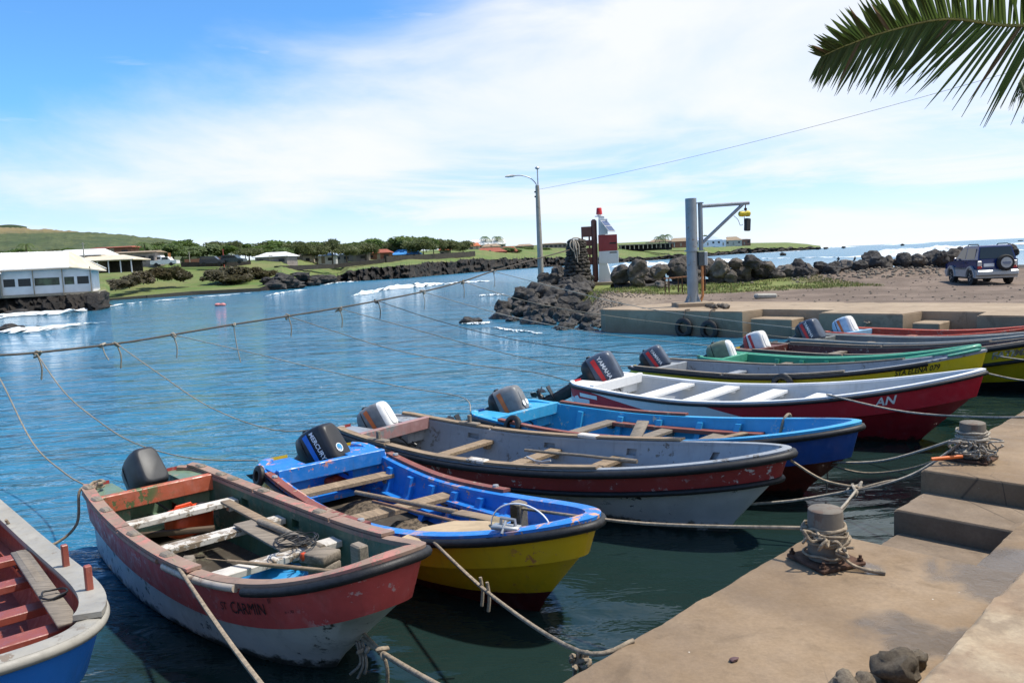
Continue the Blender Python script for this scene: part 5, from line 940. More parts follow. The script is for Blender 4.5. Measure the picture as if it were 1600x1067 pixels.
for i, (px, py, r0) in enumerate(sorted(row)):
    Y = 45.5 + rk.uniform(-0.6, 0.6) + (1.0 if r0 > 14 else 0) - (2.2 if py > 440 else 0); p = at(px, py, Y); r = r0 * Y / FPX * 1.12; dk = px > 1170 and rk.random() < 0.6
    where = 'behind the beacon and davit' if px < 1200 else ('along the shore between davit and car' if px < 1400 else 'on the shore by the parked car')
    h = 1.35 if px == 1411 else 1.0
    p.z = max(p.z, gz(p.x, p.y) + r * 0.35)
    link('boulder', rk.choice(RD if dk else RB), None, p, (rk.uniform(-0.4, 0.4), rk.uniform(-0.4, 0.4), rk.uniform(0, 6)), (r * rk.uniform(1, 1.2), r * rk.uniform(0.9, 1.1), r * h), label=('dark ' if dk else 'grey-brown ') + 'boulder ' + where + ', ' + ordn(where + str(dk)) + ' such from the beacon', cat='boulder', group=('dark ' if dk else 'grey-brown ') + 'boulders ' + where)
mb = MB(); rows = []
for i in range(40):
    x = 6 + i * 1.0; rows.append([Vector((x, 46.2 - 1.2 + 0.3 * mnoise.noise(Vector((x, 0, 0))), 0.8)), Vector((x, 46.2, 1.25 + 0.25 * mnoise.noise(Vector((x * 0.7, 3, 0))))), Vector((x, 47.3, 1.1 + 0.2 * mnoise.noise(Vector((x * 0.8, 7, 0))))), Vector((x, 49.5, -0.6))])
mb.loft(rows, close=False); mb.build('shore_bank', M_bdark, smooth=60, kind='structure')
# pebbles and stones on the yard; grass tufts
peb = [rock_mesh('pebble', M_boul, 500 + i, 1, 0.3, 0.7) for i in range(3)]
mb = MB(); bmv = [[tuple(v.co) for v in m_.vertices] for m_ in peb]; bmf = [[tuple(p.vertices) for p in m_.polygons] for m_ in peb]
for i in range(1500):
    if i < 700: x, y, s_ = 3.2 + abs(rk.gauss(0, 1.6)), rk.uniform(31.5, 41), rk.uniform(0.02, 0.07)
    elif i < 1000: x, y, s_ = 20.5 + rk.gauss(0, 2.4), 44.2 + rk.gauss(0, 1.0), rk.uniform(0.03, 0.14)
    else: x, y, s_ = rk.uniform(6, 30), rk.uniform(24, 45), rk.uniform(0.015, 0.06)
    uu = (Vector((x, y, 0)) - Q0).dot(QU)
    if not inpoly(x, y) or uu < PU + 4.7 and x > 4.6: continue
    k = i % 3; a = rk.uniform(0, 6); ca, sa = math.cos(a), math.sin(a); z = gz(x, y)
    mb.add([(x + s_ * (v[0] * ca - v[1] * sa), y + s_ * (v[0] * sa + v[1] * ca), z + s_ * (0.25 + v[2])) for v in bmv[k]], bmf[k])
mb.build('gravel', rockmat('pale gravel', ((0.17, 0.14, 0.11), (0.30, 0.25, 0.19), (0.40, 0.36, 0.30)), scale=3), kind='stuff', label='scattered pebbles and gravel on the yard')
mb = MB()
for i in range(16000):
    x, y = rk.uniform(3.5, 17.5), rk.uniform(37.0, 45.0)
    if mnoise.noise(Vector((x * 0.45, y * 0.6, 2))) + 0.5 * mnoise.noise(Vector((x * 1.6, y * 1.6, 5))) < -0.12 or not inpoly(x, y): continue
    z = gz(x, y) - 0.02; h = rk.uniform(0.05, 0.17); a = rk.uniform(0, 6); w_ = 0.018; dx, dy = math.cos(a) * w_, math.sin(a) * w_; lx_, ly_ = rk.gauss(0, 0.05), rk.gauss(0, 0.05)
    mb.add([(x - dx, y - dy, z), (x + dx, y + dy, z), (x + lx_, y + ly_, z + h)], [(0, 1, 2)], i % 2)
mb.build('grass', [plain('grass green', (0.11, 0.165, 0.026), 0.9), plain('grass straw', (0.22, 0.19, 0.07), 0.9)], kind='stuff', label='short patchy grass in front of the shore boulders')

# stone cairn
cb = at(903, 446, 48.5); cairn = empty('stone_cairn', cb); tag(cairn, 'tapering dry-stone cairn with ropes tied over its top, beside the beacon', 'cairn')
RC = [rock_mesh('stone', rockmat('cairn stone', ((0.030, 0.026, 0.022), (0.085, 0.074, 0.060), (0.19, 0.165, 0.13)), scale=3), 600 + i, 2, 0.30, 0.8) for i in range(5)]
mb = MB(); mb.lathe([(0.74, -0.3), (0.64, 0.8), (0.53, 1.7), (0.42, 2.45), (0.3, 2.55)], 16); mb.build('core', M_bdark, cairn, 50)
z = 0.0; r_i = 0
while z < 2.62:
    rr = 0.80 - 0.13 * z; sz = 0.25 if z < 0.5 else (0.17 if z < 1.4 else 0.13); n = int(2 * math.pi * rr / (sz * 1.55))
    for k in range(n):
        a = 2 * math.pi * (k + 0.5 * (r_i % 2)) / n + rk.uniform(-0.08, 0.08); q = sz * rk.uniform(0.85, 1.2)
        link('stone', rk.choice(RC), cairn, (rr * math.cos(a), rr * math.sin(a), z + sz * 0.5 + rk.uniform(-0.03, 0.03)), (rk.uniform(-0.3, 0.3), rk.uniform(-0.3, 0.3), a), (q * 0.9, q, q * 0.9))
    z += sz * 1.25; r_i += 1
for k in range(9):
    a = k * 0.7; link('stone', rk.choice(RC), cairn, (0.3 * math.cos(a) * (k % 3) / 1.5, 0.3 * math.sin(a), 2.66), (0, 0, a), (0.16, 0.18, 0.12))
mb = MB(); c = cb + Vector((-0.2, -0.58, 2.55))
mb.tube(spline([ml(892, 390), c + Vector((-0.1, 0.1, 0.22)), c + Vector((0.2, 0.3, 0.30)), cb + Vector((0.3, 0.2, 2.78))], 5), 0.045, 6)
for i, (dx, l_) in enumerate(((-0.25, 0.5), (-0.05, 0.9), (0.12, 1.15), (0.28, 0.7), (0.05, 0.45))): mb.tube(spline([c + Vector((dx * 0.5, 0.1, 0.18)), c + Vector((dx, -0.12, -0.15)), c + Vector((dx * 0.6 + 0.1, -0.20, -l_))], 5), 0.035, 6)
mb.build('rope_lashing', M_rope_pale, None, 60, label='pale rope lashings hanging over the top of the stone cairn', cat='rope')

# beacon
bb = at(945, 444, 50); beac = empty('harbour_beacon', bb, R(-12)); tag(beac, 'red and white harbour beacon with solar panel and red lamp', 'beacon')
M_bw = paint('beacon white', (0.74, 0.74, 0.72), dirt=0.15, fade=0.05); M_br = paint('beacon red', (0.33, 0.035, 0.03), dirt=0.15, fade=0.2); M_bb = paint('beacon rust brown', (0.15, 0.048, 0.030), dirt=0.3)
mb = MB(); mb.box((0.35, 0.1, -0.06), (2.3, 1.6, 0.42), ch=0.02); mb.build('plinth', M_pier, beac)
mb = MB(); mb.loft([[Vector((-0.55 * k0, -0.30, z)), Vector((0.55 * k1, -0.30, z)), Vector((0.55 * k1, 0.30, z)), Vector((-0.55 * k0, 0.30, z))] for k0, k1, z in ((0.62, 0.92, 0.12), (0.5, 0.36, 1.35), (0.46, 0.26, 3.0), (0.42, 0.22, 4.18))]); mb.build('column', M_bw, beac)
mb = MB(); mb.box((-0.56, 0.05, 2.10), (0.34, 0.45, 3.9), ch=0.10); mb.build('back_column', M_bb, beac)
mb = MB(); mb.box((0.30, -0.335, 2.55), (1.16, 0.05, 1.0), ch=0.006); mb.build('red_panel', M_br, beac); mb = MB(); mb.box((0.33, -0.335, 1.665), (1.22, 0.05, 0.76), ch=0.006); mb.build('white_panel', M_bw, beac); mb = MB(); mb.box((0.06, -0.33, 3.55), (0.52, 0.04, 0.95), ch=0.006); mb.build('upper_panel', M_bw, beac)
for zz, l_ in ((2.52, 0.42), (1.95, 0.45)): mb = MB(); mb.box((0.62, -0.366, zz), (l_, 0.012, 0.09)); mb.build('slot', M_bdark if zz > 2 else M_s10, beac)
mb = MB()
for z0_, z1_ in ((1.25, 1.72), (1.86, 2.30), (2.42, 2.78), (2.98, 3.62)): mb.box((-1.02, -0.1, (z0_ + z1_) / 2), (0.62, 0.06, z1_ - z0_), ch=0.004)
mb.box((-1.30, -0.1, 2.43), (0.10, 0.061, 2.37)); mb.box((-0.86, -0.1, 2.43), (0.10, 0.061, 2.37)); mb.build('wing_panel', M_bb, beac)
mb = MB(); mb.bar((0.10, -0.55, 3.92), (0.62, -0.78, 3.22), 0.85, 0.04, ch=0.005); sp = mb.build('solar_panel', plain('panel frame', (0.5, 0.5, 0.5), 0.4, 0.5), beac)
a0, a1 = Vector((0.10, -0.55, 3.92)), Vector((0.62, -0.78, 3.22)); nn = (a1 - a0).normalized().cross(Vector((0, 1, 0))).normalized(); nn = nn if nn.z > 0 else -nn
for k in range(2): mb = MB(); mb.bar(a0.lerp(a1, 0.06 + 0.47 * k) + nn * 0.025, a0.lerp(a1, 0.47 + 0.47 * k) + nn * 0.025, 0.76, 0.006); mb.build('solar_cell', plain('solar cell', (0.05, 0.09, 0.20), 0.2, var=0.2), sp)
mb = MB(); mb.lathe([(0.28, 4.20), (0.28, 4.24), (0.12, 4.25), (0.12, 4.33)], 14, M=Matrix.Translation((-0.20, 0, 0))); mb.build('lamp_base', M_bw, beac, 40); mb = MB(); mb.lathe([(0.19, 4.33), (0.19, 4.40), (0.155, 4.72), (0.14, 4.74)], 14, M=Matrix.Translation((-0.20, 0, 0))); mb.build('lamp', plain('red lens', (0.55, 0.02, 0.02), 0.25), beac, 40)

# street lamp
lp = at(845.5, 436, 52); lamp = empty('street_lamp', lp); tag(lamp, 'concrete street lamp pole with curved arm behind the riprap', 'street lamp')
M_pole = concrete('pole concrete', (0.36, 0.33, 0.28), (0.46, 0.43, 0.37), (0.28, 0.25, 0.21), specks=False)
mb = MB(); mb.tube([(0, 0, -0.6), (0, 0, 3), (0, 0, 6.0)], [0.20, 0.165, 0.125], 14); mb.build('pole', M_pole, lamp, 40)
mb = MB(); mb.tube(spline([(0, 0, 5.75), (-0.1, 0, 6.15), (-0.45, 0, 6.50), (-1.0, 0, 6.68), (-1.45, 0, 6.68)], 6), 0.035, 8); mb.build('arm', M_nail, lamp, 50)
mb = MB(); mb.loft([[Vector((x, y * w_, 6.68 + zo + (y * y) * 0.0 + d_)) for y, d_ in ((-1, 0), (-0.6, h_), (0.6, h_), (1, 0), (0.6, -h_ * 0.7), (-0.6, -h_ * 0.7))] for x, w_, h_, zo in ((-1.40, 0.06, 0.05, 0), (-1.55, 0.12, 0.09, -0.01), (-1.85, 0.14, 0.10, -0.02), (-2.05, 0.06, 0.05, -0.03))]); mb.build('lamp_head', plain('lamp head', (0.62, 0.60, 0.56), 0.4), lamp, 60)
mb = MB(); mb.tube([(0.05, 0, 5.9), (0.05, 0, 7.05)], 0.04, 8); mb.lathe([(0.02, 7.0), (0.16, 7.08), (0.15, 7.14), (0.06, 7.20)], 14, M=Matrix.Translation((0.05, 0, 0))); mb.build('photocell', M_nail, lamp, 50)
for zz in (5.3, 5.6): mb = MB(); mb.box((-0.16, 0, zz), (0.10, 0.12, 0.10), ch=0.02); mb.build('insulator', M_bdark, lamp)
a = lp + Vector((0.1, 0, 5.75)); e = at(1560, 90, 30); e2 = a + (e - a) * 1.6; mb = MB(); mb.tube(catenary(a, e2, 0.7, 30), 0.009, 5); mb.build('power_wire', plain('wire grey', (0.25, 0.26, 0.28), 0.5), None, 60, label='thin overhead wire from the lamp pole towards the palm frond', cat='wire')

# davit crane
dv = pz(1083, 477, 0.88); dav = empty('davit_crane', dv, 0); tag(dav, 'grey steel davit crane with yellow hoist on the pier', 'crane')
M_dst = paint('davit grey', (0.27, 0.30, 0.32), chip=(0.2, 0.12, 0.08), amt=0.01, dirt=0.15)
K = 30.5 / FPX
mb = MB(); mb.box((-0.03, 0, -0.02), (1.3, 1.2, 0.28), ch=0.02); mb.build('foundation', M_pier, dav)
mb = MB(); mb.tube([(0, 0, 0.1), (0, 0, 2.0)], 0.20, 18); mb.tube([(0, 0, 2.0), (0, 0, 3.90)], 0.205, 18); mb.lathe([(0.32, 0.10), (0.32, 0.15)], 8); mb.build('post', M_dst, dav, 40)
for k in range(4): a = k * 1.571 + 0.785; mb = MB(); mb.prism([(0.19, 0.14), (0.33, 0.14), (0.19, 0.45)], -0.015, 0.015, M=Matrix.Rotation(a, 4, 'Z') @ Matrix.Rotation(1.5708, 4, 'X')); mb.build('gusset', M_dst, dav)
mb = MB(); mb.lathe([(0.27, 1.98), (0.27, 2.03)], 18); mb.box((0.28, 0, 2.0), (0.34, 0.24, 0.03)); mb.box((0.26, 0, 3.72), (0.36, 0.24, 0.03)); mb.tube([(0.34, 0, 2.0), (0.34, 0, 3.75)], 0.085, 12); mb.build('swivel', M_dst, dav, 40)
mb = MB(); mb.tube([(0.34, 0, 3.60), (2.12, -0.05, 3.64)], 0.065, 12); mb.build('jib', M_dst, dav, 40); mb = MB(); mb.tube([(0.36, 0, 2.25), (1.88, -0.05, 3.60)], 0.06, 12); mb.build('strut', M_dst, dav, 40)
mb = MB(); mb.tube([(1.98, -0.05, 3.58), (1.98, -0.05, 3.38)], 0.02, 6); mb.lathe([(0.03, -0.02), (0.06, 0), (0.03, 0.02)], 10, M=Matrix.Translation((1.98, -0.05, 3.42)) @ Matrix.Rotation(1.57, 4, 'X')); mb.build('hook', M_iron, dav, 50)
mb = MB(); mb.loft([[Vector((x, -0.05 + r_ * math.cos(q * 0.628), 3.26 + r_ * math.sin(q * 0.628))) for q in range(10)] for x, r_ in ((1.72, 0.05), (1.76, 0.10), (1.88, 0.115), (1.95, 0.09), (2.02, 0.115), (2.12, 0.11), (2.16, 0.05))]); hs = mb.build('hoist', plain('hoist yellow', (0.62, 0.47, 0.02), 0.45, var=0.15), dav, 40)
mb = MB(); mb.box((2.04, -0.05, 2.86), (0.20, 0.18, 0.46), rotm(z=0.3, y=0.06), ch=0.03); mb.build('chain_bag', plain('dark bag', (0.025, 0.03, 0.03), 0.8), hs); mb = MB(); mb.tube([(1.93, -0.05, 3.20), (1.93, -0.05, 2.9)], 0.012, 5); mb.tube(spline([(1.55, -0.05, 3.2), (1.70, -0.05, 3.05), (1.78, -0.05, 2.85), (1.88, -0.05, 2.88)], 5), 0.010, 5); mb.build('chain', M_iron, hs, 50)
mb = MB(); mb.box((0.30, -0.05, 1.70), (0.20, 0.30, 0.52), ch=0.015); mb.build('control_box', plain('dark box', (0.06, 0.07, 0.07), 0.6), dav); mb = MB(); mb.box((0.47, -0.05, 1.70), (0.12, 0.28, 0.50), ch=0.015); mb.build('cabinet', plain('light box', (0.40, 0.42, 0.43), 0.5), dav)
mb = MB(); mb.tube([(0.34, -0.1, 1.5), (0.34, -0.1, 0.35), (0.26, -0.12, 0.15)], 0.05, 8); mb.build('conduit', plain('orange conduit', (0.52, 0.20, 0.06), 0.6), dav, 50)
mb = MB(); mb.tube([(0.45, 0.0, 1.5), (0.45, 0.0, 0.5)], 0.03, 8); mb.build('conduit', M_iron, dav, 50)
for i in range(6):
    p = pz(1105 + i * 6, 480 + (i % 3), 0.86); link('stone', peb[i % 3], None, p + Vector((0, 0, 0.06)), (0, 0, i), (rk.uniform(0.08, 0.17),) * 3, label='small dark stone at the davit foot, ' + ORD[i] + ' from the post', cat='stone', group='stones at the davit foot')
# rusty rack, slab, tyres on the wall
rkb = at(1063, 452, 39.0); rkb.z = gz(rkb.x, rkb.y); rack = empty('iron_rack', rkb, R(10)); tag(rack, 'low rusty iron rack standing on the grass behind the davit', 'rack')
for y in (-0.25, 0.0, 0.25): mb = MB(); mb.bar((-0.75, y, 0.72), (0.75, y, 0.78), 0.05, 0.05); mb.build('rail', plain('rust rail', (0.28, 0.13, 0.06), 0.85, var=0.3), rack)
for x in (-0.68, 0, 0.68):
    for y in (-0.25, 0.25): mb = MB(); mb.bar((x, y, -0.05), (x, y, 0.72), 0.05, 0.05); mb.build('leg', M_iron, rack)
sl = pz(1196, 465, 0.86); sl.z = gz(sl.x, sl.y); mb = MB(); mb.box((0, 0, 0.09), (0.85, 0.40, 0.20), rotm(y=0.03), ch=0.05); o = mb.build('concrete_slab', concrete('slab', (0.36, 0.34, 0.29), (0.48, 0.46, 0.40), (0.26, 0.24, 0.2), specks=False), None, label='pale concrete slab lying on the yard right of the davit', cat='slab'); o.location = sl; o.rotation_euler = (0, 0, 0.05)
bm_ = Matrix((QN, Vector((0, 0, 1)), -QU)).transposed()
for i, n_ in enumerate((-13.05, -12.05)):
    tyre(Q(PU - 0.14, n_, 0.28 - 0.06 * i), bm_, 0.25, 0.085, ('left' if i == 0 else 'right') + ' of two black tyres hung on the far pier wall', 'tyres on the pier wall')
    c = Q(PU - 0.05, n_, 0.80); mb = MB(); mb.tube(spline([c + QU * 0.3 + Vector((0, 0, 0.07)), c + Vector((0, 0, 0.05)), Q(PU - 0.15, n_, 0.5)], 4), 0.02, 6); mb.build('tyre_rope', M_rope_dark, None, 50, label='short rope holding the ' + ('left' if i == 0 else 'right') + ' pier tyre', cat='rope')
for i, n_ in enumerate((-6.9, -2.9)):
    c = Q(PU - 0.03, n_, 0.62); mb = MB(); knot(mb, c, 0.10, 0.022, 300 + i, 8); mb.tube(spline([c, c - QU * 0.05 + Vector((-0.1, 0, -0.2)), c - QU * 0.06 + Vector((-0.15, 0, -0.42))], 4), 0.02, 6); mb.build('mooring_ring', M_rope, None, 50, label='rope knot on an iron ring in the far pier wall, ' + ('left of the stair recess' if i == 0 else 'at the right picture edge'), cat='rope')

# the parked car
cz = gz(20.6, 35.0); car = empty('parked_car', (21.35, 36.15, cz + 0.015), R(-9.5)); tag(car, 'dark blue and silver three-door off-road car parked on the yard', 'car')
M_cb = plain('car blue', (0.012, 0.028, 0.115), 0.22, var=0.05); M_cs = plain('car silver', (0.36, 0.38, 0.39), 0.35, 0.3, var=0.05); M_gl = plain('car glass', (0.02, 0.03, 0.035), 0.04, var=0.0); M_ty = plain('car tyre', (0.014, 0.014, 0.014), 0.8)
# local: +y forward, x right; wheelbase 2.2
def arch_poly(zb, zt):
    p = [(-1.75, zb), (-1.50, zb)]
    for cy in (-1.1, 1.1):
        p += [(cy + 0.41 * math.cos(a), 0.34 + 0.41 * math.sin(a)) for a in [math.pi - math.pi * i / 10 for i in range(11)]]
    return p + [(1.78, zb), (1.82, zb + 0.2)]
MX = Matrix(((0, 0, 1, 0), (1, 0, 0, 0), (0, 1, 0, 0), (0, 0, 0, 1)))      # (y,z) profile swept along x
mb = MB(); mb.prism(arch_poly(0.30, 0.62) + [(1.84, 0.66), (-1.78, 0.66)], -0.83, 0.83, M=MX); mb.build('lower_body', M_cs, car)
mb = MB(); mb.loft([[Vector((sx * w_, y, z)) for (y, z) in ((-1.76, 0.662), (1.84, 0.662), (1.83, 0.86), (1.62, 0.98), (0.72, 1.06), (-1.74, 1.10))] for sx, w_ in ((-1, 0.78), (-1, 0.82), (1, 0.82), (1, 0.78))]); mb.build('body', M_cb, car, 30)
low = [(-1.72, 1.09), (0.78, 1.05)]; hi2 = [(-1.55, 1.68), (0.02, 1.69)]
mb = MB(); mb.loft([[Vector((sx * 0.77, -1.73, 1.095)), Vector((sx * 0.77, 0.80, 1.05)), Vector((sx * 0.65, 0.06, 1.66)), Vector((sx * 0.62, -0.1, 1.70)), Vector((sx * 0.62, -1.45, 1.70)), Vector((sx * 0.65, -1.55, 1.66))] for sx in (-1, -0.98, 0.98, 1)]); mb.build('cabin', M_cb, car, 30)
def pane(q, name='window'):
    mb = MB(); c_ = sum((Vector(p) for p in q), Vector()) / len(q); n_ = (Vector(q[1]) - Vector(q[0])).cross(Vector(q[2]) - Vector(q[0])).normalized(); n_ = n_ if n_.dot(c_ - Vector((0, -0.4, 1.2))) > 0 else -n_; mb.add([Vector(p) + n_ * 0.006 for p in q], [tuple(range(len(q)))]); mb.build(name, M_gl, car)
for sx in (-1, 1):
    X = lambda z: sx * (0.77 - 0.12 * (z - 1.08) / 0.58)
    pane([(X(1.12), 0.58, 1.12), (X(1.12), -0.36, 1.12), (X(1.60), -0.36, 1.60), (X(1.60), 0.05, 1.60)]); pane([(X(1.12), -0.46, 1.12), (X(1.12), -0.62, 1.12), (X(1.12), -1.40, 1.14), (X(1.58), -1.34, 1.58), (X(1.60), -0.46, 1.60)])
    mb = MB(); mb.tube([(sx * 0.60, -1.40, 1.70), (sx * 0.60, -1.30, 1.76), (sx * 0.60, -0.35, 1.76), (sx * 0.60, -0.2, 1.70)], 0.022, 6); mb.build('roof_rail', M_ty, car, 50)
    mb = MB(); mb.box((sx * 0.86, 0.52, 1.12), (0.12, 0.08, 0.13), ch=0.03); mb.build('mirror', M_cb, car)
    mb = MB(); mb.box((sx * 0.70, -1.765, 0.93), (0.17, 0.05, 0.22), ch=0.02); mb.build('tail_light', plain('clear tail lens', (0.6, 0.55, 0.5), 0.2), car); mb = MB(); mb.box((sx * 0.70, -1.767, 0.76), (0.18, 0.05, 0.11), ch=0.02); mb.build('brake_light', plain('red tail lens', (0.45, 0.02, 0.02), 0.25), car)
    mb = MB(); mb.box((sx * 0.835, -0.1, 0.885), (0.012, 0.01, 0.42)); mb.box((sx * 0.832, -0.52, 0.96), (0.02, 0.14, 0.03)); mb.build('door_seam', M_ty, car)
    for cy in (-1.1, 1.1):
        wl = empty('wheel', (sx * 0.72, cy, 0.34)); wl.parent = car
        mb = MB(); mb.lathe([(0.20, -0.10), (0.32, -0.10), (0.345, -0.06), (0.345, 0.06), (0.32, 0.10), (0.20, 0.10)], 24, M=Matrix.Rotation(1.5708, 4, 'Y')); mb.build('tyre', M_ty, wl, 40)
        mb = MB(); mb.lathe([(0.0, 0.06), (0.06, 0.09), (0.08, 0.07), (0.19, 0.085), (0.205, 0.10)], 20, M=Matrix.Rotation(1.5708 * sx, 4, 'Y'), cap=False)
        for k in range(5): a = k * 1.2566; mb.bar((sx * 0.09, 0.05 * math.cos(a), 0.05 * math.sin(a)), (sx * 0.10, 0.18 * math.cos(a), 0.18 * math.sin(a)), 0.05, 0.02)
        mb.build('rim', M_alu, wl, 40)
        mb = MB(); rg = [[Vector((sx * xo, cy + r_ * math.cos(a), 0.34 + r_ * math.sin(a))) for xo, r_ in ((0.80, 0.40), (0.87, 0.41), (0.87, 0.49), (0.80, 0.50))] for a in [math.pi * i / 12 for i in range(13)]]; mb.loft(rg); mb.build('wheel_arch', M_cs, car, 40)
pane([(-0.70, -1.735, 1.14), (0.70, -1.735, 1.14), (0.60, -1.578, 1.62), (-0.60, -1.578, 1.62)]); pane([(-0.68, 0.745, 1.11), (0.68, 0.745, 1.11), (0.58, 0.11, 1.63), (-0.58, 0.11, 1.63)])
mb = MB(); mb.box((0, -1.80, 0.52), (1.66, 0.22, 0.24), ch=0.05); mb.build('rear_bumper', M_cs, car); mb = MB(); mb.box((0, 1.86, 0.52), (1.66, 0.22, 0.26), ch=0.05); mb.build('front_bumper', M_cs, car)
mb = MB(); mb.box((-0.33, -1.775, 0.86), (0.42, 0.02, 0.14)); pl_ = mb.build('number_plate', M_white, car)
sw = empty('spare_wheel', (0.28, -1.90, 0.95)); sw.parent = car; mb = MB(); mb.lathe([(0.0, -0.10), (0.30, -0.10), (0.345, -0.05), (0.345, 0.05), (0.30, 0.10), (0.235, 0.10)], 28, M=Matrix.Rotation(1.5708, 4, 'X')); mb.build('tyre', M_ty, sw, 40)
mb = MB(); mb.lathe([(0.232, 0.095), (0.225, 0.112), (0.0, 0.116)], 28, M=Matrix.Rotation(1.5708, 4, 'X')); cv = mb.build('cover', M_cs, sw, 40)
mb = MB(); mb.box((0, -0.122, 0.0), (0.32, 0.006, 0.05)); mb.box((0, -0.122, -0.07), (0.26, 0.006, 0.02)); mb.build('cover_print', plain('print blue', (0.05, 0.09, 0.2), 0.5), cv)
mb = MB(); mb.box((0, 0, 0.33), (1.3, 3.2, 0.16)); mb.build('underbody', M_ty, car)
# ================================================================== FAR SHORE: BUILDINGS, WALLS, TREES
M_wroof = plain('white sheet roof', (0.74, 0.73, 0.70), 0.5, var=0.08, scale=1); M_broof = plain('beige sheet roof', (0.62, 0.54, 0.40), 0.6, var=0.1, scale=1); M_wwall = plain('white wall', (0.70, 0.71, 0.72), 0.7, var=0.05, scale=1); M_tile = plain('red roof', (0.30, 0.085, 0.050), 0.85, var=0.2, scale=2); M_tan = plain('tan roof', (0.28, 0.21, 0.14), 0.85, var=0.15, scale=2); M_blueroof = plain('blue roof', (0.06, 0.26, 0.60), 0.5, var=0.08, scale=1); M_pbroof = plain('pale blue roof', (0.36, 0.44, 0.56), 0.5, var=0.08, scale=1); M_cwall = plain('cream wall', (0.50, 0.43, 0.33), 0.8, var=0.1, scale=1); M_bwall = plain('brown wall', (0.22, 0.10, 0.065), 0.85, var=0.15, scale=1); M_dwin = plain('dark window', (0.014, 0.017, 0.018), 0.45, var=0.2); M_post = plain('timber post', (0.30, 0.26, 0.2), 0.8); M_gwall = plain('grey boards', (0.24, 0.21, 0.19), 0.85, var=0.2, scale=1)
def rect_roof(mb, x0, x1, y0, y1, z, h, hipx, ov=0.35, th=0.12):
    x0 -= ov; x1 += ov; y0 -= ov; y1 += ov; ym = (y0 + y1) / 2; A = [Vector(p) for p in ((x0, y0, z), (x1, y0, z), (x1, y1, z), (x0, y1, z), (x0 + hipx, ym, z + h), (x1 - hipx, ym, z + h))]; t = Vector((0, 0, th))
    mb.add([p for p in A] + [p + t for p in A], [(6, 7, 11, 10), (8, 9, 10, 11), (7, 8, 11), (9, 6, 10), (0, 1, 7, 6), (1, 2, 8, 7), (2, 3, 9, 8), (3, 0, 6, 9), (0, 3, 2, 1)])
def house(px, py, Y, w_, d_, hw, hr, label, roof, wall, hip=None, rz=0.0, nw=3, name='house', group=None, cat='house', ov=0.4, door=True):
    p = at(px, py, Y); o = empty(name, p, rz); tag(o, label, cat, group)
    mb = MB(); mb.box((0, d_ / 2, hw / 2 - 0.4), (w_, d_, hw + 0.8)); wo = mb.build('wall', wall, o)
    mb = MB(); rect_roof(mb, -w_ / 2, w_ / 2, 0, d_, hw, hr, w_ * 0.25 if hip is None else hip, ov); mb.build('roof', roof, o)
    for k in range(nw):
        x = -w_ / 2 + w_ * (k + 0.5) / nw
        if door and k == nw // 2: mb = MB(); mb.box((x, -0.03, 1.0), (0.9, 0.06, 2.0)); mb.build('door', M_post, o); continue
        mb = MB(); mb.box((x, -0.03, hw * 0.55), (min(1.3, w_ / nw * 0.6), 0.05, hw * 0.38)); wi = mb.build('window', M_dwin, o); mb = MB(); mb.box((x, -0.045, hw * 0.55 - hw * 0.21), (min(1.5, w_ / nw * 0.7), 0.09, 0.08)); mb.build('sill', wall, wi)
    return o
# restaurant on the rock
rp = at(146, 455, 78.0); rz_ = rp.z; rest = empty('restaurant', rp, R(22)); tag(rest, 'white waterfront restaurant with long white roof on a dark lava rock', 'building')
def rw(x0, x1, z0, z1, name='wall', m=M_wwall, y=0.0, par=None): mb = MB(); mb.box(((x0 + x1) / 2, y, (z0 + z1) / 2), (x1 - x0, 0.14, z1 - z0)); return mb.build(name, m, par or rest)
rw(-7.6, 0, 0.0, 0.72); rw(-7.6, 0, 1.55, 2.25)
wx = [(-7.5, -6.45), (-6.30, -5.15), (-4.95, -2.75), (-2.45, -1.50), (-1.35, -0.25)]
for i, (a, b_) in enumerate(wx):
    w0 = rw(a, b_, 0.72, 1.55, 'window', M_dwin, 0.045) if i in (0, 1, 4) else None
    fr = MB()
    for (c_, s_) in (((a, 0.0, 1.13), (0.10, 0.18, 0.84)), ((b_, 0.0, 1.13), (0.10, 0.18, 0.84)), (((a + b_) / 2, 0, 0.74), (b_ - a, 0.2, 0.06)), (((a + b_) / 2, 0, 1.53), (b_ - a, 0.2, 0.06))): fr.box(c_, s_)
    fr.build('window_frame', M_wwall, rest)
    if w0 is None: mb = MB(); mb.box(((a + b_) / 2, 0.03, 1.13), (b_ - a - 0.1, 0.012, 0.8)); g_ = mb.build('window_pane', plain('tinted pane', (0.05, 0.075, 0.04), 0.35, var=0.5, scale=1.4), rest)
for a, b_ in ((-7.62, -7.5), (-6.45, -6.3), (-5.15, -4.95), (-2.75, -2.45), (-1.5, -1.35), (-0.25, 0)): rw(a, b_, 0.72, 1.55)
mb = MB(); mb.box((-0.05, 3.3, 1.1), (0.14, 6.6, 2.25)); mb.build('side_wall', M_wwall, rest); mb = MB(); mb.box((-8, 6.6, 1.1), (16, 0.14, 2.2)); mb.build('back_wall', M_wwall, rest)
for x in (-7.6, -4.95, -2.5, -0.1): mb = MB(); mb.box((x, -0.35, 1.15), (0.10, 0.10, 2.5)); mb.build('post', M_post, rest)
rw(-16, -7.65, -0.2, 1.9, 'annex_wall', M_gwall, -0.3)
for x in (-15, -12.2, -9.9, -8.9): rw(x, x + 0.1, -0.1, 1.9, 'annex_post', M_wwall, -0.40)
mb = MB(); A = [(-22, -0.7, 2.2), (-1.8, -0.7, 2.35), (-2.2, 3.3, 4.0), (-22, 3.3, 4.0)]; t = 0.1
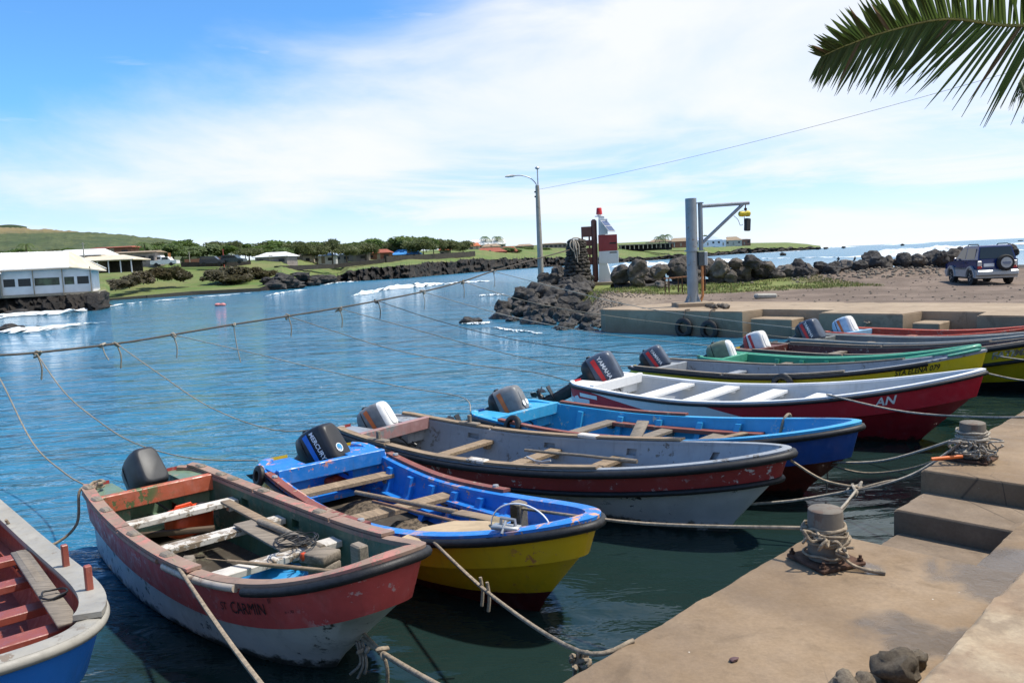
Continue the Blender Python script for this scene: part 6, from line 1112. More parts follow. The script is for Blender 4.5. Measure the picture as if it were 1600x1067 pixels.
mb.add([Vector(p) for p in A] + [Vector(p) + Vector((0, 0, t)) for p in A], [(0, 1, 2, 3), (4, 5, 6, 7), (0, 1, 5, 4), (1, 2, 6, 5), (2, 3, 7, 6), (3, 0, 4, 7)]); rf = mb.build('roof', M_wroof, rest)
for k in range(26):
    x = -21.6 + k * 0.76; t_ = (x + 22) / 20.2; mb = MB(); mb.bar((x, -0.7, 2.20 + 0.15 * t_ + 0.115), (x - 0.01, 3.25, 4.115), 0.05, 0.035); mb.build('roof_rib', M_wroof, rf)
mb = MB(); mb.bar((-22, -0.74, 2.16), (-1.8, -0.74, 2.31), 0.10, 0.10); mb.build('gutter', M_post, rf)
mb = MB(); A = [(-1.79, -0.7, 2.36), (0.75, -0.5, 1.95), (0.75, 7.0, 1.95), (-2.2, 3.3, 4.02)]; mb.add([Vector(p) for p in A] + [Vector(p) + Vector((0, 0, t)) for p in A], [(0, 1, 2, 3), (4, 5, 6, 7), (0, 1, 5, 4), (1, 2, 6, 5), (2, 3, 7, 6), (3, 0, 4, 7)]); mb.build('roof_end', M_broof, rest)
mb = MB(); A = [(-22, 3.3, 4.0), (-2.2, 3.3, 4.0), (0.75, 7.1, 2.2), (-22, 7.1, 2.2)]; mb.add([Vector(p) for p in A] + [Vector(p) + Vector((0, 0, t)) for p in A], [(0, 1, 2, 3), (4, 5, 6, 7), (0, 1, 5, 4), (1, 2, 6, 5), (2, 3, 7, 6), (3, 0, 4, 7)]); mb.build('roof_back', M_wroof, rest)
mb = MB(); mb.box((-8, 3.2, -0.12), (17, 7, 0.25)); mb.build('floor_slab', M_post, rest)
mb = MB(); A = [(-16.5, -1.5, 1.65), (-7.4, -1.2, 2.0), (-7.4, 0.2, 2.22), (-16.5, 0.2, 2.22)]; mb.add([Vector(p) for p in A] + [Vector(p) + Vector((0, 0, 0.08)) for p in A], [(0, 1, 2, 3), (4, 5, 6, 7), (0, 1, 5, 4), (1, 2, 6, 5), (2, 3, 7, 6), (3, 0, 4, 7)]); mb.build('awning', M_wroof, rest)
# its lava rock
mb = MB(); rows = []
for i in range(140):
    px = -160 + i * 2.35; e = max(0, (px - 140) / 22); nz = lambda k: mnoise.noise(Vector((px * 0.06, k * 3.7, 0))) + 0.6 * mnoise.noise(Vector((px * 0.22, k * 5, 4)))
    d0 = 73.5 + 1.0 * nz(1) + e * e * 8; zt = rz_ - 0.08 - 1.2 * max(0, e - 0.9); a = at(px, 400, d0); a.z = -0.6; b_ = at(px, 400, d0 + 1.0 + 0.6 * nz(2)); b_.z = zt * (0.45 + 0.2 * nz(3)); c_ = at(px, 400, d0 + 2.2 + 0.7 * nz(5)); c_.z = zt * (0.85 + 0.10 * nz(6)); d_ = at(px, 400, d0 + 4); d_.z = zt; e_ = at(px, 400, 110); e_.z = zt + 1.0
    rr_ = [a]
    for q_ in (0.12, 0.26, 0.4, 0.55, 0.7, 0.85):
        v_ = a.lerp(d_, q_ * 0.8); v_.z = -0.6 + (zt + 0.6) * q_ ** 0.8 * (1 + 0.10 * nz(q_ * 9)); v_.y += 1.1 * mnoise.noise(Vector((px * 0.13, q_ * 6, 2))) + 0.7 * mnoise.noise(Vector((px * 0.4, q_ * 13, 6))); rr_.append(v_)
    rows.append(rr_ + [d_, e_])
mb.loft(rows, close=False); mb.m = [0 if j < 7 else 1 for i in range(139) for j in range(8)]; mb.build('restaurant_rock', [M_lava, M_turf], kind='structure')
# pavilion behind
pv = at(150, 424, 125); pav = empty('pavilion', pv, R(4)); tag(pav, 'open-sided pavilion with two-tier white roof on posts behind the restaurant', 'building')
mb = MB(); rect_roof(mb, -6.6, 0.6, 0.5, 7, 2.5, 1.0, 0.8, 0.3); mb.build('roof', M_wroof, pav); mb = MB(); rect_roof(mb, -3.2, 6.6, -2.6, 4, 1.5, 0.8, 2.8, 0.3); mb.build('lower_roof', M_broof, pav)
mb = MB(); mb.box((-3, 3.6, 1.2), (7.0, 6, 2.6)); mb.build('wall', M_gwall, pav)
for x in (-2.8, -0.8, 1.4, 3.0, 4.8, 6.4): mb = MB(); mb.box((x, -2.5, 0.6), (0.14, 0.14, 2.0)); mb.build('post', M_wwall, pav)
mb = MB(); mb.box((2.0, 3.0, 0.6), (8, 0.2, 1.8)); mb.build('back_wall', M_bdark, pav)
house(205, 416, 150, 9, 5, 2.4, 0.3, 'long dark stone building with pillars behind the pavilion', M_tan, M_gwall, hip=0.2, nw=6, door=False, cat='building', rz=R(5)); house(176, 402, 170, 8, 4, 1.9, 0.25, 'low red-brown roofed house behind the pavilion', M_tile, M_bwall, hip=0.3, nw=3)
# low walls
M_drys = rockmat('dry stone', ((0.016, 0.014, 0.012), (0.042, 0.037, 0.031), (0.08, 0.07, 0.055)), scale=1.5, bump=1.0)
def wall_run(pts, th, h, label, m, name='stone_wall', group=None):
    mb = MB()
    for (a, b_) in zip(pts, pts[1:]):
        A, B_ = at(*a), at(*b_); n = max(2, int((B_ - A).length / 1.2))
        for i in range(n): p, q = A.lerp(B_, i / n), A.lerp(B_, (i + 1) / n); hh = h * (1 + 0.12 * mnoise.noise(p * 0.7)); mb.bar(p + Vector((0, 0, hh / 2 - 0.1)), q + Vector((0, 0, hh / 2 - 0.1)), th, hh + 0.2)
    mb.build(name, m, None, label=label, cat='wall', group=group)
wall_run([(432, 422, 152), (520, 418, 188), (600, 409, 205)], 0.8, 0.75, 'dark dry-stone wall below the shore trees left of the blue roof', M_drys)
wall_run([(602, 409, 206), (660, 406, 225), (741, 399.5, 262)], 0.8, 1.4, 'dark dry-stone wall right of the blue-roofed house', M_drys)
wall_run([(283, 416, 150), (345, 415, 152), (390, 413, 158)], 0.8, 0.7, 'low dark wall along the road by the parked vehicles', M_drys)
wall_run([(289, 415, 158), (358, 411, 160)], 0.3, 1.2, 'brown rendered wall behind the two dark cars', M_bwall, 'garden_wall')
# houses
house(424, 414, 165, 7, 5, 1.6, 0.9, 'grey shed with white roof left of the shore trees', M_wroof, M_gwall, nw=3, rz=R(-10)); house(471, 413, 200, 5, 4, 2.0, 1.0, 'small cream house with tan roof under the shore trees', M_tan, M_cwall, nw=3)
house(500, 412, 205, 7, 5, 1.9, 0.8, 'pale blue-roofed house under the shore trees', M_pbroof, M_wwall, nw=4); house(548, 409, 215, 9, 5, 2.0, 0.8, 'long grey-roofed house between the shore trees', M_pbroof, M_gwall, nw=4); house(592, 406, 222, 6.4, 5, 1.8, 1.0, 'brown house with red-brown roof left of the blue roof', M_tile, M_bwall, nw=3)
house(634, 403, 232, 7.6, 6, 0.9, 1.5, 'house with bright blue hipped roof by the shore', M_blueroof, M_cwall, nw=4, ov=0.6); house(695, 402, 260, 3.2, 4, 2.2, 1.2, 'small orange-roofed house among the shore trees', plain('orange roof', (0.48, 0.14, 0.06), 0.8), M_cwall, nw=2)
house(741, 391, 330, 4.6, 5, 1.6, 1.4, 'small orange-roofed house below the white-roofed hall', plain('orange roof', (0.48, 0.14, 0.06), 0.8), M_cwall, nw=2); house(763, 388, 370, 16, 8, 1.6, 2.6, 'hall with long white roof beneath two palms', M_wroof, M_cwall, nw=5, hip=1.0); house(766, 399, 320, 13, 7, 1.2, 1.7, 'long low red-roofed house above the lava cliff', M_tile, M_bwall, nw=5); house(795, 397, 330, 7, 6, 1.0, 2.0, 'smaller red-roofed house left of the lamp pole', M_tile, M_bwall, nw=2); house(768, 391, 345, 8, 5, 1.4, 1.2, 'brown-roofed house between the white hall and the red roof', M_tan, M_cwall, nw=3); house(820, 391, 400, 9, 6, 2, 1.0, 'grey-roofed house behind the lamp pole', M_tan, M_gwall, nw=3); house(865, 389, 420, 14, 7, 2.6, 0.5, 'flat long house left of the stone cairn', M_tan, M_gwall, nw=6, door=False)
# unfinished colonnaded building
tb = at(1012, 388, 450); ter = empty('terrace_building', tb); tag(ter, 'long unfinished colonnaded building between beacon and davit on the far shore', 'building')
mb = MB(); mb.box((0, 4, 2.3), (31, 9, 0.4)); mb.box((7, 5, 3.1), (14, 6, 0.3)); mb.build('roof_slab', M_gwall, ter); mb = MB(); mb.box((0, 7, 0.4), (30, 0.4, 3.4)); mb.build('back_wall', M_bdark, ter)
for k in range(13): mb = MB(); mb.box((-15 + k * 2.5, 0, 1.0), (0.45, 0.45, 2.2)); mb.build('column', M_cwall, ter)
mb = MB(); rect_roof(mb, 2, 14, 3, 8, 3.3, 1.5, 3); mb.build('roof', M_tan, ter)
house(1064, 385, 500, 13, 7, 3.0, 2.2, 'tan-roofed house just left of the davit post', M_tan, M_bwall, nw=3); house(1106, 384, 520, 18, 8, 3.4, 2.6, 'white house with pale blue roof seen right of the davit post', M_pbroof, M_wwall, nw=5); house(1126, 384, 530, 7, 6, 3.6, 3.2, 'white gabled house with blue roof under the davit strut', M_pbroof, M_wwall, nw=2, hip=0.2); house(1146, 383, 560, 12, 8, 3.2, 2.6, 'cream house with tan roof right of the white gabled house', M_tan, M_cwall, nw=3); house(1163, 382.5, 570, 9, 7, 3.6, 0.5, 'flat-roofed red-brown house at the end of the shore row', M_gwall, M_bwall, nw=3)
# parked vehicles on the shore road
def far_car(px, py, Y, col, label, kind='suv', rz=0.0):
    p = at(px, py, Y); o = empty('parked_car', p, rz); tag(o, label, 'car' if kind == 'suv' else kind, 'vehicles on the shore road'); L_ = 4.5 if kind != 'van' else 4.8
    prof = {'suv': [(-2.2, 0.4), (2.2, 0.4), (2.2, 0.95), (1.1, 1.1), (0.5, 1.7), (-2.0, 1.75), (-2.2, 1.0)], 'van': [(-2.4, 0.4), (2.4, 0.4), (2.4, 1.2), (1.9, 1.95), (-2.4, 2.0)], 'pickup': [(-2.5, 0.4), (2.4, 0.4), (2.4, 1.0), (1.3, 1.1), (0.8, 1.7), (-0.3, 1.7), (-0.5, 1.1), (-2.5, 1.1)]}[kind]
    MY = Matrix(((1, 0, 0, 0), (0, 0, 1, 0), (0, 1, 0, 0), (0, 0, 0, 1))); mb = MB(); mb.prism(prof, -0.85, 0.85, M=MY); mb.build('body', col, o)
    mb = MB(); zz = 1.42; x0, x1 = {'suv': (-1.8, 0.6), 'van': (-2.1, 1.9), 'pickup': (-0.25, 0.85)}[kind]; mb.box(((x0 + x1) / 2, -0.86, zz), (x1 - x0, 0.03, 0.42)); mb.build('window', M_gl, o)
    for x in (-1.4, 1.4):
        mb = MB(); mb.lathe([(0.18, -0.1), (0.34, -0.1), (0.34, 0.1), (0.18, 0.1)], 14, M=Matrix.Translation((x, -0.82, 0.34)) @ Matrix.Rotation(1.57, 4, 'X')); mb.build('wheel', M_ty, o, 40)
far_car(333, 415, 149, plain('dark car', (0.03, 0.032, 0.04), 0.25), 'black car at left of the two dark cars by the brown wall', rz=0.1); far_car(366, 413, 150, plain('grey car', (0.045, 0.06, 0.06), 0.25), 'dark grey car at right of the two dark cars by the brown wall', rz=-0.1); far_car(239, 416, 152, M_wwall, 'white van beside the dark stone building', 'van'); far_car(259, 416, 150, M_wwall, 'white pickup truck beside the white van', 'pickup')
for px, py, Y, h, m_, l in ((266, 416, 150, 2.2, plain('orange banner', (0.6, 0.24, 0.08), 0.7), 'tall orange banner behind the white pickup'),):
    p = at(px, py, Y); o = empty('banner', p); tag(o, l, 'banner'); mb = MB(); mb.box((0, 0, h / 2 + 0.3), (0.45, 0.05, h)); mb.build('cloth', m_, o); mb = MB(); mb.tube([(-0.25, 0, -0.3), (-0.25, 0, h + 0.4)], 0.04, 6); mb.build('pole', M_post, o)
for px, py, Y, h, l in ((133, 418, 110, 3.4, 'grey utility pole beside the restaurant roof end'), (297, 414, 156, 2.6, 'pale utility pole left of the brown wall'), (350, 414, 152, 3.0, 'red and white marker pole between the two dark cars')):
    p = at(px, py, Y); mb = MB(); mb.tube([(0, 0, -0.5), (0, 0, h)], [0.10, 0.07], 8); mb.box((0, 0, h - 0.2), (0.5, 0.06, 0.06)); o = mb.build('utility_pole', M_pole if 'marker' not in l else plain('marker red', (0.45, 0.08, 0.06), 0.6), None, 50, label=l, cat='pole'); o.location = p

# ------------------------------------------------------------------ trees
def leaf_mat(name, c0, c1, c2):
    mt, nt, p = newmat(name); b = NB(nt); g = b.mix(b.sm(b.noise(0.9, 3), 0.35, 0.65), c0, c1); g = b.mix(b.math('MULTIPLY', b.rnd(), 0.55), g, c2); b.link(g, p.inputs['Base Color']); p.inputs['Roughness'].default_value = 0.6
    tr = b.node('ShaderNodeBsdfTranslucent'); b.link(g, tr.inputs['Color']); mx = b.node('ShaderNodeMixShader'); mx.inputs[0].default_value = 0.48; b.link(p.outputs[0], mx.inputs[1]); b.link(tr.outputs[0], mx.inputs[2]); b.link(mx.outputs[0], nt.nodes['Material Output'].inputs['Surface'])
    return mt
M_leafA = leaf_mat('broadleaf foliage', (0.095, 0.155, 0.045), (0.140, 0.210, 0.062), (0.135, 0.170, 0.065)); M_leafB = leaf_mat('casuarina foliage', (0.120, 0.140, 0.058), (0.165, 0.180, 0.078), (0.125, 0.160, 0.062)); M_bark = wood('bark', (0.14, 0.105, 0.075), sc=(8, 8, 1))
def crown_mesh(name, seed, m_, rx, rz_, n, feather=False, leaf=0.30):
    rn = random.Random(seed); mb = MB(); cl = []
    for i in range(15):
        a = rn.uniform(0, 6.283); q = rn.random() ** 0.5; z = rn.uniform(-0.5, 0.8); k = math.sqrt(max(0.05, 1 - z * z)); cl.append((Vector((rx * 0.66 * q * k * math.cos(a), rx * 0.66 * q * k * math.sin(a), rz_ * 0.62 * z)), rn.uniform(0.28, 0.46)))
    for i in range(n):
        c, r = rn.choice(cl); d = Vector((rn.gauss(0, 1), rn.gauss(0, 1), rn.gauss(0, 1))).normalized() * r * rn.random() ** 0.35; p = c + Vector((d.x * rx, d.y * rx, d.z * rz_)); s_ = leaf * rn.uniform(0.6, 1.3)
        if feather: u = Vector((rn.gauss(0, 0.35), rn.gauss(0, 0.35), 1)).normalized(); v = Vector((rn.gauss(0, 1), rn.gauss(0, 1), 0)).normalized() * 0.35; u *= 1.5
        else: u = Vector((rn.gauss(0, 1), rn.gauss(0, 1), rn.gauss(0, 0.7))).normalized(); v = u.orthogonal().normalized() * 0.7
        mb.add([p - v * s_, p - u * s_ * 0.3, p + v * s_, p + u * s_], [(0, 1, 2, 3)])
    me = bpy.data.meshes.new(name); me.from_pydata(mb.v, [], mb.f); me.materials.append(m_); return me
def trunk_mesh(seed, h, crown_r):
    rn = random.Random(seed); mb = MB(); mb.tube(spline([(0, 0, -0.5), (rn.uniform(-0.1, 0.1), 0, h * 0.4), (rn.uniform(-0.2, 0.2), 0, h * 0.9)], 4), [0.22, 0.2, 0.18, 0.17, 0.15, 0.13, 0.12, 0.1, 0.08], 8)
    for k in range(5): a = k * 1.26 + rn.random(); mb.tube([(0, 0, h * 0.45), (0.4 * crown_r * math.cos(a), 0.4 * crown_r * math.sin(a), h * 0.75), (0.75 * crown_r * math.cos(a), 0.75 * crown_r * math.sin(a), h * 0.95)], [0.09, 0.06, 0.025], 6)
    return mb.mesh('trunk', M_bark, 50)
TP = []
for i in range(4): TP.append((crown_mesh('crown', 700 + i, M_leafA, 2.6, 1.9, 2600, leaf=0.26), trunk_mesh(i, 3.2, 2.4), 2.6, 1.9, 3.0))
for i in range(3): TP.append((crown_mesh('crown', 720 + i, M_leafB, 2.2, 2.3, 2600, True, 0.26), trunk_mesh(10 + i, 3.4, 1.8), 2.2, 2.3, 3.2))
def tree(px, ytop, ybase, wpx, Y, kind, label, group):
    p = at(px, ybase, Y); H = (ybase - ytop) * Y / FPX; Wd = wpx * Y / FPX * 1.25; c, t, rx, rz__, ch = TP[kind]; o = empty('tree', p, rk.uniform(0, 6)); tag(o, label, 'tree', group)
    sz = H * 0.40 / rz__; link('crown', c, o, (0, 0, H - rz__ * sz * 0.98), (0, 0, 0), (Wd / 2 / rx * 1.05, Wd / 2 / rx * 1.05, sz)); link('trunk', t, o, (0, 0, 0), (0, 0, 0), (0.9, 0.9, H * 0.75 / 3.2))
LT = [(8, 392, 424, 40, 190, 1), (32, 386, 422, 40, 195, 0), (58, 390, 420, 34, 200, 2), (82, 388, 418, 36, 200, 4), (106, 386, 414, 34, 205, 3), (128, 390, 412, 30, 210, 1), (150, 388, 410, 34, 210, 5), (174, 389, 408, 30, 215, 0), (198, 387, 407, 34, 215, 2), (222, 386, 410, 34, 205, 3)]
for i, t in enumerate(LT): tree(*t, 'background tree behind the restaurant and pavilion, ' + ORD[i] + ' counted from the picture edge', 'trees behind the restaurant')
MT = [(248, 381, 413, 42, 170, 0), (272, 379, 414, 46, 168, 3), (298, 384, 412, 40, 172, 1), (324, 380, 410, 38, 175, 2), (350, 382, 409, 40, 178, 0), (369, 374, 408, 22, 180, 5), (390, 386, 410, 44, 172, 4), (414, 382, 408, 40, 185, 1), (442, 385, 412, 34, 180, 3)]
for i, t in enumerate(MT): tree(*t, 'roadside tree between the white pickup and the grey shed, ' + ORD[i] + ' from the pickup', 'roadside trees')
ST = [(466, 376, 413, 46, 195, 4), (496, 380, 412, 46, 200, 5), (520, 371, 412, 26, 204, 6), (542, 380, 410, 48, 205, 4), (572, 378, 409, 46, 215, 6), (590, 372, 406, 40, 245, 1), (616, 376, 405, 40, 240, 5), (640, 366, 404, 62, 240, 0), (662, 368, 403, 44, 238, 3), (678, 371, 402, 40, 246, 5), (704, 375, 401, 40, 255, 6), (724, 375, 401, 34, 262, 4), (655, 373, 404, 50, 230, 4)]
for i, t in enumerate(ST): tree(*t, 'shore tree in the row over the low houses, ' + ORD[i] + ' from the grey shed', 'shore trees')
BT = [(236 + i * 25.3 + rk.uniform(-6, 6), 379 - (i % 3) * 2 - 4 * (i > 13) + rk.uniform(-2, 2), 408 - i * 0.55, rk.uniform(34, 46), 262 + i * 2, rk.choice((0, 1, 2, 3, 4))) for i in range(20)]
for i, t in enumerate(BT): tree(*t, 'background tree in the rear row behind the shore houses, ' + ORD[i] + ' from the white pickup', 'rear row of trees')
for i, t in enumerate([(792, 386, 398, 22, 330, 1), (806, 387, 399, 20, 335, 2), (822, 385, 396, 22, 380, 0), (850, 387, 394, 22, 390, 3)]): tree(*t, 'small bushy tree near the lamp pole, ' + ORD[i] + ' from the red-roofed house', 'small trees near the lamp pole')
tree(1100, 366, 384, 18, 540, 0, 'round tree rising right of the davit post', None)
# bushes on the bank below the road, above the lawn
bushm = [crown_mesh('foliage', 740 + i, leaf_mat('bank scrub %d' % i, (0.080, 0.068, 0.040), (0.140, 0.115, 0.070), (0.08, 0.085, 0.035)), 1.6, 1.2, 2200, leaf=0.17) for i in range(2)]
for i, (px, py, wpx, hpx, Y) in enumerate(((160, 447, 34, 20, 106), (180, 442, 34, 20, 112), (202, 437, 36, 24, 116), (224, 431, 36, 24, 120), (246, 425, 36, 26, 124), (268, 424, 34, 26, 126), (286, 428, 26, 22, 126), (332, 428, 30, 22, 130), (352, 424, 36, 26, 133), (376, 424, 40, 28, 134), (400, 424, 36, 26, 138), (420, 428, 30, 18, 140), (364, 434, 44, 18, 130))):
    p = at(px, py + hpx * 0.35, Y); w_ = wpx * Y / FPX / 2 / 1.6 * 1.45; h_ = hpx * Y / FPX / 2 / 1.2 * 1.15; o = empty('bush', p, i); tag(o, 'brownish scrub bush on the bank, ' + ORD[i] + ' from the restaurant', 'bush', 'bank bushes'); link('foliage', bushm[i % 2], o, (0, 0, h_ * 0.35), (0, 0, 0), (w_, w_, h_)); mb = MB(); mb.tube([(0, 0, -0.5), (0, 0, h_)], [0.08, 0.04], 6); mb.build('stem', M_bark, o)
# dark lava outcrops on the shore between lawn and cliff
for i, (px, py, wpx, hpx, Y) in enumerate(((430, 447, 40, 12, 126), (458, 446, 44, 14, 130), (486, 442, 40, 14, 146), (510, 438, 34, 12, 160), (440, 436, 40, 12, 128), (470, 433, 44, 12, 145), (498, 436, 30, 10, 155), (420, 440, 30, 10, 127))):
    p = at(px, py, Y); r = wpx * Y / FPX / 2; link('lava_outcrop', RD[i % 4], None, p, (0, 0, i), (r, r * 0.7, hpx * Y / FPX / 2 * 1.5), label='black lava outcrop left of the cliff, ' + ('third', 'fifth', 'seventh', 'last', 'fourth', 'sixth', 'eighth', 'first')[i] + ' counted from the sea wall', cat='rock', group='lava outcrops left of the cliff')
# palms
def palm_mesh(seed):
    rn = random.Random(seed); mb = MB()
    for k in range(14):
        a = k * 2.4; el = rn.uniform(0.1, 1.0); pts = [Vector((t * 2.2 * math.cos(a) * math.cos(el * 0.6), t * 2.2 * math.sin(a) * math.cos(el * 0.6), 2.0 * t * math.sin(el) - 1.9 * t * t)) for t in (0, 0.25, 0.5, 0.75, 1)]
        sd = Vector((-math.sin(a), math.cos(a), 0))
        for i in range(4):
            for j in range(3):
                p = pts[i].lerp(pts[i + 1], j / 3)
                for s_ in (-1, 1): mb.add([p, p + (pts[i + 1] - pts[i]) * 0.25, p + sd * s_ * 0.5 + Vector((0, 0, -0.25)) + (pts[i + 1] - pts[i]) * 0.5], [(0, 1, 2)])
    return mb.mesh('fronds', M_leafA)
pm = [palm_mesh(1), palm_mesh(2)]
for i, (px, yt, yb, Y, s_, l) in enumerate(((759, 369, 390, 372, 1.4, 'left palm of the pair over the white-roofed hall'), (778, 369, 388, 372, 1.5, 'right palm of the pair over the white-roofed hall'), (745, 374, 388, 400, 1.0, 'small palm left of the pair over the white-roofed hall'), (1040, 366, 387, 440, 2.1, 'tallest palm beside the colonnaded building'), (1030, 369, 387, 442, 1.5, 'shorter palm beside the colonnaded building'), (1128, 370, 384, 540, 1.5, 'palm behind the white gabled house'), (228, 378, 412, 165, 0.9, 'palm rising at the edge of the roadside trees'), (44, 380, 420, 185, 1.0, 'palm among the trees behind the restaurant'))):
    p = at(px, yb, Y); H = (yb - yt) * Y / FPX - s_ * 0.4; o = empty('palm_tree', p); tag(o, l, 'palm tree', 'distant palms'); link('fronds', pm[i % 2], o, (0, 0, H), (0, 0, i), (s_,) * 3); mb = MB(); mb.tube([(0, 0, -0.5), (0.15, 0, H * 0.5), (0, 0, H)], [0.2, 0.15, 0.12], 8); mb.build('trunk', M_bark, o, 50)
# scrub covering the hill foot
mb = MB()
for i in range(2600):
    px = rk.uniform(-60, 360); Y = rk.uniform(330, 700); hz_ = 408 - (px - 800) * 0.0458; p = at(px, hz_ - 4 - 14 * rk.random() - (Y - 330) / 60, Y); s_ = rk.uniform(1.6, 4.2)
    for k in range(5):
        u = Vector((rk.gauss(0, 1), rk.gauss(0, 1), rk.gauss(0, 1))).normalized(); v = u.orthogonal().normalized(); q = p + Vector((rk.gauss(0, 1), rk.gauss(0, 1), rk.gauss(0, 0.6))) * s_ * 0.6; mb.add([q - u * s_ * 0.6, q + v * s_ * 0.5, q + u * s_ * 0.6, q - v * s_ * 0.5], [(0, 1, 2, 3)])
me = bpy.data.meshes.new('woodland'); me.from_pydata(mb.v, [], mb.f); me.materials.append(leaf_mat('distant wood', (0.035, 0.055, 0.016), (0.060, 0.085, 0.028), (0.06, 0.08, 0.03))); link('woodland', me, kind='stuff', label='distant scrub woodland at the foot of the hill')

# ------------------------------------------------------------------ surf and sea rocks
def foam_mat():
    mt, nt, p = newmat('foam'); b = NB(nt); b.link(b.mix(b.sm(b.noise(0.8, 6, 0.7), 0.35, 0.6), (0.50, 0.60, 0.66), (0.82, 0.84, 0.84)), p.inputs['Base Color']); p.inputs['Roughness'].default_value = 0.9; b.bump(b.noise(1.5, 7, 0.7), 0.8, 0.3, p); b.link(b.sm(b.noise(0.9, 8, 0.72, sc=(1, 0.5, 1)), 0.33, 0.47), p.inputs['Alpha']); return mt
M_foam = foam_mat(); SF = [0]
def surf(pts, depth, h, dens, seed, n=60, m=7):
    """a run of broken white water: ragged sheet following the swell crest"""
    P = spline([pz(x, y, 0.0) for x, y in pts], 10); mb = MB(); k = len(P); vi = {}
    def vert(i, j):
        if (i, j) not in vi:
            t = i / n * (k - 1); a = int(t); p = P[min(a, k - 1)].lerp(P[min(a + 1, k - 1)], t - a); v = j / m - 0.5; q = p + Vector((0, v * depth, 0))
            q.z = 0.03 + h * max(0, 1 - (2 * v) ** 2) ** 1.0 * (0.6 + 0.8 * mnoise.noise(Vector((i * 0.31, j * 0.4, seed)))) * min(1, 4 * i / n, 4 * (1 - i / n)); q.y += depth * 0.12 * mnoise.noise(Vector((i * 0.5, j, seed + 3))); vi[(i, j)] = len(mb.v); mb.v.append(tuple(q))
        return vi[(i, j)]
    for i in range(n):
        for j in range(m):
            e = 1 - abs(2 * (j + 0.5) / m - 1); w_ = min(1, 6 * i / n, 6 * (1 - i / n))
            if mnoise.noise(Vector((i * 0.45, j * 0.9, seed * 3.1))) + mnoise.noise(Vector((i * 0.13, j * 0.3, seed * 1.7))) < 0.75 - dens - 0.8 * e * w_: continue
            mb.f.append((vert(i, j), vert(i + 1, j), vert(i + 1, j + 1), vert(i, j + 1))); mb.m.append(0)
    if mb.f: mb.build('surf', M_foam, smooth=80, kind='stuff', label='white surf breaking on the sea')
surf([(-40, 505), (0, 496), (60, 491), (110, 489), (158, 481)], 4.0, 0.35, 0.9, 1); surf([(158, 481), (210, 474), (300, 466), (400, 457)], 5.0, 0.12, 0.35, 2); surf([(-20, 523), (30, 517), (70, 515), (115, 511), (140, 507)], 4.5, 0.25, 0.7, 3); surf([(500, 447), (530, 442), (560, 440)], 6, 0.2, 0.4, 4); surf([(556, 461), (575, 459), (590, 457)], 6, 0.4, 0.8, 5); surf([(583, 456), (620, 450), (660, 447), (690, 444)], 14, 0.5, 0.9, 6); surf([(690, 444), (730, 441), (770, 439)], 8, 0.15, 0.4, 7); surf([(736, 425), (746, 424), (752, 423)], 8, 1.2, 0.7, 8); surf([(745, 462), (770, 461), (790, 460)], 3, 0.08, 0.3, 9)
surf([(960, 418), (985, 416), (1020, 414), (1045, 413)], 28, 1.0, 1.1, 10); surf([(1050, 414), (1085, 411), (1130, 409), (1155, 406)], 26, 1.0, 1.0, 11); surf([(1160, 407), (1200, 405), (1280, 403), (1330, 402)], 14, 0.3, 0.25, 12); surf([(1362, 402), (1400, 399), (1450, 397), (1500, 394), (1540, 392)], 34, 2.0, 1.5, 13); surf([(1270, 388.5), (1300, 387), (1335, 386)], 60, 2.4, 1.3, 14); surf([(1380, 383.5), (1420, 381.5), (1450, 380)], 70, 2.2, 1.3, 15); surf([(1575, 384), (1600, 383), (1640, 381)], 50, 1.0, 0.7, 16); surf([(1180, 396), (1230, 393.5), (1262, 392)], 30, 0.5, 0.4, 17); surf([(980, 409), (1020, 406.5), (1070, 403.5), (1110, 401)], 18, 0.3, 0.3, 18); surf([(420, 462), (450, 457), (480, 453)], 4, 0.2, 0.5, 19); surf([(770, 512), (800, 517), (850, 522)], 1.0, 0.05, 0.3, 20); surf([(720, 505), (745, 506), (768, 504)], 1.2, 0.05, 0.4, 21)
for i, (px, py, Y, r, l) in enumerate(((16, 516, 49, 0.55, 'largest dark rock awash in the surf by the picture edge'), (30, 515, 50, 0.35, 'small dark rock in the surf right of the largest'), (32, 519, 48, 0.4, 'low dark rock in the surf in front of the others'), (27, 489, 72, 0.7, 'dark rock in the surf under the restaurant rock'), (1223, 396.5, 330, 1.3, 'lone dark rock in the sea off the far point'), (1278, 386, 900, 2.6, 'dark sea stack at the tip of the far point'), (1290, 386, 900, 2.0, 'second dark sea stack beyond the far point'), (1318, 385, 900, 2.2, 'farthest dark reef rock right of the point'), (1410, 380.5, 800, 1.6, 'small reef rock on the horizon surf'), (1594, 380, 700, 1.5, 'reef rock in the surf above the parked car'))):
    p = at(px, py, Y); link('sea_rock', RD[i % 4], None, (p.x, p.y, max(0.02, p.z * 0.5)), (0, 0, i), (r * 1.5, r, r * 0.65), label=l, cat='rock', group='rocks in the sea')
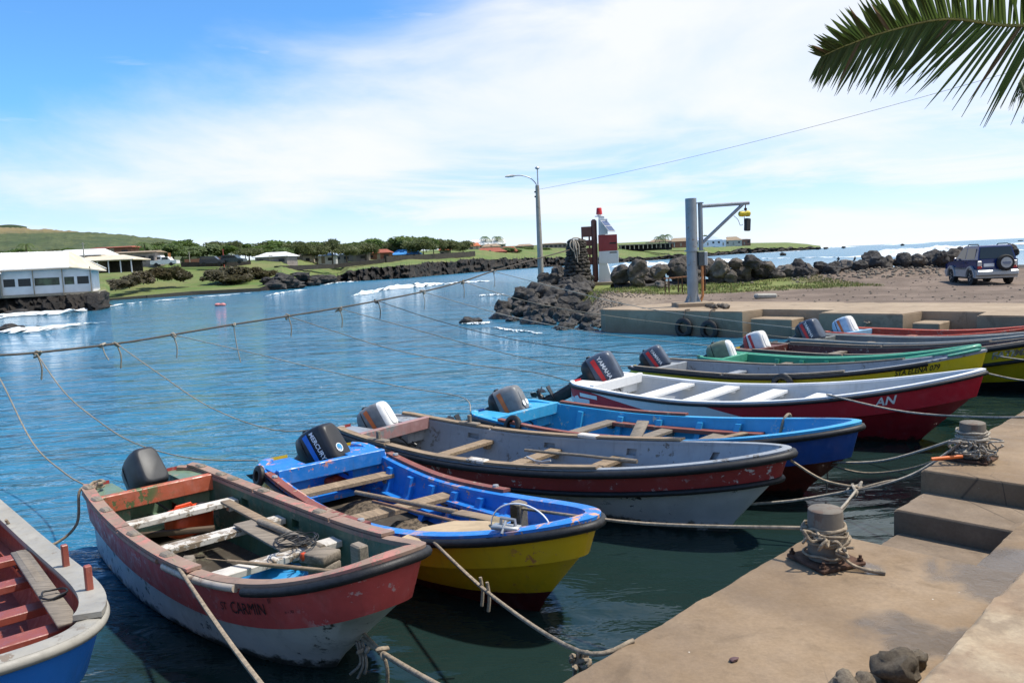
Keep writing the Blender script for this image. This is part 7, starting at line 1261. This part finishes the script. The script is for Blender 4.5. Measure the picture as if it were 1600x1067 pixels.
# surfers
M_suit = plain('black wetsuit', (0.012, 0.013, 0.016), 0.6); M_board = plain('white surfboard', (0.6, 0.6, 0.58), 0.4)
for i, (px, py, l) in enumerate(((1310, 408.5, 'surfer in dark wetsuit sitting on a board, leftmost in the water'), (1336, 408, 'surfer in dark wetsuit sitting on a board in front of the breaking wave'), (1364, 404, 'farthest tiny surfer on a board by the breaking wave'))):
    p = pz(px, py, 0.0); o = empty('person', p, R(40 * i)); tag(o, l, 'person', 'surfers waiting for a wave')
    me = bpy.data.meshes.new('body'); V = [(0, 0, 0.10), (0, 0, 0.35), (0, 0, 0.62), (0, 0, 0.74), (0, 0, 0.88), (0.18, 0, 0.60), (0.26, 0.08, 0.38), (0.22, 0.25, 0.25), (-0.18, 0, 0.60), (-0.26, 0.08, 0.38), (-0.22, 0.25, 0.25), (0.14, 0.30, 0.10), (0.24, 0.35, -0.25), (-0.14, 0.30, 0.10), (-0.24, 0.35, -0.25)]; E_ = [(0, 1), (1, 2), (2, 3), (3, 4), (2, 5), (5, 6), (6, 7), (2, 8), (8, 9), (9, 10), (0, 11), (11, 12), (0, 13), (13, 14)]
    me.from_pydata(V, E_, []); me.materials.append(M_suit); ob = link('body', me, o); sk = ob.modifiers.new('skin', 'SKIN'); RR = [0.15, 0.14, 0.15, 0.06, 0.11, 0.07, 0.055, 0.045, 0.07, 0.055, 0.045, 0.09, 0.06, 0.09, 0.06]
    for v, r in zip(me.skin_vertices[0].data, RR): v.radius = (r, r)
    me.skin_vertices[0].data[0].use_root = True; ob.modifiers.new('sub', 'SUBSURF').levels = 1
    mb = MB(); mb.loft([[Vector((x * w_, y, 0.04 + 0.03 * s_)) for x, s_ in ((-1, 0), (0, 1), (1, 0), (0, -1))] for y, w_ in ((-0.9, 0.05), (-0.5, 0.24), (0.2, 0.27), (0.8, 0.18), (1.1, 0.03))]); bo = mb.build('surfboard', M_board, None, 60, label='white surfboard under ' + ('the leftmost surfer', 'the surfer in front of the breaking wave', 'the farthest surfer')[i], cat='surfboard', group='surfboards'); bo.matrix_world = Matrix.Translation(p) @ Matrix.Rotation(R(40 * i), 4, 'Z')
# pink buoy in the bay
p = pz(344, 478, 0.0); mb = MB(); mb.loft([[p + Vector((x, 0.15 * r_ * math.cos(q * 0.785), 0.10 + 0.15 * r_ * math.sin(q * 0.785))) for q in range(8)] for x, r_ in ((-0.5, 0.3), (-0.38, 0.9), (-0.1, 1), (0.05, 0.7), (0.2, 1), (0.42, 0.8), (0.52, 0.3))]); mb.build('buoy', plain('pink buoy', (0.75, 0.25, 0.22), 0.5, var=0.3, scale=3), None, 60, label='pink and white buoy floating in the bay', cat='buoy')

# ================================================================== COCONUT PALM OVERHANGING THE QUAY
pb = Vector((9.3, 9.2, 1.13)); palm = empty('coconut_palm', pb); tag(palm, 'coconut palm whose drooping frond hangs into the top corner', 'palm tree')
M_pleaf = leaf_mat('palm leaflet', (0.050, 0.090, 0.018), (0.085, 0.125, 0.028), (0.080, 0.100, 0.030)); M_pdry = leaf_mat('dry leaflet', (0.16, 0.10, 0.05), (0.24, 0.17, 0.09), (0.12, 0.08, 0.05)); M_rach = plain('palm rib', (0.22, 0.22, 0.07), 0.5, var=0.2)
mb = MB(); mb.tube(spline([(0, 0, -0.2), (0.15, 0, 1.6), (-0.15, 0.0, 3.4), (-0.6, 0.0, 4.7)], 8), [0.20 - 0.0025 * i + (0.008 if i % 2 else 0) for i in range(25)], 14); mb.build('trunk', M_bark, palm, 50)
top_ = pb + Vector((-0.6, 0, 4.7)); BL = {}
def leaflet(i, dry=False):
    k = (i % 6, dry)
    if k not in BL:
        rn = random.Random(i % 6 + 3); L_ = 1.0; mb = MB(); n = 5; dr = 0.10 * (i % 6) / 5
        vs_ = []
        for j in range(n + 1):
            t = j / n; w_ = 0.0165 * (1 - (2 * t - 0.7) ** 2 * 0.4) * (1 - t ** 4 * 0.9); z = -dr * t * t; vs_ += [(-w_, t * L_, z - 0.012 * (1 - t)), (0, t * L_, z + 0.006), (w_, t * L_, z - 0.012 * (1 - t))]
        mb.add(vs_, [(3 * j, 3 * j + 1, 3 * j + 4, 3 * j + 3) for j in range(n)] + [(3 * j + 1, 3 * j + 2, 3 * j + 5, 3 * j + 4) for j in range(n)]); BL[k] = mb.mesh('leaflet', M_pdry if dry else M_pleaf, None)
    return BL[k]
def frond(pts, Lmax, n, dens_side, seed, tip=0.35, vis=True):
    rn = random.Random(seed); P = spline(pts, 14); k = len(P); mb = MB(); loc_ = [p - pb for p in P]; mb.tube(loc_, [0.030 * (1 - 0.85 * i / (k - 1)) for i in range(k)], 8)
    ra = mb.build('rachis', M_rach, palm, 50)
    for i in range(n):
        t = 0.06 + 0.94 * i / (n - 1); f_ = t * (k - 1); a = min(int(f_), k - 2); p = loc_[a].lerp(loc_[a + 1], f_ - a); T = (loc_[min(a + 2, k - 1)] - loc_[max(a - 1, 0)]).normalized(); S = T.cross(Vector((0, 0, 1))).normalized(); U = S.cross(T)
        for sd in (-1, 1):
            L_ = Lmax * (0.26 + 0.74 * min(1, (1 - t) * 1.5) ** 0.9) * rn.uniform(0.80, 1.10); sweep = 0.35 + 0.55 * t + rn.uniform(-0.08, 0.08); ang = dens_side[sd] + rn.uniform(-0.12, 0.12)
            side = (S * sd * math.cos(ang) + U * math.sin(ang)); d = (side * math.cos(sweep) + T * math.sin(sweep)).normalized(); nrm = d.cross(T); nrm = nrm.normalized() if nrm.length > 1e-4 else U
            if nrm.dot(U) < 0: nrm = -nrm
            x = d.cross(nrm).normalized(); M_ = Matrix((x, d, nrm)).transposed(); M_ = M_ @ Matrix.Rotation(rn.uniform(-0.4, 0.4), 3, 'Y'); o = bpy.data.objects.new('leaflet', leaflet(i * 2 + (sd > 0), rn.random() < 0.10 and sd * 0 == 0 and rn.random() < 0.5)); COL.objects.link(o); o.parent = ra; mm = M_.to_4x4(); mm.translation = p; o.matrix_local = mm @ Matrix.Diagonal((min(1.4, L_ * 1.5 + 0.4), L_, L_, 1))
frond([top_, at(1740, 10, 9.4), at(1600, 40, 9.3), at(1480, 30, 9.2), at(1390, 48, 9.1), at(1320, 72, 9.0), at(1285, 88, 8.95)], 1.12, 112, {1: -1.30, -1: 0.80}, 1)
frond([top_, at(1770, 10, 9.0), at(1690, 30, 8.8), at(1630, 70, 8.7), at(1592, 130, 8.6)], 1.0, 70, {1: -0.9, -1: -0.5}, 2)
frond([top_, top_ + Vector((0.8, -0.6, 0.5)), top_ + Vector((1.7, -1.3, 0.2)), top_ + Vector((2.2, -1.8, -0.6))], 0.6, 30, {1: -0.6, -1: -0.6}, 3)
frond([top_, top_ + Vector((0.9, 0.7, 0.6)), top_ + Vector((1.8, 1.5, 0.3)), top_ + Vector((2.3, 2.0, -0.5))], 0.6, 30, {1: -0.6, -1: -0.6}, 4)
frond([top_, top_ + Vector((0.3, 1.0, 0.7)), top_ + Vector((0.5, 2.0, 0.8)), top_ + Vector((0.6, 2.8, 0.3))], 0.6, 28, {1: -0.5, -1: -0.5}, 5)
